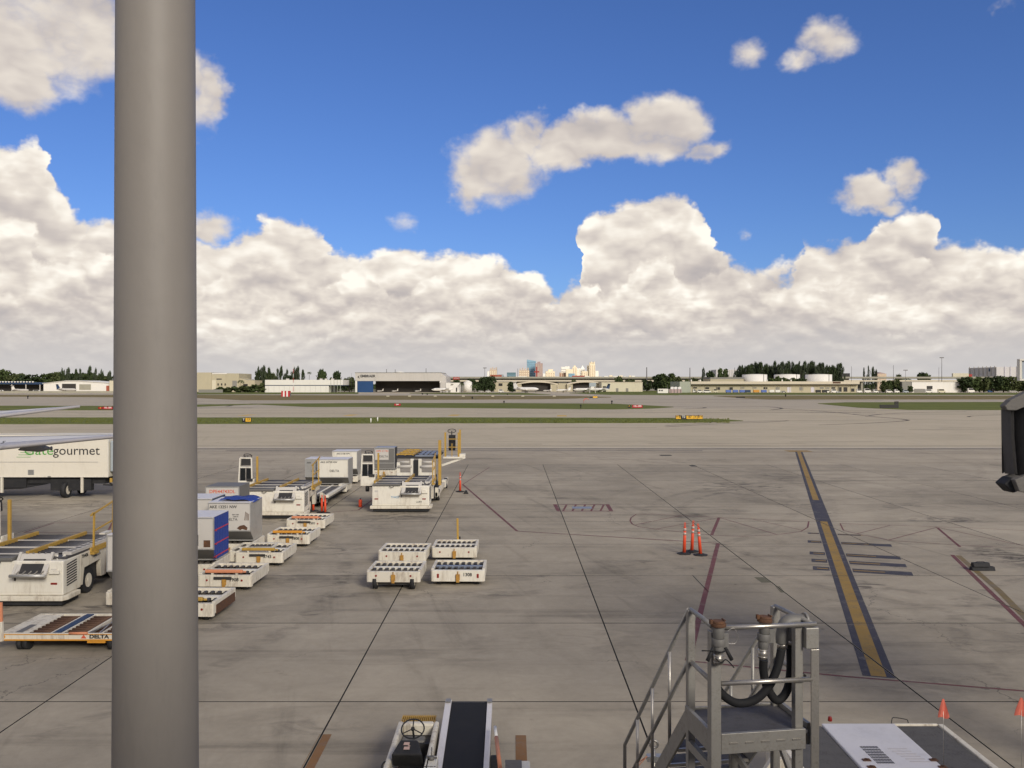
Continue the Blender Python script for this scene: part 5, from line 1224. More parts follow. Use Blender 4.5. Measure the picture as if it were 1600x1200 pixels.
# --- orange delineator posts, cones, chocks
def make_delineator(label, h=1.25, lean=(0, 0), bands=True, base=True, group='orange delineator posts'):
    t_ = thing('delineator_post', (0, 0, 0), label, 'traffic post', group)
    if base:
        q = MB(); q.cyl((0, 0, 0), (0, 0, .035), .30, .29, 8); q.cyl((0, 0, .035), (0, 0, .075), .20, .14, 8); q.build('base', M['rubber'], t_, .005)
    ax = Vector((lean[0], lean[1], 1)).normalized()
    p = lambda s_: tuple(Vector((0, 0, .05)) + ax * s_)
    hb = h - .22
    q = MB(); q.cyl(p(0), p(hb), .072, .055, 14); pb = q.build('post_body', M['orange'], t_)
    if bands:
        for (a, b_) in ((hb - .30, hb - .19), (hb - .12, hb - .01)): MB().cyl(p(a), p(b_), .066, .063, 14).build('reflective_band', M['silver'], pb)
    q = MB(); q.cyl(p(hb), p(hb + .05), .066, .03, 12); q.tube([Vector(p(hb + .05)), Vector(p(hb + .10)) + Vector((-.03, 0, 0)), Vector(p(hb + .19)) + Vector((-.025, 0, 0)), Vector(p(hb + .22)), Vector(p(hb + .19)) + Vector((.025, 0, 0)), Vector(p(hb + .10)) + Vector((.03, 0, 0)), Vector(p(hb + .05))], .014, 6); q.build('loop_handle', M['orange'], pb)
    return t_
x, y = G(1069, 865.5); at(make_delineator('orange banded post on black base, left of the three standing together', lean=(.03, 0)), x, y)
x, y = G(1081, 862); at(make_delineator('orange banded post standing at the back between the other two', lean=(.05, 0)), x, y)
x, y = G(1094.5, 867.5); at(make_delineator('orange banded post leaning left, right of the three standing together', lean=(-.08, 0)), x, y)
x, y = G(719, 768.4); at(make_delineator('lone orange banded post on black base right of the large loader', h=1.22), x, y)
for (px, py, lab) in ((489.5, 799, 'plain orange post beside the middle loader, left of the three at the dolly row'), (503, 801, 'plain orange post, middle of the three behind the dolly row'), (508, 802, 'plain orange post, right of the three behind the dolly row')):
    x, y = G(px, py); at(make_delineator(lab, h=.92, bands=False), x, y)
x, y = G(728, 771.5)
ck = thing('wheel_chock', (x, y, 0), 'tiny black wheel chock on the ground beside the lone orange post', 'chock'); q = MB(); q.prism([(-.16, 0), (.16, 0), (.04, .22), (-.04, .22)], 'y', -.12, .12); q.build('block', M['rubber'], ck, .01); MB().box(-.05, .05, -.13, -.121, .06, .12).build('marking', M['dark'], ck)
x, y = G(1534, 891)
for (dx, z, l_, lab) in ((.02, 0, .86, 'long black rubber chock lying on the right hand apron, under the other'), (-.05, .15, .62, 'shorter black rubber chock lying on top of the long one at the right')):
    ck = thing('wheel_chock', (x + dx, y, z), lab, 'chock', 'black wheel chocks at the right'); q = MB(); q.prism([(-.15, 0), (.15, 0), (.08, .145), (-.08, .145)], 'x', -l_ / 2, l_ / 2); q.build('block', M['rubber'], ck, .015)
    q = MB(); q.tube(smooth_path([(-l_ * .3, 0, .14), (-l_ * .2, -.02, .18), (l_ * .2, .02, .17), (l_ * .3, 0, .14)]), .012, 6); q.build('rope', M['dark'], ck)
x, y = G(546 / 1, 754); ck = thing('red_extinguisher', (XA(563, 51), 51.0, 0), 'small red extinguisher standing below the operator stand of the large loader', 'extinguisher'); q = MB(); q.cyl((0, 0, 0), (0, 0, .42), .10, .10, 12); q.build('bottle', M['orange'], ck, .03); q = MB(); q.cyl((0, 0, .42), (0, 0, .5), .03, n=8); q.build('valve', M['rubber'], ck)

# --- catering truck behind the wing
ct = thing('catering_truck', (XA(169, 55), 55.0, 0), 'white catering truck with green and black lettering on its box', 'truck')
q = MB(); q.box(-9.4, 0, 0, 2.5, 1.28, 3.86); bx = q.build('cargo_box', M['truckwhite'], ct, .03)
q = MB(); q.box(-9.4, -.62, -.018, -.001, 2.20, 2.225); q.build('panel_seam', M['alu'], bx); q = MB(); q.box(-9.42, .02, -.03, -.001, 1.28, 1.34); q.box(-.05, .02, -.02, .03, 1.34, 3.86); q.build('corner_trim', M['white2'], bx)
q = MB(); q.box(-4.92, -4.55, -.015, -.001, 1.42, 1.74); lv = q.build('side_louvre', M['alu'], bx); 
for k in range(4): MB().box(-4.88, -4.59, -.02, -.015, 1.46 + k * .07, 1.49 + k * .07).build('slat', M['alu_dark'], lv)
q = MB(); q.box(-3.7, -3.5, -.04, -.001, 1.29, 1.34); q.build('small_fitting', M['alu_dark'], bx)
ti = text('gourmet', .80, M['ink'], bx, (XA(83, 55) - XA(169, 55), -.012, 2.50), align='LEFT'); ti.scale = (1.0, 1, 1)
wt_ = ti.dimensions.x; k_ = (XA(156, 55) - XA(83, 55)) / max(wt_, .1); ti.scale = (k_, 1, 1)
t2 = text('Gate', .80, M['greenink'], bx, (XA(37, 55) - XA(169, 55), -.012, 2.50), align='LEFT'); k_ = (XA(82, 55) - XA(37, 55)) / max(t2.dimensions.x, .1); t2.scale = (k_, 1, 1)
for k in range(3): MB().box(XA(26 + k * 3, 55) - XA(169, 55), XA(48, 55) - XA(169, 55), -.012, -.003, 2.50 + k * .14, 2.525 + k * .14).build('logo_line', M['greenink'], bx)
q = MB(); q.box(-9.4, -.3, .3, 2.2, .85, 1.27); q.box(-3.6, -1.1, .12, .5, .45, 1.15); q.box(-9.2, -5.1, .12, .5, .62, 1.2); q.prism([(-8.5, .40), (-5.4, .55), (-4.0, .8), (-8.5, .8)], 'y', .2, .9); q.build('chassis', M['rubber'], ct)
for (x,) in ((-2.67,), (1.6,), (-8.9,)):
    for y in (.16, 2.25): wheel(ct, x, y, .48, .28)
for x in (-1.62, -6.55):
    q = MB(); q.box(x - .07, x + .07, -.02, .12, .32, 1.27); q.build('stabiliser_leg', M['white'], ct, .01)
q = MB(); q.box(.04, .35, .15, 2.35, 1.6, 3.5); q.box(.36, 2.5, .1, 2.4, .95, 2.9); q.build('cab', M['cabblue'], ct, .08); q = MB(); q.box(.9, 2.0, .085, .099, 1.95, 2.65); q.build('cab_window', M['glass'], ct)
q = MB(); q.bar((.0, .2, .9), (.9, .15, .42), .07); q.bar((-.4, .2, .8), (.4, .2, .75), .08); q.build('step', M['rubber'], ct)
MB().box(.08, .22, .03, .12, .96, 1.22).build('side_marker', M['yellow'], ct)

# --- aircraft wings reaching in from the left
def wing(name, LE, TE, thick, label, pod=None, flap=True, num=None):
    """LE and TE: points of the leading and trailing edge from root to tip"""
    base = Vector(LE[0]); t_ = thing('aircraft_wing', base, label, 'aircraft wing'); secs = []
    prof = [(0, 0), (.03, .35), (.12, .5), (.35, .42), (.7, .18), (1, 0.02), (1, -.02), (.7, -.15), (.35, -.35), (.12, -.45), (.03, -.3)]
    q = MB(); N = 12; vs = []
    for i in range(N + 1):
        s_ = i / N; a = Vector(LE[0]).lerp(Vector(LE[1]), s_) - base; b_ = Vector(TE[0]).lerp(Vector(TE[1]), s_) - base
        th = thick * (1 - .7 * s_)
        for u, v in prof: p_ = a.lerp(b_, u); vs.append((p_.x, p_.y, p_.z + v * th))
    n_ = len(prof); fs = []; 
    for i in range(N):
        for k in range(n_): fs.append((i * n_ + k, i * n_ + (k + 1) % n_, (i + 1) * n_ + (k + 1) % n_, (i + 1) * n_ + k))
    fs += [tuple(range(n_)), tuple(N * n_ + k for k in reversed(range(n_)))]
    q.add(vs, fs, 0, True); q.build('wing_panel', M['wing'], t_)
    # leading edge slat and trailing edge flap
    q = MB(); vs = []; pr2 = [(-.022, -.1), (-.015, .25), (.05, .46), (.10, .515), (.10, .49), (.02, -.33)]
    for i in range(N + 1):
        s_ = i / N; a = Vector(LE[0]).lerp(Vector(LE[1]), s_) - base; b_ = Vector(TE[0]).lerp(Vector(TE[1]), s_) - base; th = thick * (1 - .7 * s_)
        for u, v in pr2: p_ = a + (b_ - a) * u; vs.append((p_.x, p_.y, p_.z + v * th))
    m_ = len(pr2); q.add(vs, [(i * m_ + k, i * m_ + (k + 1) % m_, (i + 1) * m_ + (k + 1) % m_, (i + 1) * m_ + k) for i in range(N) for k in range(m_)], 0, True); q.build('slat', M['wingmetal'], t_)
    q = MB(); vs = []
    for i in range(N + 1):
        s_ = i / N; a = Vector(LE[0]).lerp(Vector(LE[1]), s_) - base; b_ = Vector(TE[0]).lerp(Vector(TE[1]), s_) - base; th = thick * (1 - .7 * s_)
        for u, v in ((.985, .10), (1.03, .05), (1.03, -.03), (.985, -.02)): p_ = a + (b_ - a) * u; vs.append((p_.x, p_.y, p_.z + v * th))
    q.add(vs, [(i * 4 + k, i * 4 + (k + 1) % 4, (i + 1) * 4 + (k + 1) % 4, (i + 1) * 4 + k) for i in range(N) for k in range(4)]); q.build('flap', M['winggrey'], t_)
    return t_, base
def W3(px, py, z): x, y = G(px, py, z); return (x, y, z)
Lx, Tx = Vector(W3(0, 700, 4.55)), Vector(W3(0, 682.5, 4.60)); Lt, Tt = Vector(W3(185, 682.3, 5.20)), Vector(W3(185, 679.4, 5.22))
ext = lambda a, b_, k: tuple(a + (a - b_) * k)
w1, wb = wing('wing', (ext(Lx, Lt, .9), tuple(Lt)), (ext(Tx, Tt, .9), tuple(Tt)), .42, 'white aircraft wing crossing in front of the catering truck')
pod = MB(); c0_ = Vector(W3(21, 697.2, 4.62)); c1_ = Vector(W3(73, 694.6, 4.60)); L_ = (c1_ - c0_)
rr = [.02, .08, .13, .16, .17, .15, .09, .03]; pp = [tuple(c0_ + L_ * (i / 7) - wb + Vector((0, .35, -.10 - .02 * abs(i - 3)))) for i in range(8)]
pod.tube(smooth_path(pp, 4), [rr[min(int(i / 4), 6)] * (1 - (i % 4) / 4) + rr[min(int(i / 4) + 1, 7)] * ((i % 4) / 4) for i in range(29)], 16); pod.build('flap_fairing', M['winggrey'], w1)
tx = text('5', .28, M['ink'], w1, tuple(Vector(W3(2, 694, 4.74)) - wb), (R(25), 0, 0))
La, Ta = Vector(W3(0, 650.5, 4.9)), Vector(W3(0, 642.5, 5.05)); Lb2, Tb2 = Vector(W3(125, 635.2, 5.6)), Vector(W3(124, 634, 5.62))
w2, _b = wing('wing', (ext(La, Lb2, .8), tuple(Lb2)), (ext(Ta, Tb2, .8), tuple(Tb2)), .5, 'far aircraft wing tip rising over the grass at the left edge')

# ------------------------------------------------------------------ far side of the airfield
leafm = {}
for nm, c in (('dark', (0.042, 0.060, 0.024)), ('mid', (0.060, 0.082, 0.028)), ('olive', (0.082, 0.098, 0.038)), ('casuarina', (0.060, 0.076, 0.044))):
    leafm[nm] = mat('leaves_' + nm, c, .8, 0, .45, .35, spec=.15)
bark = mat('bark', (0.08, 0.065, 0.05), .9)
def crown_mesh(kind, seed, leaf='dark'):
    """unit crown: height 1, width about 1 (scaled per tree)"""
    rnd = random.Random(seed); q = MB(); clumps = []
    if kind == 'round':
        for k in range(44):
            a = rnd.uniform(0, 2 * pi); e = rnd.uniform(-.95, 1.0); r = .5 * (1 - abs(e) * .25) * rnd.uniform(.35, 1.0)
            clumps.append((cos(a) * r * .95, sin(a) * r * .95, .52 + .42 * e * sqrt_(1 - (r / .62) ** 2), rnd.uniform(.10, .17)))
        nl, ls = 34, .05
    elif kind == 'casuarina':
        lean = .32
        for k in range(52):
            z = rnd.uniform(.16, 1.0); wmax = .80 * (1 - z) ** .6 * (z * 2.2 if z < .4 else 1) + .03; a = rnd.uniform(0, 2 * pi); r = rnd.uniform(0, wmax)
            clumps.append((cos(a) * r + lean * z, sin(a) * r, z, rnd.uniform(.05, .10)))
        nl, ls = 22, .035
    elif kind == 'shrub':
        for k in range(20):
            a = rnd.uniform(0, 2 * pi); r = rnd.uniform(0, .45); clumps.append((cos(a) * r, sin(a) * r, rnd.uniform(.1, .8) * (1 - r * .6), .16))
        nl, ls = 30, .07
    for (x, y, z, cr) in clumps:
        for i in range(nl):
            d = Vector((rnd.gauss(0, 1), rnd.gauss(0, 1), rnd.gauss(0, .8))).normalized() * cr * rnd.uniform(.45, 1.0)
            p = Vector((x, y, z)) + d
            if kind == 'casuarina': u = Vector((rnd.uniform(-.25, .45), rnd.uniform(-.3, .3), 1)).normalized() * ls * rnd.uniform(1.0, 2.4); v = Vector((rnd.uniform(-1, 1), rnd.uniform(-1, 1), 0)).normalized() * ls * .35
            else: u = Vector((rnd.gauss(0, 1), rnd.gauss(0, 1), rnd.gauss(0, 1))).normalized() * ls; v = u.cross(Vector((rnd.gauss(0, 1), rnd.gauss(0, 1), rnd.gauss(0, 1)))).normalized() * ls * .8
            q.add([tuple(p - u - v), tuple(p + u - v * .6), tuple(p + u * .8 + v), tuple(p - u * .7 + v)], [(0, 1, 2, 3)])
    me = bpy.data.meshes.new('crown'); me.from_pydata(q.v, [], q.f); me.materials.append(leafm[leaf]); return me
def sqrt_(v): return math.sqrt(max(v, 0.05))
def trunk_mesh(kind, seed):
    rnd = random.Random(seed); q = MB()
    if kind == 'casuarina':
        q.cyl((0, 0, 0), (.09, 0, .9), .022, .004, 6)
        for k in range(5): z = .25 + k * .13; a = rnd.uniform(0, 6.28); q.cyl((.1 * z, 0, z), (.1 * z + cos(a) * .16, sin(a) * .16, z + .12), .007, .003, 5)
    else:
        q.cyl((0, 0, 0), (.01, 0, .42), .045, .028, 7)
        for k in range(5): a = k * 1.26 + rnd.uniform(-.3, .3); q.cyl((.01, 0, .34 + .02 * k), (cos(a) * .28, sin(a) * .28, .62 + rnd.uniform(-.05, .12)), .022, .008, 5)
    return q.mesh('trunk', bark)
CR = {}
for kind, leaves, n_ in (('round', ('dark', 'mid', 'olive'), 3), ('casuarina', ('casuarina', 'dark'), 3), ('shrub', ('mid', 'olive'), 2)):
    CR[kind] = [crown_mesh(kind, 100 + i * 7 + j, lf) for i in range(n_) for j, lf in enumerate(leaves)]
TR = {k: trunk_mesh(k, 5) for k in ('round', 'casuarina', 'shrub')}
tk = [0]
def tree(px, d, ptop, wpx, label, kind='round', group=None, base=0.0, v=None, name=None):
    h = ZA(ptop, d) - base; wd = wpx * d / FPX; tk[0] += 1
    t_ = thing(name or {'round': 'broadleaf_tree', 'casuarina': 'casuarina_tree', 'shrub': 'shrub'}[kind], (XA(px, d), d, base), label, 'shrub' if kind == 'shrub' else 'tree', group, rz=(tk[0] * 1.7 if kind != 'casuarina' else random.uniform(-.5, .5)))
    link_new('crown', CR[kind][(tk[0] if v is None else v) % len(CR[kind])], t_, scale=(wd, wd, h))
    link_new('trunk', TR[kind], t_, scale=(h, h, h) if kind != 'shrub' else (wd * .5, wd * .5, h))
    return t_
def palm(px, d, ptop, wpx, label, group=None):
    h = ZA(ptop, d); t_ = thing('palm_tree', (XA(px, d), d, 0), label, 'palm', group); rnd = random.Random(int(px))
    MB().cyl((0, 0, 0), (.2, 0, h * .86), .22, .14, 7).build('trunk', bark, t_)
    r = wpx * d / FPX / 2; q = MB()
    for k in range(14):
        a = k * .45 + rnd.uniform(-.2, .2); up = rnd.uniform(.05, .5); P_ = [Vector((.2 + cos(a) * r * s_, sin(a) * r * s_, h * .86 + r * (up * s_ * 1.4 - .9 * s_ * s_ * s_))) for s_ in (0, .35, .7, 1)]
        for i in range(3):
            for m_ in range(3):
                p_ = P_[i].lerp(P_[i + 1], m_ / 3); s2 = Vector((-sin(a), cos(a), -.35)) * r * .22; s3 = Vector((sin(a), -cos(a), -.35)) * r * .22; dq = (P_[i + 1] - P_[i]) * .28
                q.add([tuple(p_), tuple(p_ + dq), tuple(p_ + dq + s2)], [(0, 1, 2)]); q.add([tuple(p_), tuple(p_ + dq), tuple(p_ + dq + s3)], [(0, 1, 2)])
    me = bpy.data.meshes.new('crown'); me.from_pydata(q.v, [], q.f); me.materials.append(leafm['mid']); link_new('crown', me, t_)
    return t_

# trees on the left
random.seed(21)
for k, (px, tp, w_) in enumerate(((4, 577, 34), (26, 583, 34), (48, 585, 40), (72, 583, 36), (94, 582, 34), (118, 583, 38), (142, 582, 36), (166, 584, 34), (190, 584, 36), (222, 584, 40), (258, 585, 42), (290, 585, 36))):
    tree(px, 930, tp, w_, 'dark broadleaf tree in the dense wood behind the hangars at the left', 'round', 'trees behind the left hangars')
for k, (px, tp, w_) in enumerate(((95, 577, 12), (103, 576, 12), (115, 579, 12), (122, 578, 10), (138, 574, 12), (146, 577, 10), (155, 579, 12), (168, 581, 12))):
    tree(px, 900, tp, w_, 'wispy casuarina standing above the wood at the left of the column', 'casuarina', 'casuarinas left of the column')
# wood between the beige building and the white shed
for (px, tp, w_, lab) in ((385, 586, 26, 'low dark tree above the roof of the beige annex'), (408, 580, 30, 'dark broadleaf tree just left of the tall clump by the white shed'), (424, 583, 28, 'broadleaf tree behind the left end of the white shed'), (456, 586, 30, 'broadleaf tree behind the middle of the white shed')):
    tree(px, 860, tp, w_, lab, 'round')
for (px, tp, w_) in ((400, 575, 15), (408, 573, 16), (417, 577, 14), (430, 578, 12), (437, 574, 10), (445, 579, 12), (456, 576, 14), (462, 574, 13), (470, 580, 12)):
    tree(px, 840, tp, w_, 'dark wispy casuarina in the clump behind the left half of the white shed', 'casuarina', 'casuarinas behind the white shed')
for (px, tp, w_, lab, kd) in ((502, 577, 16, 'rounded dark tree behind the right half of the white shed', 'round'), (498, 579, 12, 'wispy tree next to the rounded one behind the white shed', 'casuarina'), (526, 580, 14, 'dark tree behind the right end of the white shed', 'round'), (519, 589, 12, 'small pale green tree behind the right end of the white shed', 'round'),
                              (546, 589, 18, 'dark tree just left of the big hangar', 'round'), (538, 595, 14, 'low dark tree between the white shed and the big hangar', 'round')):
    tree(px, 800, tp, w_, lab, kd)
palm(483, 800, 577, 8, 'single tall palm behind the white shed'); palm(376, 770, 592, 12, 'palm in front of the beige annex')
for (px, tp, w_) in ((345, 603, 22), (358, 604, 20), (372, 601, 24), (384, 600, 26), (398, 599, 26), (410, 597, 20)):
    tree(px, 745, tp, w_, 'dark bush in the thicket in front of the beige annex', 'shrub', 'bushes by the beige annex')
# between the big hangar and the arched hangars
for (px, tp, w_, kd, lab) in ((736, 592, 16, 'round', 'small dark tree right of the cylinder tank by the hangar'), (757, 589, 22, 'round', 'dark broadleaf tree left of the tan building'), (768, 588, 18, 'round', 'taller dark tree touching the tan building'), (748, 597, 14, 'round', 'low green tree left of the tan building'),
                              (800, 597, 18, 'round', 'dense rounded tree beside the first white jet'), (713, 593, 14, 'round', 'dark tree behind the low white annex of the big hangar')):
    tree(px, 760 if px in (800,) else 800, tp, w_, lab, kd, v=0)
palm(721, 745, 597, 9, 'palm left of the white cylinder tank by the big hangar'); palm(741, 745, 600, 14, 'bushy palm right of the white cylinder tank')
for (px, tp, w_, lab) in ((966, 588, 16, 'dark tree behind the cream shed, left one'), (985, 590, 16, 'dark tree behind the cream shed, right one'), (1030, 585, 26, 'big rounded dark tree left of the long warehouse'), (1042, 583, 28, 'biggest and tallest rounded tree left of the long warehouse'),
                          (1056, 588, 22, 'rounded dark tree at the left end of the long warehouse'), (1011, 593, 18, 'low dark tree right of the cream shed'), (994, 599, 14, 'small dark tree at the right end of the cream shed'), (1080, 591, 26, 'low olive tree behind the left end of the warehouse roof'), (1104, 592, 18, 'small dark tree behind the left part of the warehouse roof'), (897, 593, 11, 'small dark bush tree on the roofline of the second arched hangar')):
    tree(px, 860, tp, w_, lab, 'round', base=0)
tree(1097, 880, 576, 8, 'narrow dark conical tree above the warehouse roof', 'casuarina'); tree(1110, 880, 580, 16, 'low rounded tree group behind the narrow conical tree', 'round'); tree(1130, 880, 575, 18, 'dark tree left of the pale grey block behind the warehouse', 'round'); tree(1157, 880, 573, 10, 'dark narrow tree left of the long casuarina row', 'casuarina')
random.seed(31)
for k in range(42):
    px = 1150 + k * 3.8 + random.uniform(-1.5, 1.5); tp = 567 + random.uniform(0, 7) + (6 if px < 1165 else 0) + (3 if px > 1285 else 0)
    tree(px, 880 + random.uniform(-15, 25), tp, random.uniform(15, 24), 'wind swept casuarina in the long dense row behind the white storage tanks', 'casuarina', 'casuarinas behind the tanks')
for (px, tp, w_) in ((1298, 580, 8), (1305, 577, 11), (1311, 581, 8)): tree(px, 880, tp, w_, 'small casuarina at the right end of the long row', 'casuarina', 'casuarinas at the end of the row')
for (px, tp, w_) in ((1348, 577, 6), (1354, 574, 9), (1362, 575, 10), (1367, 579, 7)): tree(px, 1000, tp, w_, 'casuarina in the small clump above the highway at the right', 'casuarina', 'casuarinas above the highway')
for (px, tp, w_, d_, lab) in ((1212, 588, 26, 745, 'spreading dark tree in front of the middle storage tank'), (1230, 588, 28, 750, 'wide dark tree right of the one before the middle storage tank'), (1250, 591, 22, 755, 'lower dark tree between the middle and right storage tanks'),
                              (1384, 594, 20, 745, 'dark tree left of the white windowless block'), (1398, 593, 18, 748, 'olive tree left of the grey end of the white block'), (1407, 604, 9, 735, 'small round tree before the white block'), (1422, 603, 10, 733, 'small dark tree against the white block'),
                              (1404, 585, 12, 1000, 'low dark hedge like tree on the highway skyline, left one'), (1440, 582, 14, 1000, 'dark tree on the highway skyline'), (1449, 583, 14, 1000, 'dark tree on the highway skyline touching its neighbour'), (1383, 600, 16, 730, 'small dark tree above the parked carts')):
    tree(px, d_, tp, w_, lab, 'round')
for k, (px, tp, w_) in enumerate(((1508, 590, 26), (1522, 588, 28), (1537, 589, 28), (1552, 587, 30), (1568, 588, 28), (1584, 589, 28), (1600, 588, 28), (1618, 588, 28))):
    tree(px, 740, tp, w_, 'dark spreading tree in the grove before the corrugated hall at the right', 'round', 'trees before the corrugated hall')
q = MB(); rnd = random.Random(9)
for k in range(26000):
    px = rnd.uniform(-80, 1680); d = rnd.uniform(1240, 1320); z = rnd.uniform(0, 11 + 3 * sin(px * .05) + 2 * sin(px * .17)); p = Vector((XA(px, d), d, z)); s_ = 1.5
    u = Vector((rnd.gauss(0, 1), rnd.gauss(0, 1), rnd.gauss(0, 1))).normalized() * s_; v = u.cross(Vector((rnd.gauss(0, 1), rnd.gauss(0, 1), rnd.gauss(0, 1)))).normalized() * s_
    q.add([tuple(p - u), tuple(p + v), tuple(p + u)], [(0, 1, 2)])
me = bpy.data.meshes.new('far_wood'); me.from_pydata(q.v, [], q.f); me.materials.append(leafm['mid']); fw_ = bpy.data.objects.new('far_wood', me); COL.objects.link(fw_)
tag(fw_, 'low dark belt of woodland along the whole horizon', 'wood', kind='stuff')

ORD = ('leftmost', 'second from the left', 'third from the left', 'fourth from the left', 'fifth from the left', 'sixth from the left', 'seventh from the left', 'eighth from the left', 'ninth from the left', 'tenth from the left', 'eleventh from the left', 'rightmost')
for grp, txt in (('trees behind the left hangars', 'dark tree in the wood behind the left hangars'), ('trees before the corrugated hall', 'dark spreading tree before the corrugated hall'), ('bushes by the beige annex', 'dark bush before the beige annex'),
                 ('casuarinas behind the white shed', 'wispy casuarina behind the white shed'), ('casuarinas left of the column', 'wispy casuarina left of the column'), ('casuarinas above the highway', 'casuarina in the small clump above the highway'), ('casuarinas at the end of the row', 'small casuarina ending the long row')):
    for i, o in enumerate(sorted([o for o in COL.objects if o.get('group') == grp], key=lambda o: o.location.x / o.location.y)): o['label'] = ORD[i] + ' ' + txt if i < 11 else 'twelfth and last from the left ' + txt
# --- buildings
def bld(name, px0, px1, d, label, cat='building', group=None):
    t_ = thing(name, (XA(px0, d), d, 0), label, cat, group); t_['w'] = XA(px1, d) - XA(px0, d); return t_
def Z(py, d): return ZA(py, d)
# shade roof with scalloped awning, far left
d = 765; t_ = bld('open_hangar', -30, 70, d, 'dark open hangar with white scalloped awning at the far left'); W_ = t_['w']
q = MB(); q.prism([(0, 9.4), (W_ - 4, 8.0), (W_, 7.6), (W_, 6.6), (0, 7.0)], 'y', 0, 30); q.build('roof', M['fnavy'], t_)
q = MB()
for k in range(13): x = 14 + k * 2.55; q.cyl((x, -.4, 8.1), (x, -.3, 9.2), .4, .95, 8)
q.build('scalloped_edge', M['fwhite'], t_)['kind'] = 'stuff'
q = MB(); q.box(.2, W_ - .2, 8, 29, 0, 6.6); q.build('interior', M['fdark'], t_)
for k in range(5): MB().box(2 + k * 12, 2.6 + k * 12, .2, .8, 0, 6.9).build('pillar', M['fwall'], t_)
# white gabled hangar
t_ = bld('gabled_hangar', 68, 172, 762, 'white hangar with a shallow gable and dark door left of the column'); W_ = t_['w']
q = MB(); q.prism([(0, 0), (W_, 0), (W_, 7.6), (W_ * .52, 9.6), (W_ * .35, 9.6), (0, 7.4)], 'y', .0, 38); q.build('wall', M['fwhite'], t_)
q = MB(); q.prism([(-.6, 7.6), (W_ * .35, 10.0), (W_ * .52, 10.0), (W_ + .6, 7.9), (W_ + .6, 7.6), (W_ * .52, 9.65), (W_ * .35, 9.65), (-.6, 7.3)], 'y', -.8, 39); q.build('roof', M['fwhite'], t_)
x0 = XA(97, 762) - XA(68, 762); MB().box(x0, x0 + 11.8, -.1, -.01, 0, 7.2).build('door_opening', M['fdark'], t_); MB().box(XA(124, 762) - XA(68, 762), XA(142, 762) - XA(68, 762), -.12, -.01, 2, 6.8).build('door', M['hwy'], t_); MB().box(XA(166, 762) - XA(68, 762), XA(171, 762) - XA(68, 762), -.12, -.01, 0, 5.6).build('window', M['brick'], t_)
t_ = bld('small_block', 171, 240, 758, 'beige block partly hidden behind the column'); MB().box(0, t_['w'], 0, 20, 0, 9.8).build('wall', M['fcream'], t_); MB().box(-.2, t_['w'] + .2, -.2, 20.2, 9.8, 10.2).build('roof', M['roofgrey'], t_)
# long low perimeter wall, left
t_ = tag(MB().box(XA(-60, 700), XA(178, 700), 700, 700.4, 0, 1.5).build('perimeter_wall', M['hwy']), 'long low concrete wall in front of the left hangars', 'wall')
t_ = tag(MB().box(XA(310, 720), XA(348, 720), 720, 720.4, 0, 2.6).build('perimeter_wall', M['roofgrey']), 'grey wall in front of the large beige building', 'wall')
# large beige building
t_ = bld('beige_building', 296, 373, 810, 'large plain beige building with a white roof strip right of the column'); W_ = t_['w']
for (a, b_, zt_, m_, yy) in ((0, XA(330, 810) - XA(296, 810), Z(582, 810), 'fbeige', 0), (XA(330, 810) - XA(296, 810) + .02, XA(354, 810) - XA(296, 810), Z(584.5, 810), 'fbeige', .6), (XA(354, 810) - XA(296, 810) + .02, W_, Z(583.5, 810), 'fbeige', .2)):
    MB().box(a, b_, yy, 40, 0, zt_).build('wall', M[m_], t_)
MB().box(XA(331, 810) - XA(296, 810), XA(354, 810) - XA(296, 810), .3, 40, Z(584.5, 810) + .01, Z(583, 810)).build('roof', M['fwhite'], t_)
for k in range(7): MB().box(19.5 + 3.2 * k + 2.5, 20.6 + 3.2 * k + 2.5, .45, .59, 5.6, 7.6).build('window', M['signk'], t_)
q = MB(); q.box(XA(338, 810) - XA(296, 810), XA(346, 810) - XA(296, 810), .45, .59, 11, 11.9); q.build('wall_sign', M['ink'], t_)
MB().box(XA(363, 810) - XA(296, 810), XA(370, 810) - XA(296, 810), .02, .19, 3.5, 10).build('shadow_bay', M['roofgrey'], t_); MB().box(XA(330, 810) - XA(296, 810) + .5, XA(337, 810) - XA(296, 810), .4, .59, 1.5, 10.5).build('panel', M['fcream'], t_)
t_ = bld('annex', 373.2, 398, 812, 'lower beige annex with sloping parapet among the palms'); W_ = t_['w']
q = MB(); q.prism([(0, 0), (W_, 0), (W_, Z(594.5, 812)), (W_ * .55, Z(594, 812)), (0, Z(590.5, 812))], 'y', 0, 25); q.build('wall', M['fbeige'], t_); MB().box(4, 8, -.1, -.01, 4, 7).build('window', M['signk'], t_)
# white two tier shed
d = 742; t_ = bld('long_shed', 414.5, 536, d, 'long two tiered white shed with dark band in front of the casuarinas'); W_ = t_['w']
z1, z2, z3 = Z(602.8, d), Z(601.6, d), Z(593.5, d)
xr = XA(514, d) - XA(414.5, d)
MB().box(0, xr, -.6, 28, 0, z1).build('lower_wall', M['fwhite'], t_); MB().box(.1, W_ - .1, -.3, 28, z1 + .01, z2).build('dark_band', M['fnavy'], t_)
MB().box(0, W_, -.8, 28, z2 + .01, z3).build('upper_wall', M['fwhite'], t_)
for k in range(12): MB().box(3 + k * 4.3, 3.15 + k * 4.3, -.68, -.61, .2, z1 - .2).build('panel_joint', M['fwall'], t_)
for px in (444, 497, 505, 515): MB().box(XA(px, d) - XA(414.5, d), XA(px + 4, d) - XA(414.5, d), 6, 9, z3 + .01, z3 + 1.1).build('roof_unit', M['fwall'], t_)
for px in (517, 522, 527, 532): MB().box(XA(px, d) - XA(414.5, d), XA(px, d) - XA(414.5, d) + .3, -.9, -.6, 0, z3).build('pillar', M['fgreen'], t_)
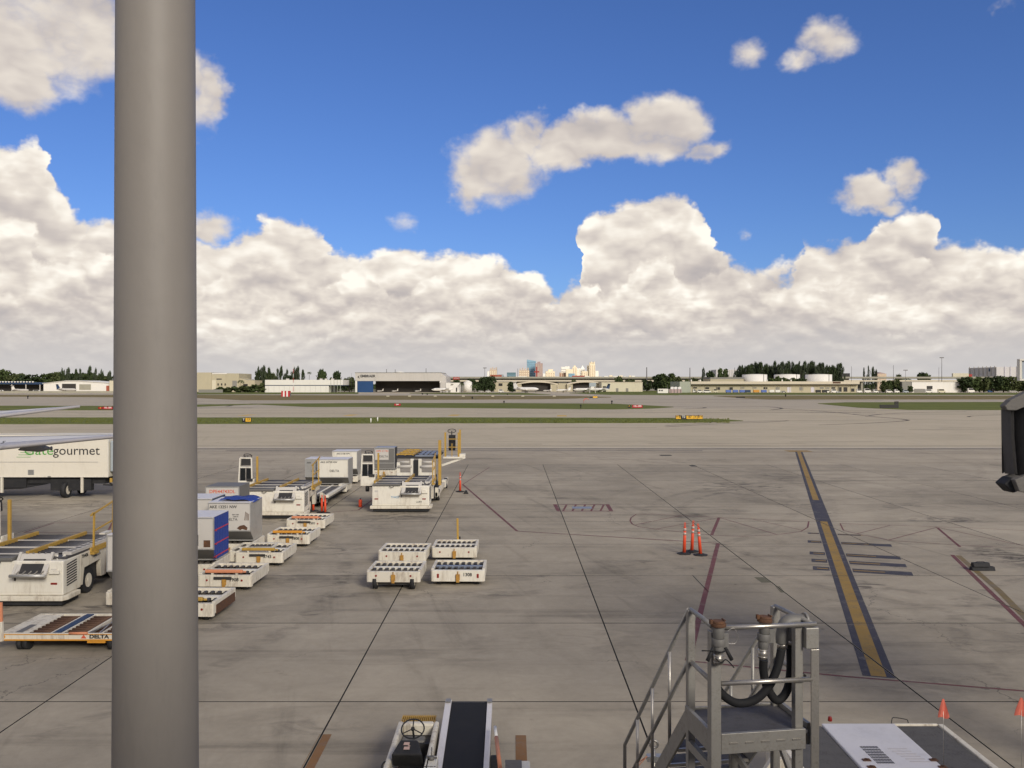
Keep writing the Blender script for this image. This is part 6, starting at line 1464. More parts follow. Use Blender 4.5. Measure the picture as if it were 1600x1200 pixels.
# big hangar
d = 752; t_ = bld('big_hangar', 555, 696, d, 'big white hangar lettered EMBRAER with a blue door at its left'); X0 = XA(555, d); bx_ = lambda p: XA(p, d) - X0
zt_, zd = Z(582.5, d), Z(595.3, d); W_ = bx_(688.5)
MB().box(0, W_, 0, 60, zd, zt_).build('fascia', M['fwall'], t_); MB().box(0, bx_(558), .05, 60, 0, zd - .01).build('wall', M['fwhite'], t_); MB().box(bx_(687), W_, .05, 60, 0, zd - .01).build('wall', M['fwhite'], t_)
q = MB(); q.prism([(W_ + .01, 0), (W_ + 4.4, 0), (W_ + 4.4, zt_ - 3.0), (W_ + .01, zt_)], 'y', .3, 58); q.build('sloping_side', M['fwall'], t_)
MB().box(bx_(558.2), bx_(583), .3, .6, 0, zd - .02).build('sliding_door', M['fblue'], t_)
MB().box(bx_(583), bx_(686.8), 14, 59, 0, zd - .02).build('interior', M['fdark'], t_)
for k in range(4): MB().box(bx_(592 + k * 26), bx_(592 + k * 26) + .3, 12, 12.4, 0, zd - .05).build('inner_frame', M['fdark'], t_)
MB().box(-.3, W_ + .3, -.3, 60.3, zt_, zt_ + .35).build('roof_edge', M['roofgrey'], t_)
for px, h_ in ((603, 3.2), (616.5, 3.0), (665, 3.8)): MB().cyl((bx_(px), 4, zt_ + .35), (bx_(px), 4, zt_ + h_), .22, n=6).build('chimney', M['pole'], t_)
q = MB(); q.cyl((bx_(620), 20, zt_ + .3), (bx_(620), 20, zt_ + 1.2), 4.2, 3.0, 12); q.build('roof_dome', M['fwhite'], t_)
te = text('EMBRAER', 2.9, M['ink'], t_, (bx_(563), -.05, Z(590.5, d)), align='LEFT', ext=.03, bold=.10); te.scale = ((bx_(586.5) - bx_(563)) / te.dimensions.x, 1, 1)
q = MB(); a = bx_(558.5); zc_ = Z(589, d); q.prism([(a, zc_), (a + 1.7, zc_ + 1.5), (a + 1.2, zc_ + .1), (a + 1.9, zc_ - 1.5)], 'y', -.1, -.01); q.build('bird_logo', M['ink'], t_)
# annex and round tank
d = 748; t_ = bld('low_annex', 696.5, 718, d, 'low white annex right of the big hangar'); W_ = t_['w']; MB().box(0, W_, 0, 20, 0, Z(598, d)).build('wall', M['fwhite'], t_); MB().box(2, 4, -.1, -.01, 0, 3).build('door', M['roofgrey'], t_); MB().box(8.5, 9.5, -.1, -.01, .5, 4).build('door', M['signk'], t_)
MB().box(-4.5, -.1, .5, 20, 0, Z(597, d)).build('side_wall', M['fwall'], t_)
t_ = thing('round_tank', (XA(731, 762), 762, 0), 'white round tank with conical cap beside the palms', 'tank'); q = MB(); r_ = 6.2 * 762 / FPX * 1.05; q.cyl((0, 0, 0), (0, 0, Z(597, 762)), r_, n=20); q.build('wall', M['fwhite'], t_); q = MB(); q.cyl((0, 0, Z(597, 762)), (0, 0, Z(594.3, 762)), r_ * 1.02, r_ * .2, 20); q.build('roof', M['fwhite'], t_)
t_ = thing('roadside_billboard', (XA(713, 900), 900, 0), 'red billboard above the trees right of the big hangar', 'billboard'); q = MB(); q.box(-3.2, 3.2, 0, .4, Z(593.5, 900), Z(589, 900)); q.build('panel', M['red'], t_); MB().box(-.2, .2, .1, .4, 0, Z(593.6, 900)).build('post', M['pole'], t_)
text('CITGO', 1.7, M['whiteink'], t_, (0, -.05, Z(592.3, 900)))
# tan building
d = 800; t_ = bld('tan_building', 772, 796, d, 'small tan building with dark window between the trees'); W_ = t_['w']; MB().box(0, W_, 0, 15, 0, Z(597, d)).build('wall', M['fbeige'], t_); w_n = MB().box(4, 7.5, -.1, -.01, 5.2, 7.6).build('window', M['signk'], t_); MB().box(-.3, W_ + .3, -.3, 15, Z(597, d), Z(596.3, d)).build('roof', M['roofgrey'], t_)
# two arched hangars
for (p0_, p1_, d, lab, doors) in ((806, 872, 835, 'arched roof hangar with wide dark opening behind the white jet', (815, 860)), (886, 945, 835, 'second arched roof hangar behind the parked business jets', (895, 928))):
    t_ = bld('arched_hangar', p0_, p1_, d, lab); W_ = t_['w']; X0 = XA(p0_, d)
    top = [(W_ * s_, Z(599.5, d) + (Z(595.6, d) - Z(599.5, d)) * (1 - (2 * s_ - 1) ** 2)) for s_ in [i / 12 for i in range(13)]]
    low = [(x, z - 1.1) for x, z in top]
    q = MB(); q.prism(top + low[::-1], 'y', 0, 40)
    q.build('arched_fascia', M['froof'], t_); a, b_ = XA(doors[0], d) - X0, XA(doors[1], d) - X0
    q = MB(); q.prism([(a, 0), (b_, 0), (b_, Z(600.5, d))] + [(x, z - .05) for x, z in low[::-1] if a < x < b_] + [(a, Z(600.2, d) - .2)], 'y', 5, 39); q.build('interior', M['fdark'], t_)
    MB().box(b_ + .02, W_, .1, 39, 0, Z(600.6, d)).build('wall', M['fbeige'], t_); MB().box(0, a - .02, .1, 39, 0, Z(600.6, d)).build('wall', M['fbeige'], t_)
    for x in (b_ + .3, W_ - .6): MB().box(x, x + .8, -.8, .08, 0, Z(599.6, d) - 1.2).build('buttress', M['froof'], t_)
t_ = bld('link_block', 872.5, 885.5, 838, 'low beige block joining the two arched hangars'); MB().box(0, t_['w'], 0, 30, 0, Z(598.6, 838)).build('wall', M['fbeige'], t_); MB().box(0, t_['w'], -.3, 30, Z(598.6, 838), Z(597.8, 838)).build('roof', M['roofgrey'], t_)
t_ = bld('cream_shed', 940, 1004, 812, 'long plain cream shed right of the arched hangars'); W_ = t_['w']; MB().box(0, W_, 0, 25, 0, Z(598, 812)).build('wall', M['fcream'], t_); MB().box(-.2, W_ + .2, -.2, 25.2, Z(598, 812), Z(597, 812)).build('roof', M['froof'], t_)
for x in (13, 22): MB().box(x, x + 2.2, -.1, -.01, 0, 3.2).build('door', M['roofgrey'], t_)
MB().box(1.2, 4, -.1, -.01, 0, 5).build('opening', M['signk'], t_)
t_ = thing('twin_post_sign', (XA(926, 690), 690, 0), 'pale blue sign panel on two posts before the second arched hangar', 'sign'); q = MB(); q.box(-2.6, 2.6, 0, .3, Z(604, 690), Z(598, 690)); q.build('panel', M['cabblue'], t_)
for x in (-2.2, 2.2): MB().box(x - .2, x + .2, .05, .3, 0, Z(604, 690)).build('post', M['fwall'], t_)
# highway viaduct
t_ = thing('highway_viaduct', (0, 930, 0), 'raised grey highway running behind the hangars and warehouse', 'highway'); d = 930
xa, xb = XA(690, d), XA(1760, d)
MB().box(xa, xb, 0, 16, Z(591.6, d), Z(590.2, d)).build('deck', M['hwy'], t_); MB().box(xa, xb, -.3, -.01, Z(591.3, d), Z(588.6, d)).build('parapet', M['hwy'], t_)
MB().box(xa, xb, -.1, 16, Z(596.2, d), Z(593.8, d)).build('lower_deck', M['froof'], t_)
for k in range(18): x = XA(940, d) + k * 30; MB().box(x, x + 2, 2, 12, 0, Z(596.2, d) - .02).build('pier', M['hwy'], t_)
q = MB(); q.prism([(xa, 0), (XA(1330, d), 0), (XA(1330, d), Z(591.7, d)), (xa, Z(591.7, d))], 'y', 6, 15); q.build('embankment', M['roofgrey'], t_)
# skyline
D = 3500
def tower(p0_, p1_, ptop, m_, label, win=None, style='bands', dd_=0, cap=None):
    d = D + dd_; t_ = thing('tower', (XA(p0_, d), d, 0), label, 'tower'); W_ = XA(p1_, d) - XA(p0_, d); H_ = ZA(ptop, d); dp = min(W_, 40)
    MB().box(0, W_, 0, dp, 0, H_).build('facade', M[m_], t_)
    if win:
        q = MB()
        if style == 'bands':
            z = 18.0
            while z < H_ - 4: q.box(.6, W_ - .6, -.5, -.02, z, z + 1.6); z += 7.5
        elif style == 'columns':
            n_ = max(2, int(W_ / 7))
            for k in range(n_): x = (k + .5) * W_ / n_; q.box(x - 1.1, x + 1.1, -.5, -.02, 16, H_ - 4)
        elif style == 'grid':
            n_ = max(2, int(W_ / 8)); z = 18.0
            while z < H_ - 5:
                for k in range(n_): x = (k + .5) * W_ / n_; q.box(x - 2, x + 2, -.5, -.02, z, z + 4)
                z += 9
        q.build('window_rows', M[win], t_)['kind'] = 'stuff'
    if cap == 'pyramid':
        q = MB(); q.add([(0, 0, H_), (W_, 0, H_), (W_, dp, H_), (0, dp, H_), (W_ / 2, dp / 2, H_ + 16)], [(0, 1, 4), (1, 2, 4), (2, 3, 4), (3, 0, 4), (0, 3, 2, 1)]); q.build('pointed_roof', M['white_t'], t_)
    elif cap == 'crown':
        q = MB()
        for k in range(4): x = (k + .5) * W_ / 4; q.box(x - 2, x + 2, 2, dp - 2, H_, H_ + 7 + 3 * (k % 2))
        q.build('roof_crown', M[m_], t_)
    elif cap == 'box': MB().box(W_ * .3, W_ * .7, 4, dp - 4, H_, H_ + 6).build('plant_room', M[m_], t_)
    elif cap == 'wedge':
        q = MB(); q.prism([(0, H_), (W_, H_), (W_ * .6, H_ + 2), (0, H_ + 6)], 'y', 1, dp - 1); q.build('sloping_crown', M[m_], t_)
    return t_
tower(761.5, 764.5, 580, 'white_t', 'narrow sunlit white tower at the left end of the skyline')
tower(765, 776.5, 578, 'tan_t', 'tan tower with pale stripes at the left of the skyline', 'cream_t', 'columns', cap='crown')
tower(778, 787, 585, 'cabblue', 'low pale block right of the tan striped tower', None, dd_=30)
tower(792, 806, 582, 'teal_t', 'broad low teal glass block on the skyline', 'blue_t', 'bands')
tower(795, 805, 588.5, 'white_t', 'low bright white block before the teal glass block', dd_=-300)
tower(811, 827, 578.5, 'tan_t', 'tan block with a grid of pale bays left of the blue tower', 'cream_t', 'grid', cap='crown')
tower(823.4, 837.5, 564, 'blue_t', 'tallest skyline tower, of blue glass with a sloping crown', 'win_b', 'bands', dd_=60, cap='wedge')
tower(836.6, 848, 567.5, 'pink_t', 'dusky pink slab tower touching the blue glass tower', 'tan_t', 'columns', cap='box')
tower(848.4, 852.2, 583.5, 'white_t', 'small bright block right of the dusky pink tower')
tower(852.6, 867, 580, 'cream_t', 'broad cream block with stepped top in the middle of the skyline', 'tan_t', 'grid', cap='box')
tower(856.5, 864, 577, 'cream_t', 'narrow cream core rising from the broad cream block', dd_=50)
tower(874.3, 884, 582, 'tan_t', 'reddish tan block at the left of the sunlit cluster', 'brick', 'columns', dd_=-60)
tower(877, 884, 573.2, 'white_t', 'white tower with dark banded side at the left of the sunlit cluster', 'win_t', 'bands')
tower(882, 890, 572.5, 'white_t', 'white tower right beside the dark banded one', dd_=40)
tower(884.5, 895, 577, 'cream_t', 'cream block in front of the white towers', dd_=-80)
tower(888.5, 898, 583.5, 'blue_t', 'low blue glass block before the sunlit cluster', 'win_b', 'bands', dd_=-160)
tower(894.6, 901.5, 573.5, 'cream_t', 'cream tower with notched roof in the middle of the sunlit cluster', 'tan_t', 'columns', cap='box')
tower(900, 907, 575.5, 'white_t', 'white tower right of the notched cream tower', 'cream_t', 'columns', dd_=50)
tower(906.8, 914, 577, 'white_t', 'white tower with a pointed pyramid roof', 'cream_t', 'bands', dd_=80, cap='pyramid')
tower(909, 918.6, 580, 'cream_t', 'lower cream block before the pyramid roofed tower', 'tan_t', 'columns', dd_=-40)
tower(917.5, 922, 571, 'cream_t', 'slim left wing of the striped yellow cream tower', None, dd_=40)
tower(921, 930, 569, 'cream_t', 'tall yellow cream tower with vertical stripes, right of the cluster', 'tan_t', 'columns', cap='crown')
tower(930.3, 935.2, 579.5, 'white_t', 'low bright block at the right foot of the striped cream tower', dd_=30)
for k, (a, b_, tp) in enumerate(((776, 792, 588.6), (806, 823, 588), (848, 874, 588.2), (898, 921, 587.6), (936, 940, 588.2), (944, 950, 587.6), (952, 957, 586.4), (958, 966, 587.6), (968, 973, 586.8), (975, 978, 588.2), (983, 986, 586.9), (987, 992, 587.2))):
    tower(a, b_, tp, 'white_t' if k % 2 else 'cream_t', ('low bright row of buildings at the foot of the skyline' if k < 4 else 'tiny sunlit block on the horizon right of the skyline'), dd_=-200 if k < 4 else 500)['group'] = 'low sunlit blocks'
for i, o in enumerate(sorted([o for o in COL.objects if o.get('group') == 'low sunlit blocks'], key=lambda o: o.location.x / o.location.y)):
    o['label'] = ORD[min(i, 10)].replace('leftmost', 'first from the left') + ' of the low sunlit blocks along the skyline foot' if i < 11 else 'rightmost of the low sunlit blocks along the skyline foot'
# highway signs and traffic
def box_truck(px0, px1, d, z0, z1, m_box, m_cab, label, group=None, cabside=1):
    W_ = XA(px1, d) - XA(px0, d); t_ = thing('lorry', (XA(px0, d), d, z0), label, 'lorry', group); h = z1 - z0
    MB().box(0, W_ * .82, 0, 2.5, .9, h).build('trailer', M[m_box], t_); MB().box(W_ * .84, W_, .1, 2.4, .7, h * .8).build('cab', M[m_cab], t_)
    for x in (W_ * .12, W_ * .22, W_ * .72, W_ * .92): MB().cyl((x, .05, .5), (x, .4, .5), .5, n=10).build('wheel', M['rubber'], t_)
    return t_
zdk = Z(590.2, 930) + .02
box_truck(1489, 1519, 934, zdk, Z(583.3, 934), 'fcream', 'red', 'cream lorry with red cab on the highway at the right')
def rigs(px0, px1, py, lab, m_='brick'):
    d = 936; MB_ = MB().box(0, XA(px1, d) - XA(px0, d), 0, 2.6, 0.9, Z(py, d) - zdk); t_ = thing('highway_trailer', (XA(px0, d), d, zdk), lab, 'trailer'); MB_.build('trailer_body', M[m_], t_)
    for x in (2, 5): MB().cyl((x, .1, .5), (x, .5, .5), .5, n=10).build('wheel', M['rubber'], t_)
rigs(766, 784, 585.6, 'dark red trailer on the highway at the left of the skyline'); rigs(894, 913.6, 587, 'bright brick red trailer on the highway below the sunlit cluster', 'red')
rigs(1303, 1328, 583.2, 'dark vehicle carrier on the highway above the warehouse end', 'dark')
t_ = thing('red_tower_crane', (XA(838.6, 1500), 1500, 0), 'dark red cross shaped mast in front of the pink tower', 'mast'); z_ = lambda p: ZA(p, 1500); MB().box(-.9, .9, 0, 2, 0, z_(573)).build('mast', M['red'], t_); MB().box(-4.4, 4.4, .2, 1.8, z_(582), z_(580)).build('cross_arm', M['red'], t_)
# warehouse
d = 725; t_ = bld('warehouse', 1061, 1340, d, 'long cream warehouse with flat overhanging roof and dock doors'); X0 = XA(1061, d); bx_ = lambda p: XA(p, d) - X0; W_ = t_['w']; zr = Z(596, d); ze = Z(600, d)
MB().box(0, bx_(1078), -3, 40, 0, zr - .1).build('end_block', M['fgreen'], t_); MB().box(bx_(1078) + .02, W_, 0, 40, 0, ze - .02).build('wall', M['fbeige'], t_)
MB().box(bx_(1078) + .02, W_ + .4, -3.4, 40, ze, zr).build('roof', M['froof'], t_); MB().box(bx_(1078) + .03, W_ + .3, -3.2, 0, ze - .35, ze - .01).build('eave', M['roofgrey'], t_)
doors = [(1086, 1, 605, 607), (1105, 1, 605, 608), (1122, 1, 605, 609), (1142, 1, 605, 609), (1160, 0, 605, 607), (1179, 0, 605, 607), (1196, 1, 605, 608), (1215, 0, 605, 609), (1233, 2, 605, 613), (1252, 0, 605, 610), (1270, 2, 605, 613), (1284, 0, 605, 607.5), (1293, 0, 605, 607.5), (1302, 1, 605, 607.5), (1312, 1, 605, 612), (1321, 1, 605, 612), (1332, 1, 607, 612)]
for (px, k, a, b_) in doors:
    MB().box(bx_(px - 3), bx_(px + 3), -.12, -.01, max(Z(b_, d), 0), Z(a, d)).build('dock_door', M[{0: 'roofgrey', 1: 'signk', 2: 'fsil'}[k]], t_)
for k in range(14): x = bx_(1082 + k * 19.0); MB().box(x, x + .3, -.3, -.02, 0, ze - .4).build('pilaster', M['fbeige'], t_)
for px in (1082, 1096, 1201, 1225, 1239): MB().cyl((bx_(px), 5, zr), (bx_(px), 5, zr + 1.5), .55, n=8).build('roof_vent', M['fwhite'], t_)
MB().box(bx_(1299), bx_(1311), -3.6, -3.42, ze + .5, zr - .3).build('wall_sign', M['rust'], t_)
# second roof line behind
t_ = bld('rear_warehouse', 1110, 1162, 790, 'lower tan roofed building behind the warehouse roof'); MB().box(0, t_['w'], 0, 30, 0, Z(592, 790)).build('wall', M['fbeige'], t_); MB().box(-.3, t_['w'] + .3, -.3, 30, Z(592, 790), Z(589.6, 790)).build('roof', M['roofgrey'], t_)
for (a, b_, lab) in ((1160, 1198, 'left white cylindrical storage tank above the warehouse'), (1210, 1249, 'middle white storage tank half hidden by dark trees'), (1259, 1299, 'right white storage tank above the warehouse roof')):
    d = 800; t_ = thing('storage_tank', (XA((a + b_) / 2, d), d, 0), lab, 'storage tank'); r_ = (XA(b_, d) - XA(a, d)) / 2
    MB().cyl((0, 0, 0), (0, 0, Z(585.2, d)), r_, n=40).build('shell', M['fwhite'], t_); MB().cyl((0, 0, Z(585.2, d)), (0, 0, Z(584.6, d)), r_ * 1.01, r_ * .4, 40).build('roof', M['fwhite'], t_)
    q = MB(); q.box(r_ * .5, r_ * .5 + .25, -r_ * .90, -r_ * .86, 0, Z(585, d)); q.build('ladder', M['pole'], t_)
t_ = bld('pale_block', 1119, 1155, 1150, 'pale grey apartment block behind the trees above the warehouse'); W_ = t_['w']; MB().box(0, W_, 0, 30, 0, ZA(577.5, 1150)).build('wall', M['fsil2'], t_)
for k in range(5): MB().box(W_ * .45 + k * 3.4, W_ * .45 + k * 3.4 + 1, -.4, -.01, 12, ZA(577.5, 1150) - .5).build('balcony_shaft', M['fwall'], t_)
# white block, grey end, and hall at the right
d = 742; t_ = bld('white_block', 1425, 1502, d, 'white windowless block with dark opening at the right'); W_ = t_['w']; X0 = XA(1425, d); zt_ = Z(597, d)
MB().box(0, W_, 0, 25, 0, zt_).build('wall', M['fwhite'], t_); MB().box(XA(1410, d) - X0, -.02, .3, 24, 0, zt_ + .1).build('grey_end', M['roofgrey'], t_); MB().box(-.2, W_ + .2, -.2, 25.2, zt_, zt_ + .3).build('roof', M['fwall'], t_)
MB().box(XA(1448, d) - X0, XA(1457, d) - X0, -.1, -.01, Z(608, d), Z(603, d)).build('opening', M['signk'], t_); MB().box(XA(1428, d) - X0, XA(1445, d) - X0, -.1, -.01, 0, Z(607.5, d)).build('opening', M['roofgrey'], t_)
d = 1050; t_ = bld('corrugated_hall', 1557, 1640, d, 'large corrugated silver hall on the horizon at the right'); X0 = XA(1557, d); W_ = t_['w']; zt_ = ZA(573.5, d)
MB().box(0, W_, 0, 64, 0, zt_).build('wall', M['fsil2'], t_)
for px in (1569, 1578, 1588, 1599): MB().box(XA(px, d) - X0, XA(px, d) - X0 + 1.1, -.7, -.02, 0, zt_ + 1.2).build('rib', M['fsil'], t_)
for y_ in (2, 11, 20, 29, 39, 49, 60): MB().box(-.8, -.02, y_, y_ + 1.4, 0, zt_ + 1.2).build('rib', M['fwall'], t_)
MB().box(-.3, -.02, 13, 17, zt_ - 5, zt_ - 1.5).build('louvre', M['fnavy'], t_)
# dark far shed and pink house on the highway skyline
t_ = bld('pink_house', 1371, 1385, 1000, 'small tan roofed house above the highway'); MB().box(0, t_['w'], 0, 8, 0, ZA(584, 1000)).build('wall', M['tan_t'], t_); q = MB(); q.prism([(0, ZA(584, 1000)), (t_['w'], ZA(584, 1000)), (t_['w'] * .3, ZA(581.5, 1000))], 'y', 0, 8); q.build('roof', M['pink_t'], t_)
# masts and poles
def mast(px, d, ptop, label, r=.25, head=False, cat='pole', name='light_mast'):
    t_ = thing(name, (XA(px, d), d, 0), label, cat); MB().cyl((0, 0, 0), (0, 0, ZA(ptop, d)), r, r * .6, 8).build('pole', M['pole'], t_)
    if head: MB().box(-2.0, 2.0, -.4, .4, ZA(ptop, d), ZA(ptop, d) + .8).build('lamp_head', M['pole'], t_)
mast(1471.5, 900, 559.5, 'tall high mast lamp left of the corrugated hall', .35, True); mast(1467, 900, 574, 'thin pole just left of the high mast lamp'); mast(1396, 900, 570.5, 'dark pole rising from the highway, left of the power pole', .3); mast(1330.5, 900, 572.5, 'thin dark pole above the warehouse end', .25)
mast(1078, 900, 574.5, 'dark chimney like pole above the left end of the warehouse', .6); mast(1010.5, 900, 573.8, 'dark chimney like pole between the skyline and the big trees', .7); mast(1148, 900, 574.5, 'grey pole in front of the pale apartment block', .4); mast(757.5, 1000, 575.5, 'lamp mast left of the skyline', .35, True); mast(776.5, 1000, 574, 'thin aerial behind the tan striped tower', .2); mast(809, 1000, 576, 'dark pole left of the blue glass tower', .35)
mast(1415, 900, 579, 'power pole with cross arms above the white block', .25, True); mast(1349, 700, 591, 'white lamp pole at the right end of the warehouse', .22); mast(1375, 700, 590, 'pale pole among the parked carts', .2); mast(1313, 880, 575.5, 'thin pole beside the small casuarinas', .2); mast(549, 780, 583, 'thin pole left of the big hangar', .15)
mast(1043, 720, 601, 'short pole before the big trees', .15)
t_ = thing('lattice_mast', (XA(458.5, 600), 600, 0), 'slender red and white lattice mast in front of the white shed', 'mast'); q = MB()
for k in range(6):
    z = 2 + k * 3.0; mcol = 'signr' if k % 2 == 0 else 'whiteink'; q = MB()
    for a, b_ in ((-.25, -.25), (.25, -.25), (0, .25)): q.cyl((a, b_, z), (a, b_, z + 2.98), .05, n=5)
    q.bar((-.25, -.25, z), (.25, -.25, z + 2.9), .05); q.build('mast_section', M[mcol], t_)
# things around the warehouse
def cart(px, lab, m_, d=700, w=6.5, z1=609.2, group='covered carts before the warehouse'):
    t_ = thing('baggage_cart', (XA(px, d), d, 0), lab, 'cart', group); h = ZA(z1, d); w_ = w * d / FPX
    MB().box(-w_ / 2, w_ / 2, 0, 1.8, .55, h).build('cover', M[m_], t_); MB().box(-w_ / 2 - .1, w_ / 2 + .1, -.05, 1.85, .4, .54).build('bed', M['dark'], t_)
    for x in (-w_ / 2 + .4, w_ / 2 - .4): MB().cyl((x, .0, .25), (x, .2, .25), .25, n=8).build('wheel', M['rubber'], t_)
for px, w_, m_, lab in ((1138.5, 8, 'bluetarp', 'blue covered cart, leftmost before the warehouse'), (1149.5, 8, 'bluetarp', 'second blue covered cart from the left before the warehouse'), (1160, 8, 'bluetarp', 'third blue covered cart before the warehouse'), (1169, 8, 'fnavy', 'darker blue cart before the warehouse'), (1182, 9, 'amber', 'orange brown cart between the blue carts'),
                      (1194, 8, 'bluetarp', 'blue covered cart right of the orange brown one'), (1206, 7.5, 'fwhite', 'white cart right of the last blue cart'), (1215.5, 7.5, 'fwhite', 'second white cart before the warehouse'), (1279, 7.5, 'dark', 'dark cart before the right part of the warehouse'), (1289, 7, 'dark', 'second dark cart before the right part of the warehouse')):
    cart(px, lab, m_, w=w_)
def van(px, d, lab, m_='fwhite', w=8.0, h=2.3, name='parked_van', cat='van', group=None):
    t_ = thing(name, (XA(px, d), d, 0), lab, cat, group); L_ = w * d / FPX
    q = MB(); q.prism([(-L_ / 2, .35), (L_ / 2, .35), (L_ / 2, h * .5), (L_ / 2 - .9, h * .6), (L_ / 2 - 1.4, h), (-L_ / 2, h)], 'y', 0, 1.9); q.build('body', M[m_], t_)
    q = MB(); q.prism([(L_ / 2 - .95, h * .6), (L_ / 2 - 1.4, h - .15), (-L_ / 2 + .4, h - .15), (-L_ / 2 + .4, h * .6)], 'y', -.03, -.005); q.build('window', M['glass'], t_)
    for x in (-L_ / 2 + .8, L_ / 2 - .8): MB().cyl((x, -.02, .35), (x, .25, .35), .35, n=10).build('wheel', M['rubber'], t_)
for (px, d, lab, m_, w_, h_) in ((1086, 715, 'white van left of the white service trucks by the warehouse', 'fwhite', 6, 2.8), (1094, 712, 'white van at the left end of the warehouse', 'fwhite', 8, 2.6), (1105, 712, 'white service truck before the second dock door', 'fwhite', 12, 2.4), (1118, 712, 'cream van before the third dock door', 'fcream', 7, 3.0), (1225, 708, 'low white trailer car right of the white carts', 'fwall', 8, 1.7),
                             (1294, 708, 'white van between the dark carts and the open docks', 'fwhite', 8, 2.6), (1304, 706, 'white box van before the open dark docks', 'fwhite', 9, 3.0), (1311, 700, 'small white car at the front by the dark docks', 'whiteink', 6, 1.4), (1343, 712, 'white van beside the lamp pole', 'fwhite', 8, 3.0), (1356, 712, 'white rounded van right of the lamp pole', 'fwhite', 10, 3.4),
                             (1369, 710, 'white van among the parked vehicles at the right', 'fwhite', 7, 2.6), (1390, 710, 'white pick up right of the pale pole', 'fwhite', 9, 2.4), (1402, 710, 'white van left of the white block', 'fwhite', 7, 2.8), (1416, 712, 'pale blue van at the grey end of the white block', 'cabblue', 8, 2.4), (1452, 715, 'white truck under the dark opening of the white block', 'fwhite', 11, 2.8), (1472, 708, 'cream box van before the white block', 'fcream', 11, 3.0),
                             (1518, 722, 'white bus under the dark grove at the right', 'fwhite', 10, 3.6), (1548, 722, 'blue car under the dark grove', 'fblue', 6, 2.0), (1584, 722, 'white car under the dark grove near the edge', 'fwall', 12, 1.8), (32 + 25, 735, 'white van parked right of the white plane at the far left', 'fwhite', 11, 2.0), (752, 745, 'white car left of the tan building', 'fwall', 8, 1.6), (783, 740, 'white truck before the tan building', 'fwhite', 8, 2.6), (763, 742, 'white car between the trees and the white truck', 'fwhite', 8, 1.5), (3, 740, 'white van at the very left edge', 'fwhite', 5, 2.0)):
    van(px, d, lab, m_, w_, h_)
# radomes and white cabin left of the warehouse
for (px, lab) in ((1050.5, 'white dish aerial, left one of the three by the warehouse'), (1056, 'white dish aerial, middle one of the three by the warehouse'), (1062, 'white dish aerial, right one of the three by the warehouse')):
    t_ = thing('dish_aerial', (XA(px, 700), 700, 0), lab, 'dish aerial'); q = MB(); q.cyl((0, 0, 3.3), (-.2, -.6, 3.9), .2, 1.35, 14, caps=True); q.build('dish', M['fwhite'], t_); MB().cyl((0, 0, 0), (0, 0, 3.4), .3, n=8).build('stand', M['pole'], t_)
t_ = thing('equipment_shelter', (XA(1055, 695), 695, 0), 'brown grey fenced equipment shelter below the dish aerials', 'shelter'); MB().box(-4.5, 5, 0, 2.5, 0, 3.0).build('screen', M['pink_t'], t_)
for x in (-3.5, -1, 1.5, 4): MB().box(x, x + .5, -.1, -.01, 0, 2.8).build('louvre', M['pole'], t_)
t_ = thing('white_cabin', (XA(1036, 690), 690, 0), 'small white cabin with dark windows left of the dish aerials', 'cabin'); MB().box(-4, 4, 0, 3, 0, 3.2).build('wall', M['fwhite'], t_)
for x in (-3.2, -1.4): MB().box(x, x + 1.2, -.08, -.01, 1.5, 2.5).build('window', M['signk'], t_)
MB().box(-4.1, 4.1, -.1, 3.1, 3.2, 3.4).build('roof', M['fwall'], t_)

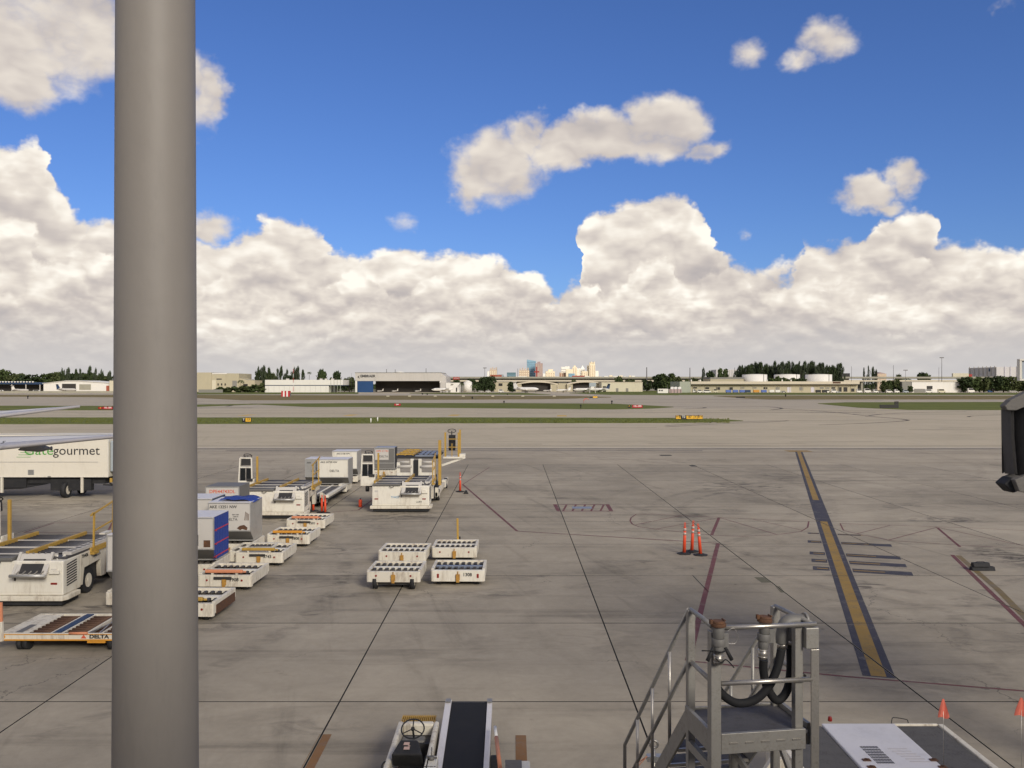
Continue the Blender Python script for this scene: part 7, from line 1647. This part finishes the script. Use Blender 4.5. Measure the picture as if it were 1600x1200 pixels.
# --- aeroplanes
def jet(px, d, lpx, label, heading=0, paint_='fwhite', tail='fwhite', name='business_jet', z=0):
    t_ = thing(name, (XA(px, d), d, 0), label, 'aeroplane'); Ln = lpx * d / FPX; r = Ln * .068; zc = r * 2.0
    t_.rotation_euler = (0, 0, heading)
    prof = [(0, .02), (.04, .4), (.10, .8), (.2, 1), (.65, 1), (.85, .6), (1, .12)]
    q = MB(); q.tube([(-Ln / 2 + Ln * u, 0, zc + (r * .5 * max(0, u - .65))) for u, _ in prof], [r * v for _, v in prof], 12); fu = q.build('fuselage', M[paint_], t_, smooth=True)
    q = MB(); q.box(-Ln / 2 + Ln * .07, -Ln / 2 + Ln * .13, -r * .75, -r * .4, zc + r * .3, zc + r * .62); q.build('cockpit_window', M['glass'], fu)
    for k in range(6): MB().box(-Ln / 2 + Ln * (.22 + .06 * k), -Ln / 2 + Ln * (.24 + .06 * k), -r * 1.01, -r * .96, zc + r * .15, zc + r * .45).build('window', M['glass'], fu)
    for s_ in (-1, 1):
        q = MB(); q.add([(-Ln * .08, s_ * r * .6, zc - r * .6), (Ln * .12, s_ * r * .6, zc - r * .6), (Ln * .22, s_ * Ln * .42, zc + r * .2), (Ln * .15, s_ * Ln * .42, zc + r * .2), (-Ln * .08, s_ * r * .6, zc - r * .4), (Ln * .12, s_ * r * .6, zc - r * .45), (Ln * .22, s_ * Ln * .42, zc + r * .25), (Ln * .15, s_ * Ln * .42, zc + r * .27)], [(0, 1, 2, 3), (7, 6, 5, 4), (0, 4, 5, 1), (1, 5, 6, 2), (2, 6, 7, 3), (3, 7, 4, 0)]); q.build('wing', M[paint_], t_)
        q = MB(); q.cyl((Ln * .18, s_ * r * 1.7, zc + r * .7), (Ln * .32, s_ * r * 1.7, zc + r * .7), r * .5, r * .35, 12); q.bar((Ln * .25, s_ * r * .8, zc + r * .6), (Ln * .25, s_ * r * 1.7, zc + r * .7), Ln * .06, r * .15); q.build('engine', M['fwall'], t_)
        q = MB(); q.cyl((-Ln * .0, s_ * r * 1.4, .0), (0, s_ * r * 1.4, zc), r * .10, n=6); q.cyl((0, s_ * r * 1.3, r * .35), (0, s_ * r * 1.6, r * .35), r * .35, n=10); q.build('landing_gear', M['rubber'], t_)
    q = MB(); q.cyl((-Ln * .38, 0, 0), (-Ln * .38, 0, zc), r * .1, n=6); q.build('nose_gear', M['rubber'], t_)
    q = MB(); q.prism([(Ln * .30, zc + r * .7), (Ln * .42, zc + r * 4.0), (Ln * .52, zc + r * 4.0), (Ln * .48, zc + r * .4)], 'y', -r * .08, r * .08); q.build('tail_fin', M[tail], t_)
    q = MB(); q.prism([(Ln * .42, -Ln * .15), (Ln * .52, -Ln * .15), (Ln * .54, 0), (Ln * .52, Ln * .15), (Ln * .42, Ln * .15), (Ln * .36, 0)], 'z', zc + r * 3.9, zc + r * 4.05); q.build('tailplane', M[paint_], t_)
    return t_
jet(32, 735, 27, 'white propeller plane with its tail to the left in the open hangar', pi, 'fwall'); jet(104, 740, 32, 'dark tailed plane before the white gabled hangar', pi, 'fwall', 'fnavy')
jet(691, 735, 34, 'white business jet in front of the annex of the big hangar', 0.1); jet(822, 720, 42, 'bright white jet with its tail beside the rounded tree', pi - .35, 'whiteink', 'whiteink'); jet(880, 750, 24, 'small white plane between the two arched hangars', .1, 'fwhite')
jet(912, 735, 34, 'white jet with nose to the left before the second arched hangar', .15, 'fwhite'); jet(936, 742, 34, 'white jet with dark tail behind the twin post sign', 0, 'fwhite', 'fnavy'); jet(855, 800, 14, 'tiny plane inside the dark arched hangar', .2, 'fwall')
for (px, lab) in ((594, 'plane nose inside the big hangar, near the blue door'), (617, 'plane nose inside the middle of the big hangar'), (653, 'plane nose inside the right half of the big hangar')): jet(px, 757, 14, lab, .9, 'fwall')

# --- signs, marker boards and lights on the airfield
def sign(px0, px1, pyt, pyb, label, panels, legz=.22, name='taxiway_sign'):
    """panels: (x0,x1 as fractions, material, text, ink)"""
    y = FPX * CAMZ / (pyb - 600.0); W_ = (px1 - px0) * y / FPX; H_ = (pyb - pyt) * y / FPX
    t_ = thing(name, ((px0 + px1) / 2 * y / FPX - 800 * y / FPX, y, 0), label, 'sign')
    MB().box(-W_ / 2 - .04, W_ / 2 + .04, .0, .22, legz, H_).build('housing', M['signk'], t_, .01)
    for (a, b_, m_, s_, ink) in panels:
        x0, x1 = -W_ / 2 + W_ * a, -W_ / 2 + W_ * b_
        p_ = MB().box(x0 + .02, x1 - .02, -.02, -.001, legz + .08, H_ - .06).build('panel', M[m_], t_)
        if s_: text(s_, (H_ - legz) * .78, M[ink], p_, ((x0 + x1) / 2, -.026, legz + (H_ - legz) * .22), bold=.01)
    for x in (-W_ / 2 + .3, W_ / 2 - .3): MB().box(x - .05, x + .05, .05, .15, 0, legz).build('leg', M['pole'], t_)
    return t_
def arrow(t_, x, z, L_, dirx, m_):
    q = MB(); a = dirx * L_ / 2; q.prism([(x - a, z - L_ * .09), (x + a * .1, z - L_ * .09), (x + a * .1, z - L_ * .32), (x + a, z), (x + a * .1, z + L_ * .32), (x + a * .1, z + L_ * .09), (x - a, z + L_ * .09)], 'y', -.035, -.021); q.build('arrow', M[m_], t_)
s1 = sign(1056, 1098, 649, 657, 'long yellow taxiway sign with a black T2 panel on the grass point', ((0, .19, 'signy', '', 'ink'), (.195, .385, 'signk', 'T2', 'whiteink'), (.39, .66, 'signy', 'B7', 'ink'), (.66, .80, 'signy', 'Y', 'ink'), (.80, 1, 'signy', '', 'ink')))
Ws = 42 * 9800 / 57 / FPX
arrow(s1, -Ws * .45, .72, .45, -1, 'ink'); arrow(s1, Ws * .455, .72, .45, 1, 'ink')
text('B', .72, M['ink'], s1, (-Ws * .355, -.03, .42), bold=.01); text('B', .72, M['ink'], s1, (Ws * .35, -.03, .42), bold=.01)
q = MB(); q.box(Ws * .20 - .02, Ws * .20 + .02, -.03, -.021, .4, 1.05); q.box(Ws * .285, Ws * .285 + .03, -.03, -.021, .4, 1.05); q.build('divider', M['ink'], s1)
s2 = sign(383.5, 392, 652.5, 661.5, 'small yellow taxiway sign on the near grass strip', ((0, 1, 'signy', '13', 'ink'),)); s3 = sign(378.6, 383, 653.5, 661.5, 'narrow black location sign left of the small yellow sign', ((0, 1, 'signk', 'T', 'whiteink'),))
sign(161, 176, 635.2, 640.3, 'red runway sign on the grass at the left of the column', ((0, 1, 'signr', '10L-28R', 'whiteink'),), .1, 'runway_sign'); sign(153.5, 160.6, 635.6, 640.2, 'small red brown sign left of the red runway sign', ((0, 1, 'red', 'B', 'signy'),), .1, 'runway_sign')
sign(616, 626, 630.6, 634.6, 'red runway sign on the far grass below the big hangar', ((0, 1, 'signr', '28R', 'whiteink'),), .1, 'runway_sign'); sign(988, 1004, 632.6, 638, 'red runway sign near the tip of the middle grass strip', ((0, 1, 'signr', '10L-28R', 'whiteink'),), .1, 'runway_sign'); sign(981.5, 985, 633.2, 638, 'narrow dark sign left of the red sign on the grass tip', ((0, 1, 'signk', 'F', 'signy'),), .1, 'runway_sign')
sign(926.5, 933.5, 619, 623.3, 'small yellow sign on the dry grass below the business jets', ((0, 1, 'signy', '', 'ink'),), .4); sign(921.5, 926, 620, 623, 'small dark sign left of the small yellow one', ((0, 1, 'signk', '', 'ink'),), .3)
sign(1375, 1404, 632.5, 638, 'dark back of a long sign on the right hand grass', ((0, .001, 'signk', '', 'ink'),), .05); sign(1398, 1404, 627.2, 632.6, 'small dark sign back behind the long one at the right', ((0, .001, 'signk', '', 'ink'),), .05)
sign(1150, 1164, 619.8, 622, 'dark flat sign back on the dry grass at the right of centre', ((0, .001, 'signk', '', 'ink'),), .1)
# red and white striped board hut
y = 9800 / 20.0; t_ = thing('striped_hut', (XA(446, y), y, 0), 'red and white striped equipment hut on the grass', 'hut'); w5 = 13 * y / FPX / 5
for k in range(5): MB().box(-2.5 * w5 + k * w5, -1.5 * w5 + k * w5 - .01, 0, 2.5, .1, 3.25).build('wall_panel', M['signr' if k % 2 == 0 else 'whiteink'], t_)
MB().box(-2.5 * w5 - .05, 2.5 * w5 + .05, -.05, 2.55, 3.26, 3.36).build('roof', M['fwhite'], t_); MB().box(2.6 * w5, 3.1 * w5, .2, 1.2, 0, 2.0).build('cabinet', M['pole'], t_)
# windsock
y = 9800 / 30.0; t_ = thing('windsock', (XA(912, y), y, 0), 'red windsock drooping from a short mast on the middle grass', 'windsock'); MB().cyl((0, 0, 0), (0, 0, 1.15), .05, n=8).build('mast', M['red'], t_)
q = MB(); q.tube(smooth_path([(0, 0, 1.0), (.35, 0, 1.5), (.9, 0, 1.65), (1.5, 0, 1.5), (1.9, 0, 1.2)], 4), [.20 - .008 * i for i in range(17)], 10); q.build('sock', M['flag'], t_)
# distance markers, posts, lights
for (px, py, ht, lab) in ((787.5, 630, .9, 'small black marker light on the far edge of the middle grass, left one'), (907.5, 638, 1.1, 'small black marker light on the near edge of the middle grass'), (956, 631.5, 1.3, 'small black marker light right of the windsock'), (660, 616.5, 1.0, 'small dark box on the verge below the big hangar'), (667.5, 617, .9, 'second small dark box on the verge below the big hangar'), (738, 623.5, 1.1, 'small black marker light below the cylinder tank'), (1227.5, 620, 1.4, 'small dark marker on the dry grass below the warehouse'), (43.5, 623, 1.5, 'small dark marker on the runway at the far left'), (793, 617, .8, 'tiny dark marker below the rounded tree'), (11, 681, .4, 'tiny dark light on the taxiway at the far left')):
    y = FPX * CAMZ / (py - 600); t_ = thing('marker_light', (XA(px, y), y, 0), lab, 'marker light'); MB().cyl((0, 0, 0), (0, 0, ht * .6), .18 * y / 300, n=8).build('stem', M['signk'], t_); MB().cyl((0, 0, ht * .6), (0, 0, ht), .30 * y / 300, .22 * y / 300, 8).build('lamp', M['signk'], t_)
for (px, lab) in ((579.5, 'left of two white posts on the near grass strip'), (590, 'right of two white posts on the near grass strip')):
    y = G(0, 660.5 if px < 585 else 658.5)[1]; t_ = thing('white_post', (XA(px, y), y, 0), lab, 'post'); MB().cyl((0, 0, 0), (0, 0, .75), .11, n=10).build('post', M['whiteink'], t_); MB().cyl((0, 0, .75), (0, 0, .85), .14, .05, 10).build('cap', M['whiteink'], t_)
for k, px in enumerate((606, 640, 680, 724, 770, 817, 866)):
    y = 9800 / 19.6; t_ = thing('marker_board', (XA(px, y), y, 0), ORD[k] + ' of the tiny pale edge markers on the far grass', 'marker', 'pale edge markers on the far grass'); MB().box(-.8, .8, 0, .3, .0, .45).build('board', M['fcream'], t_)
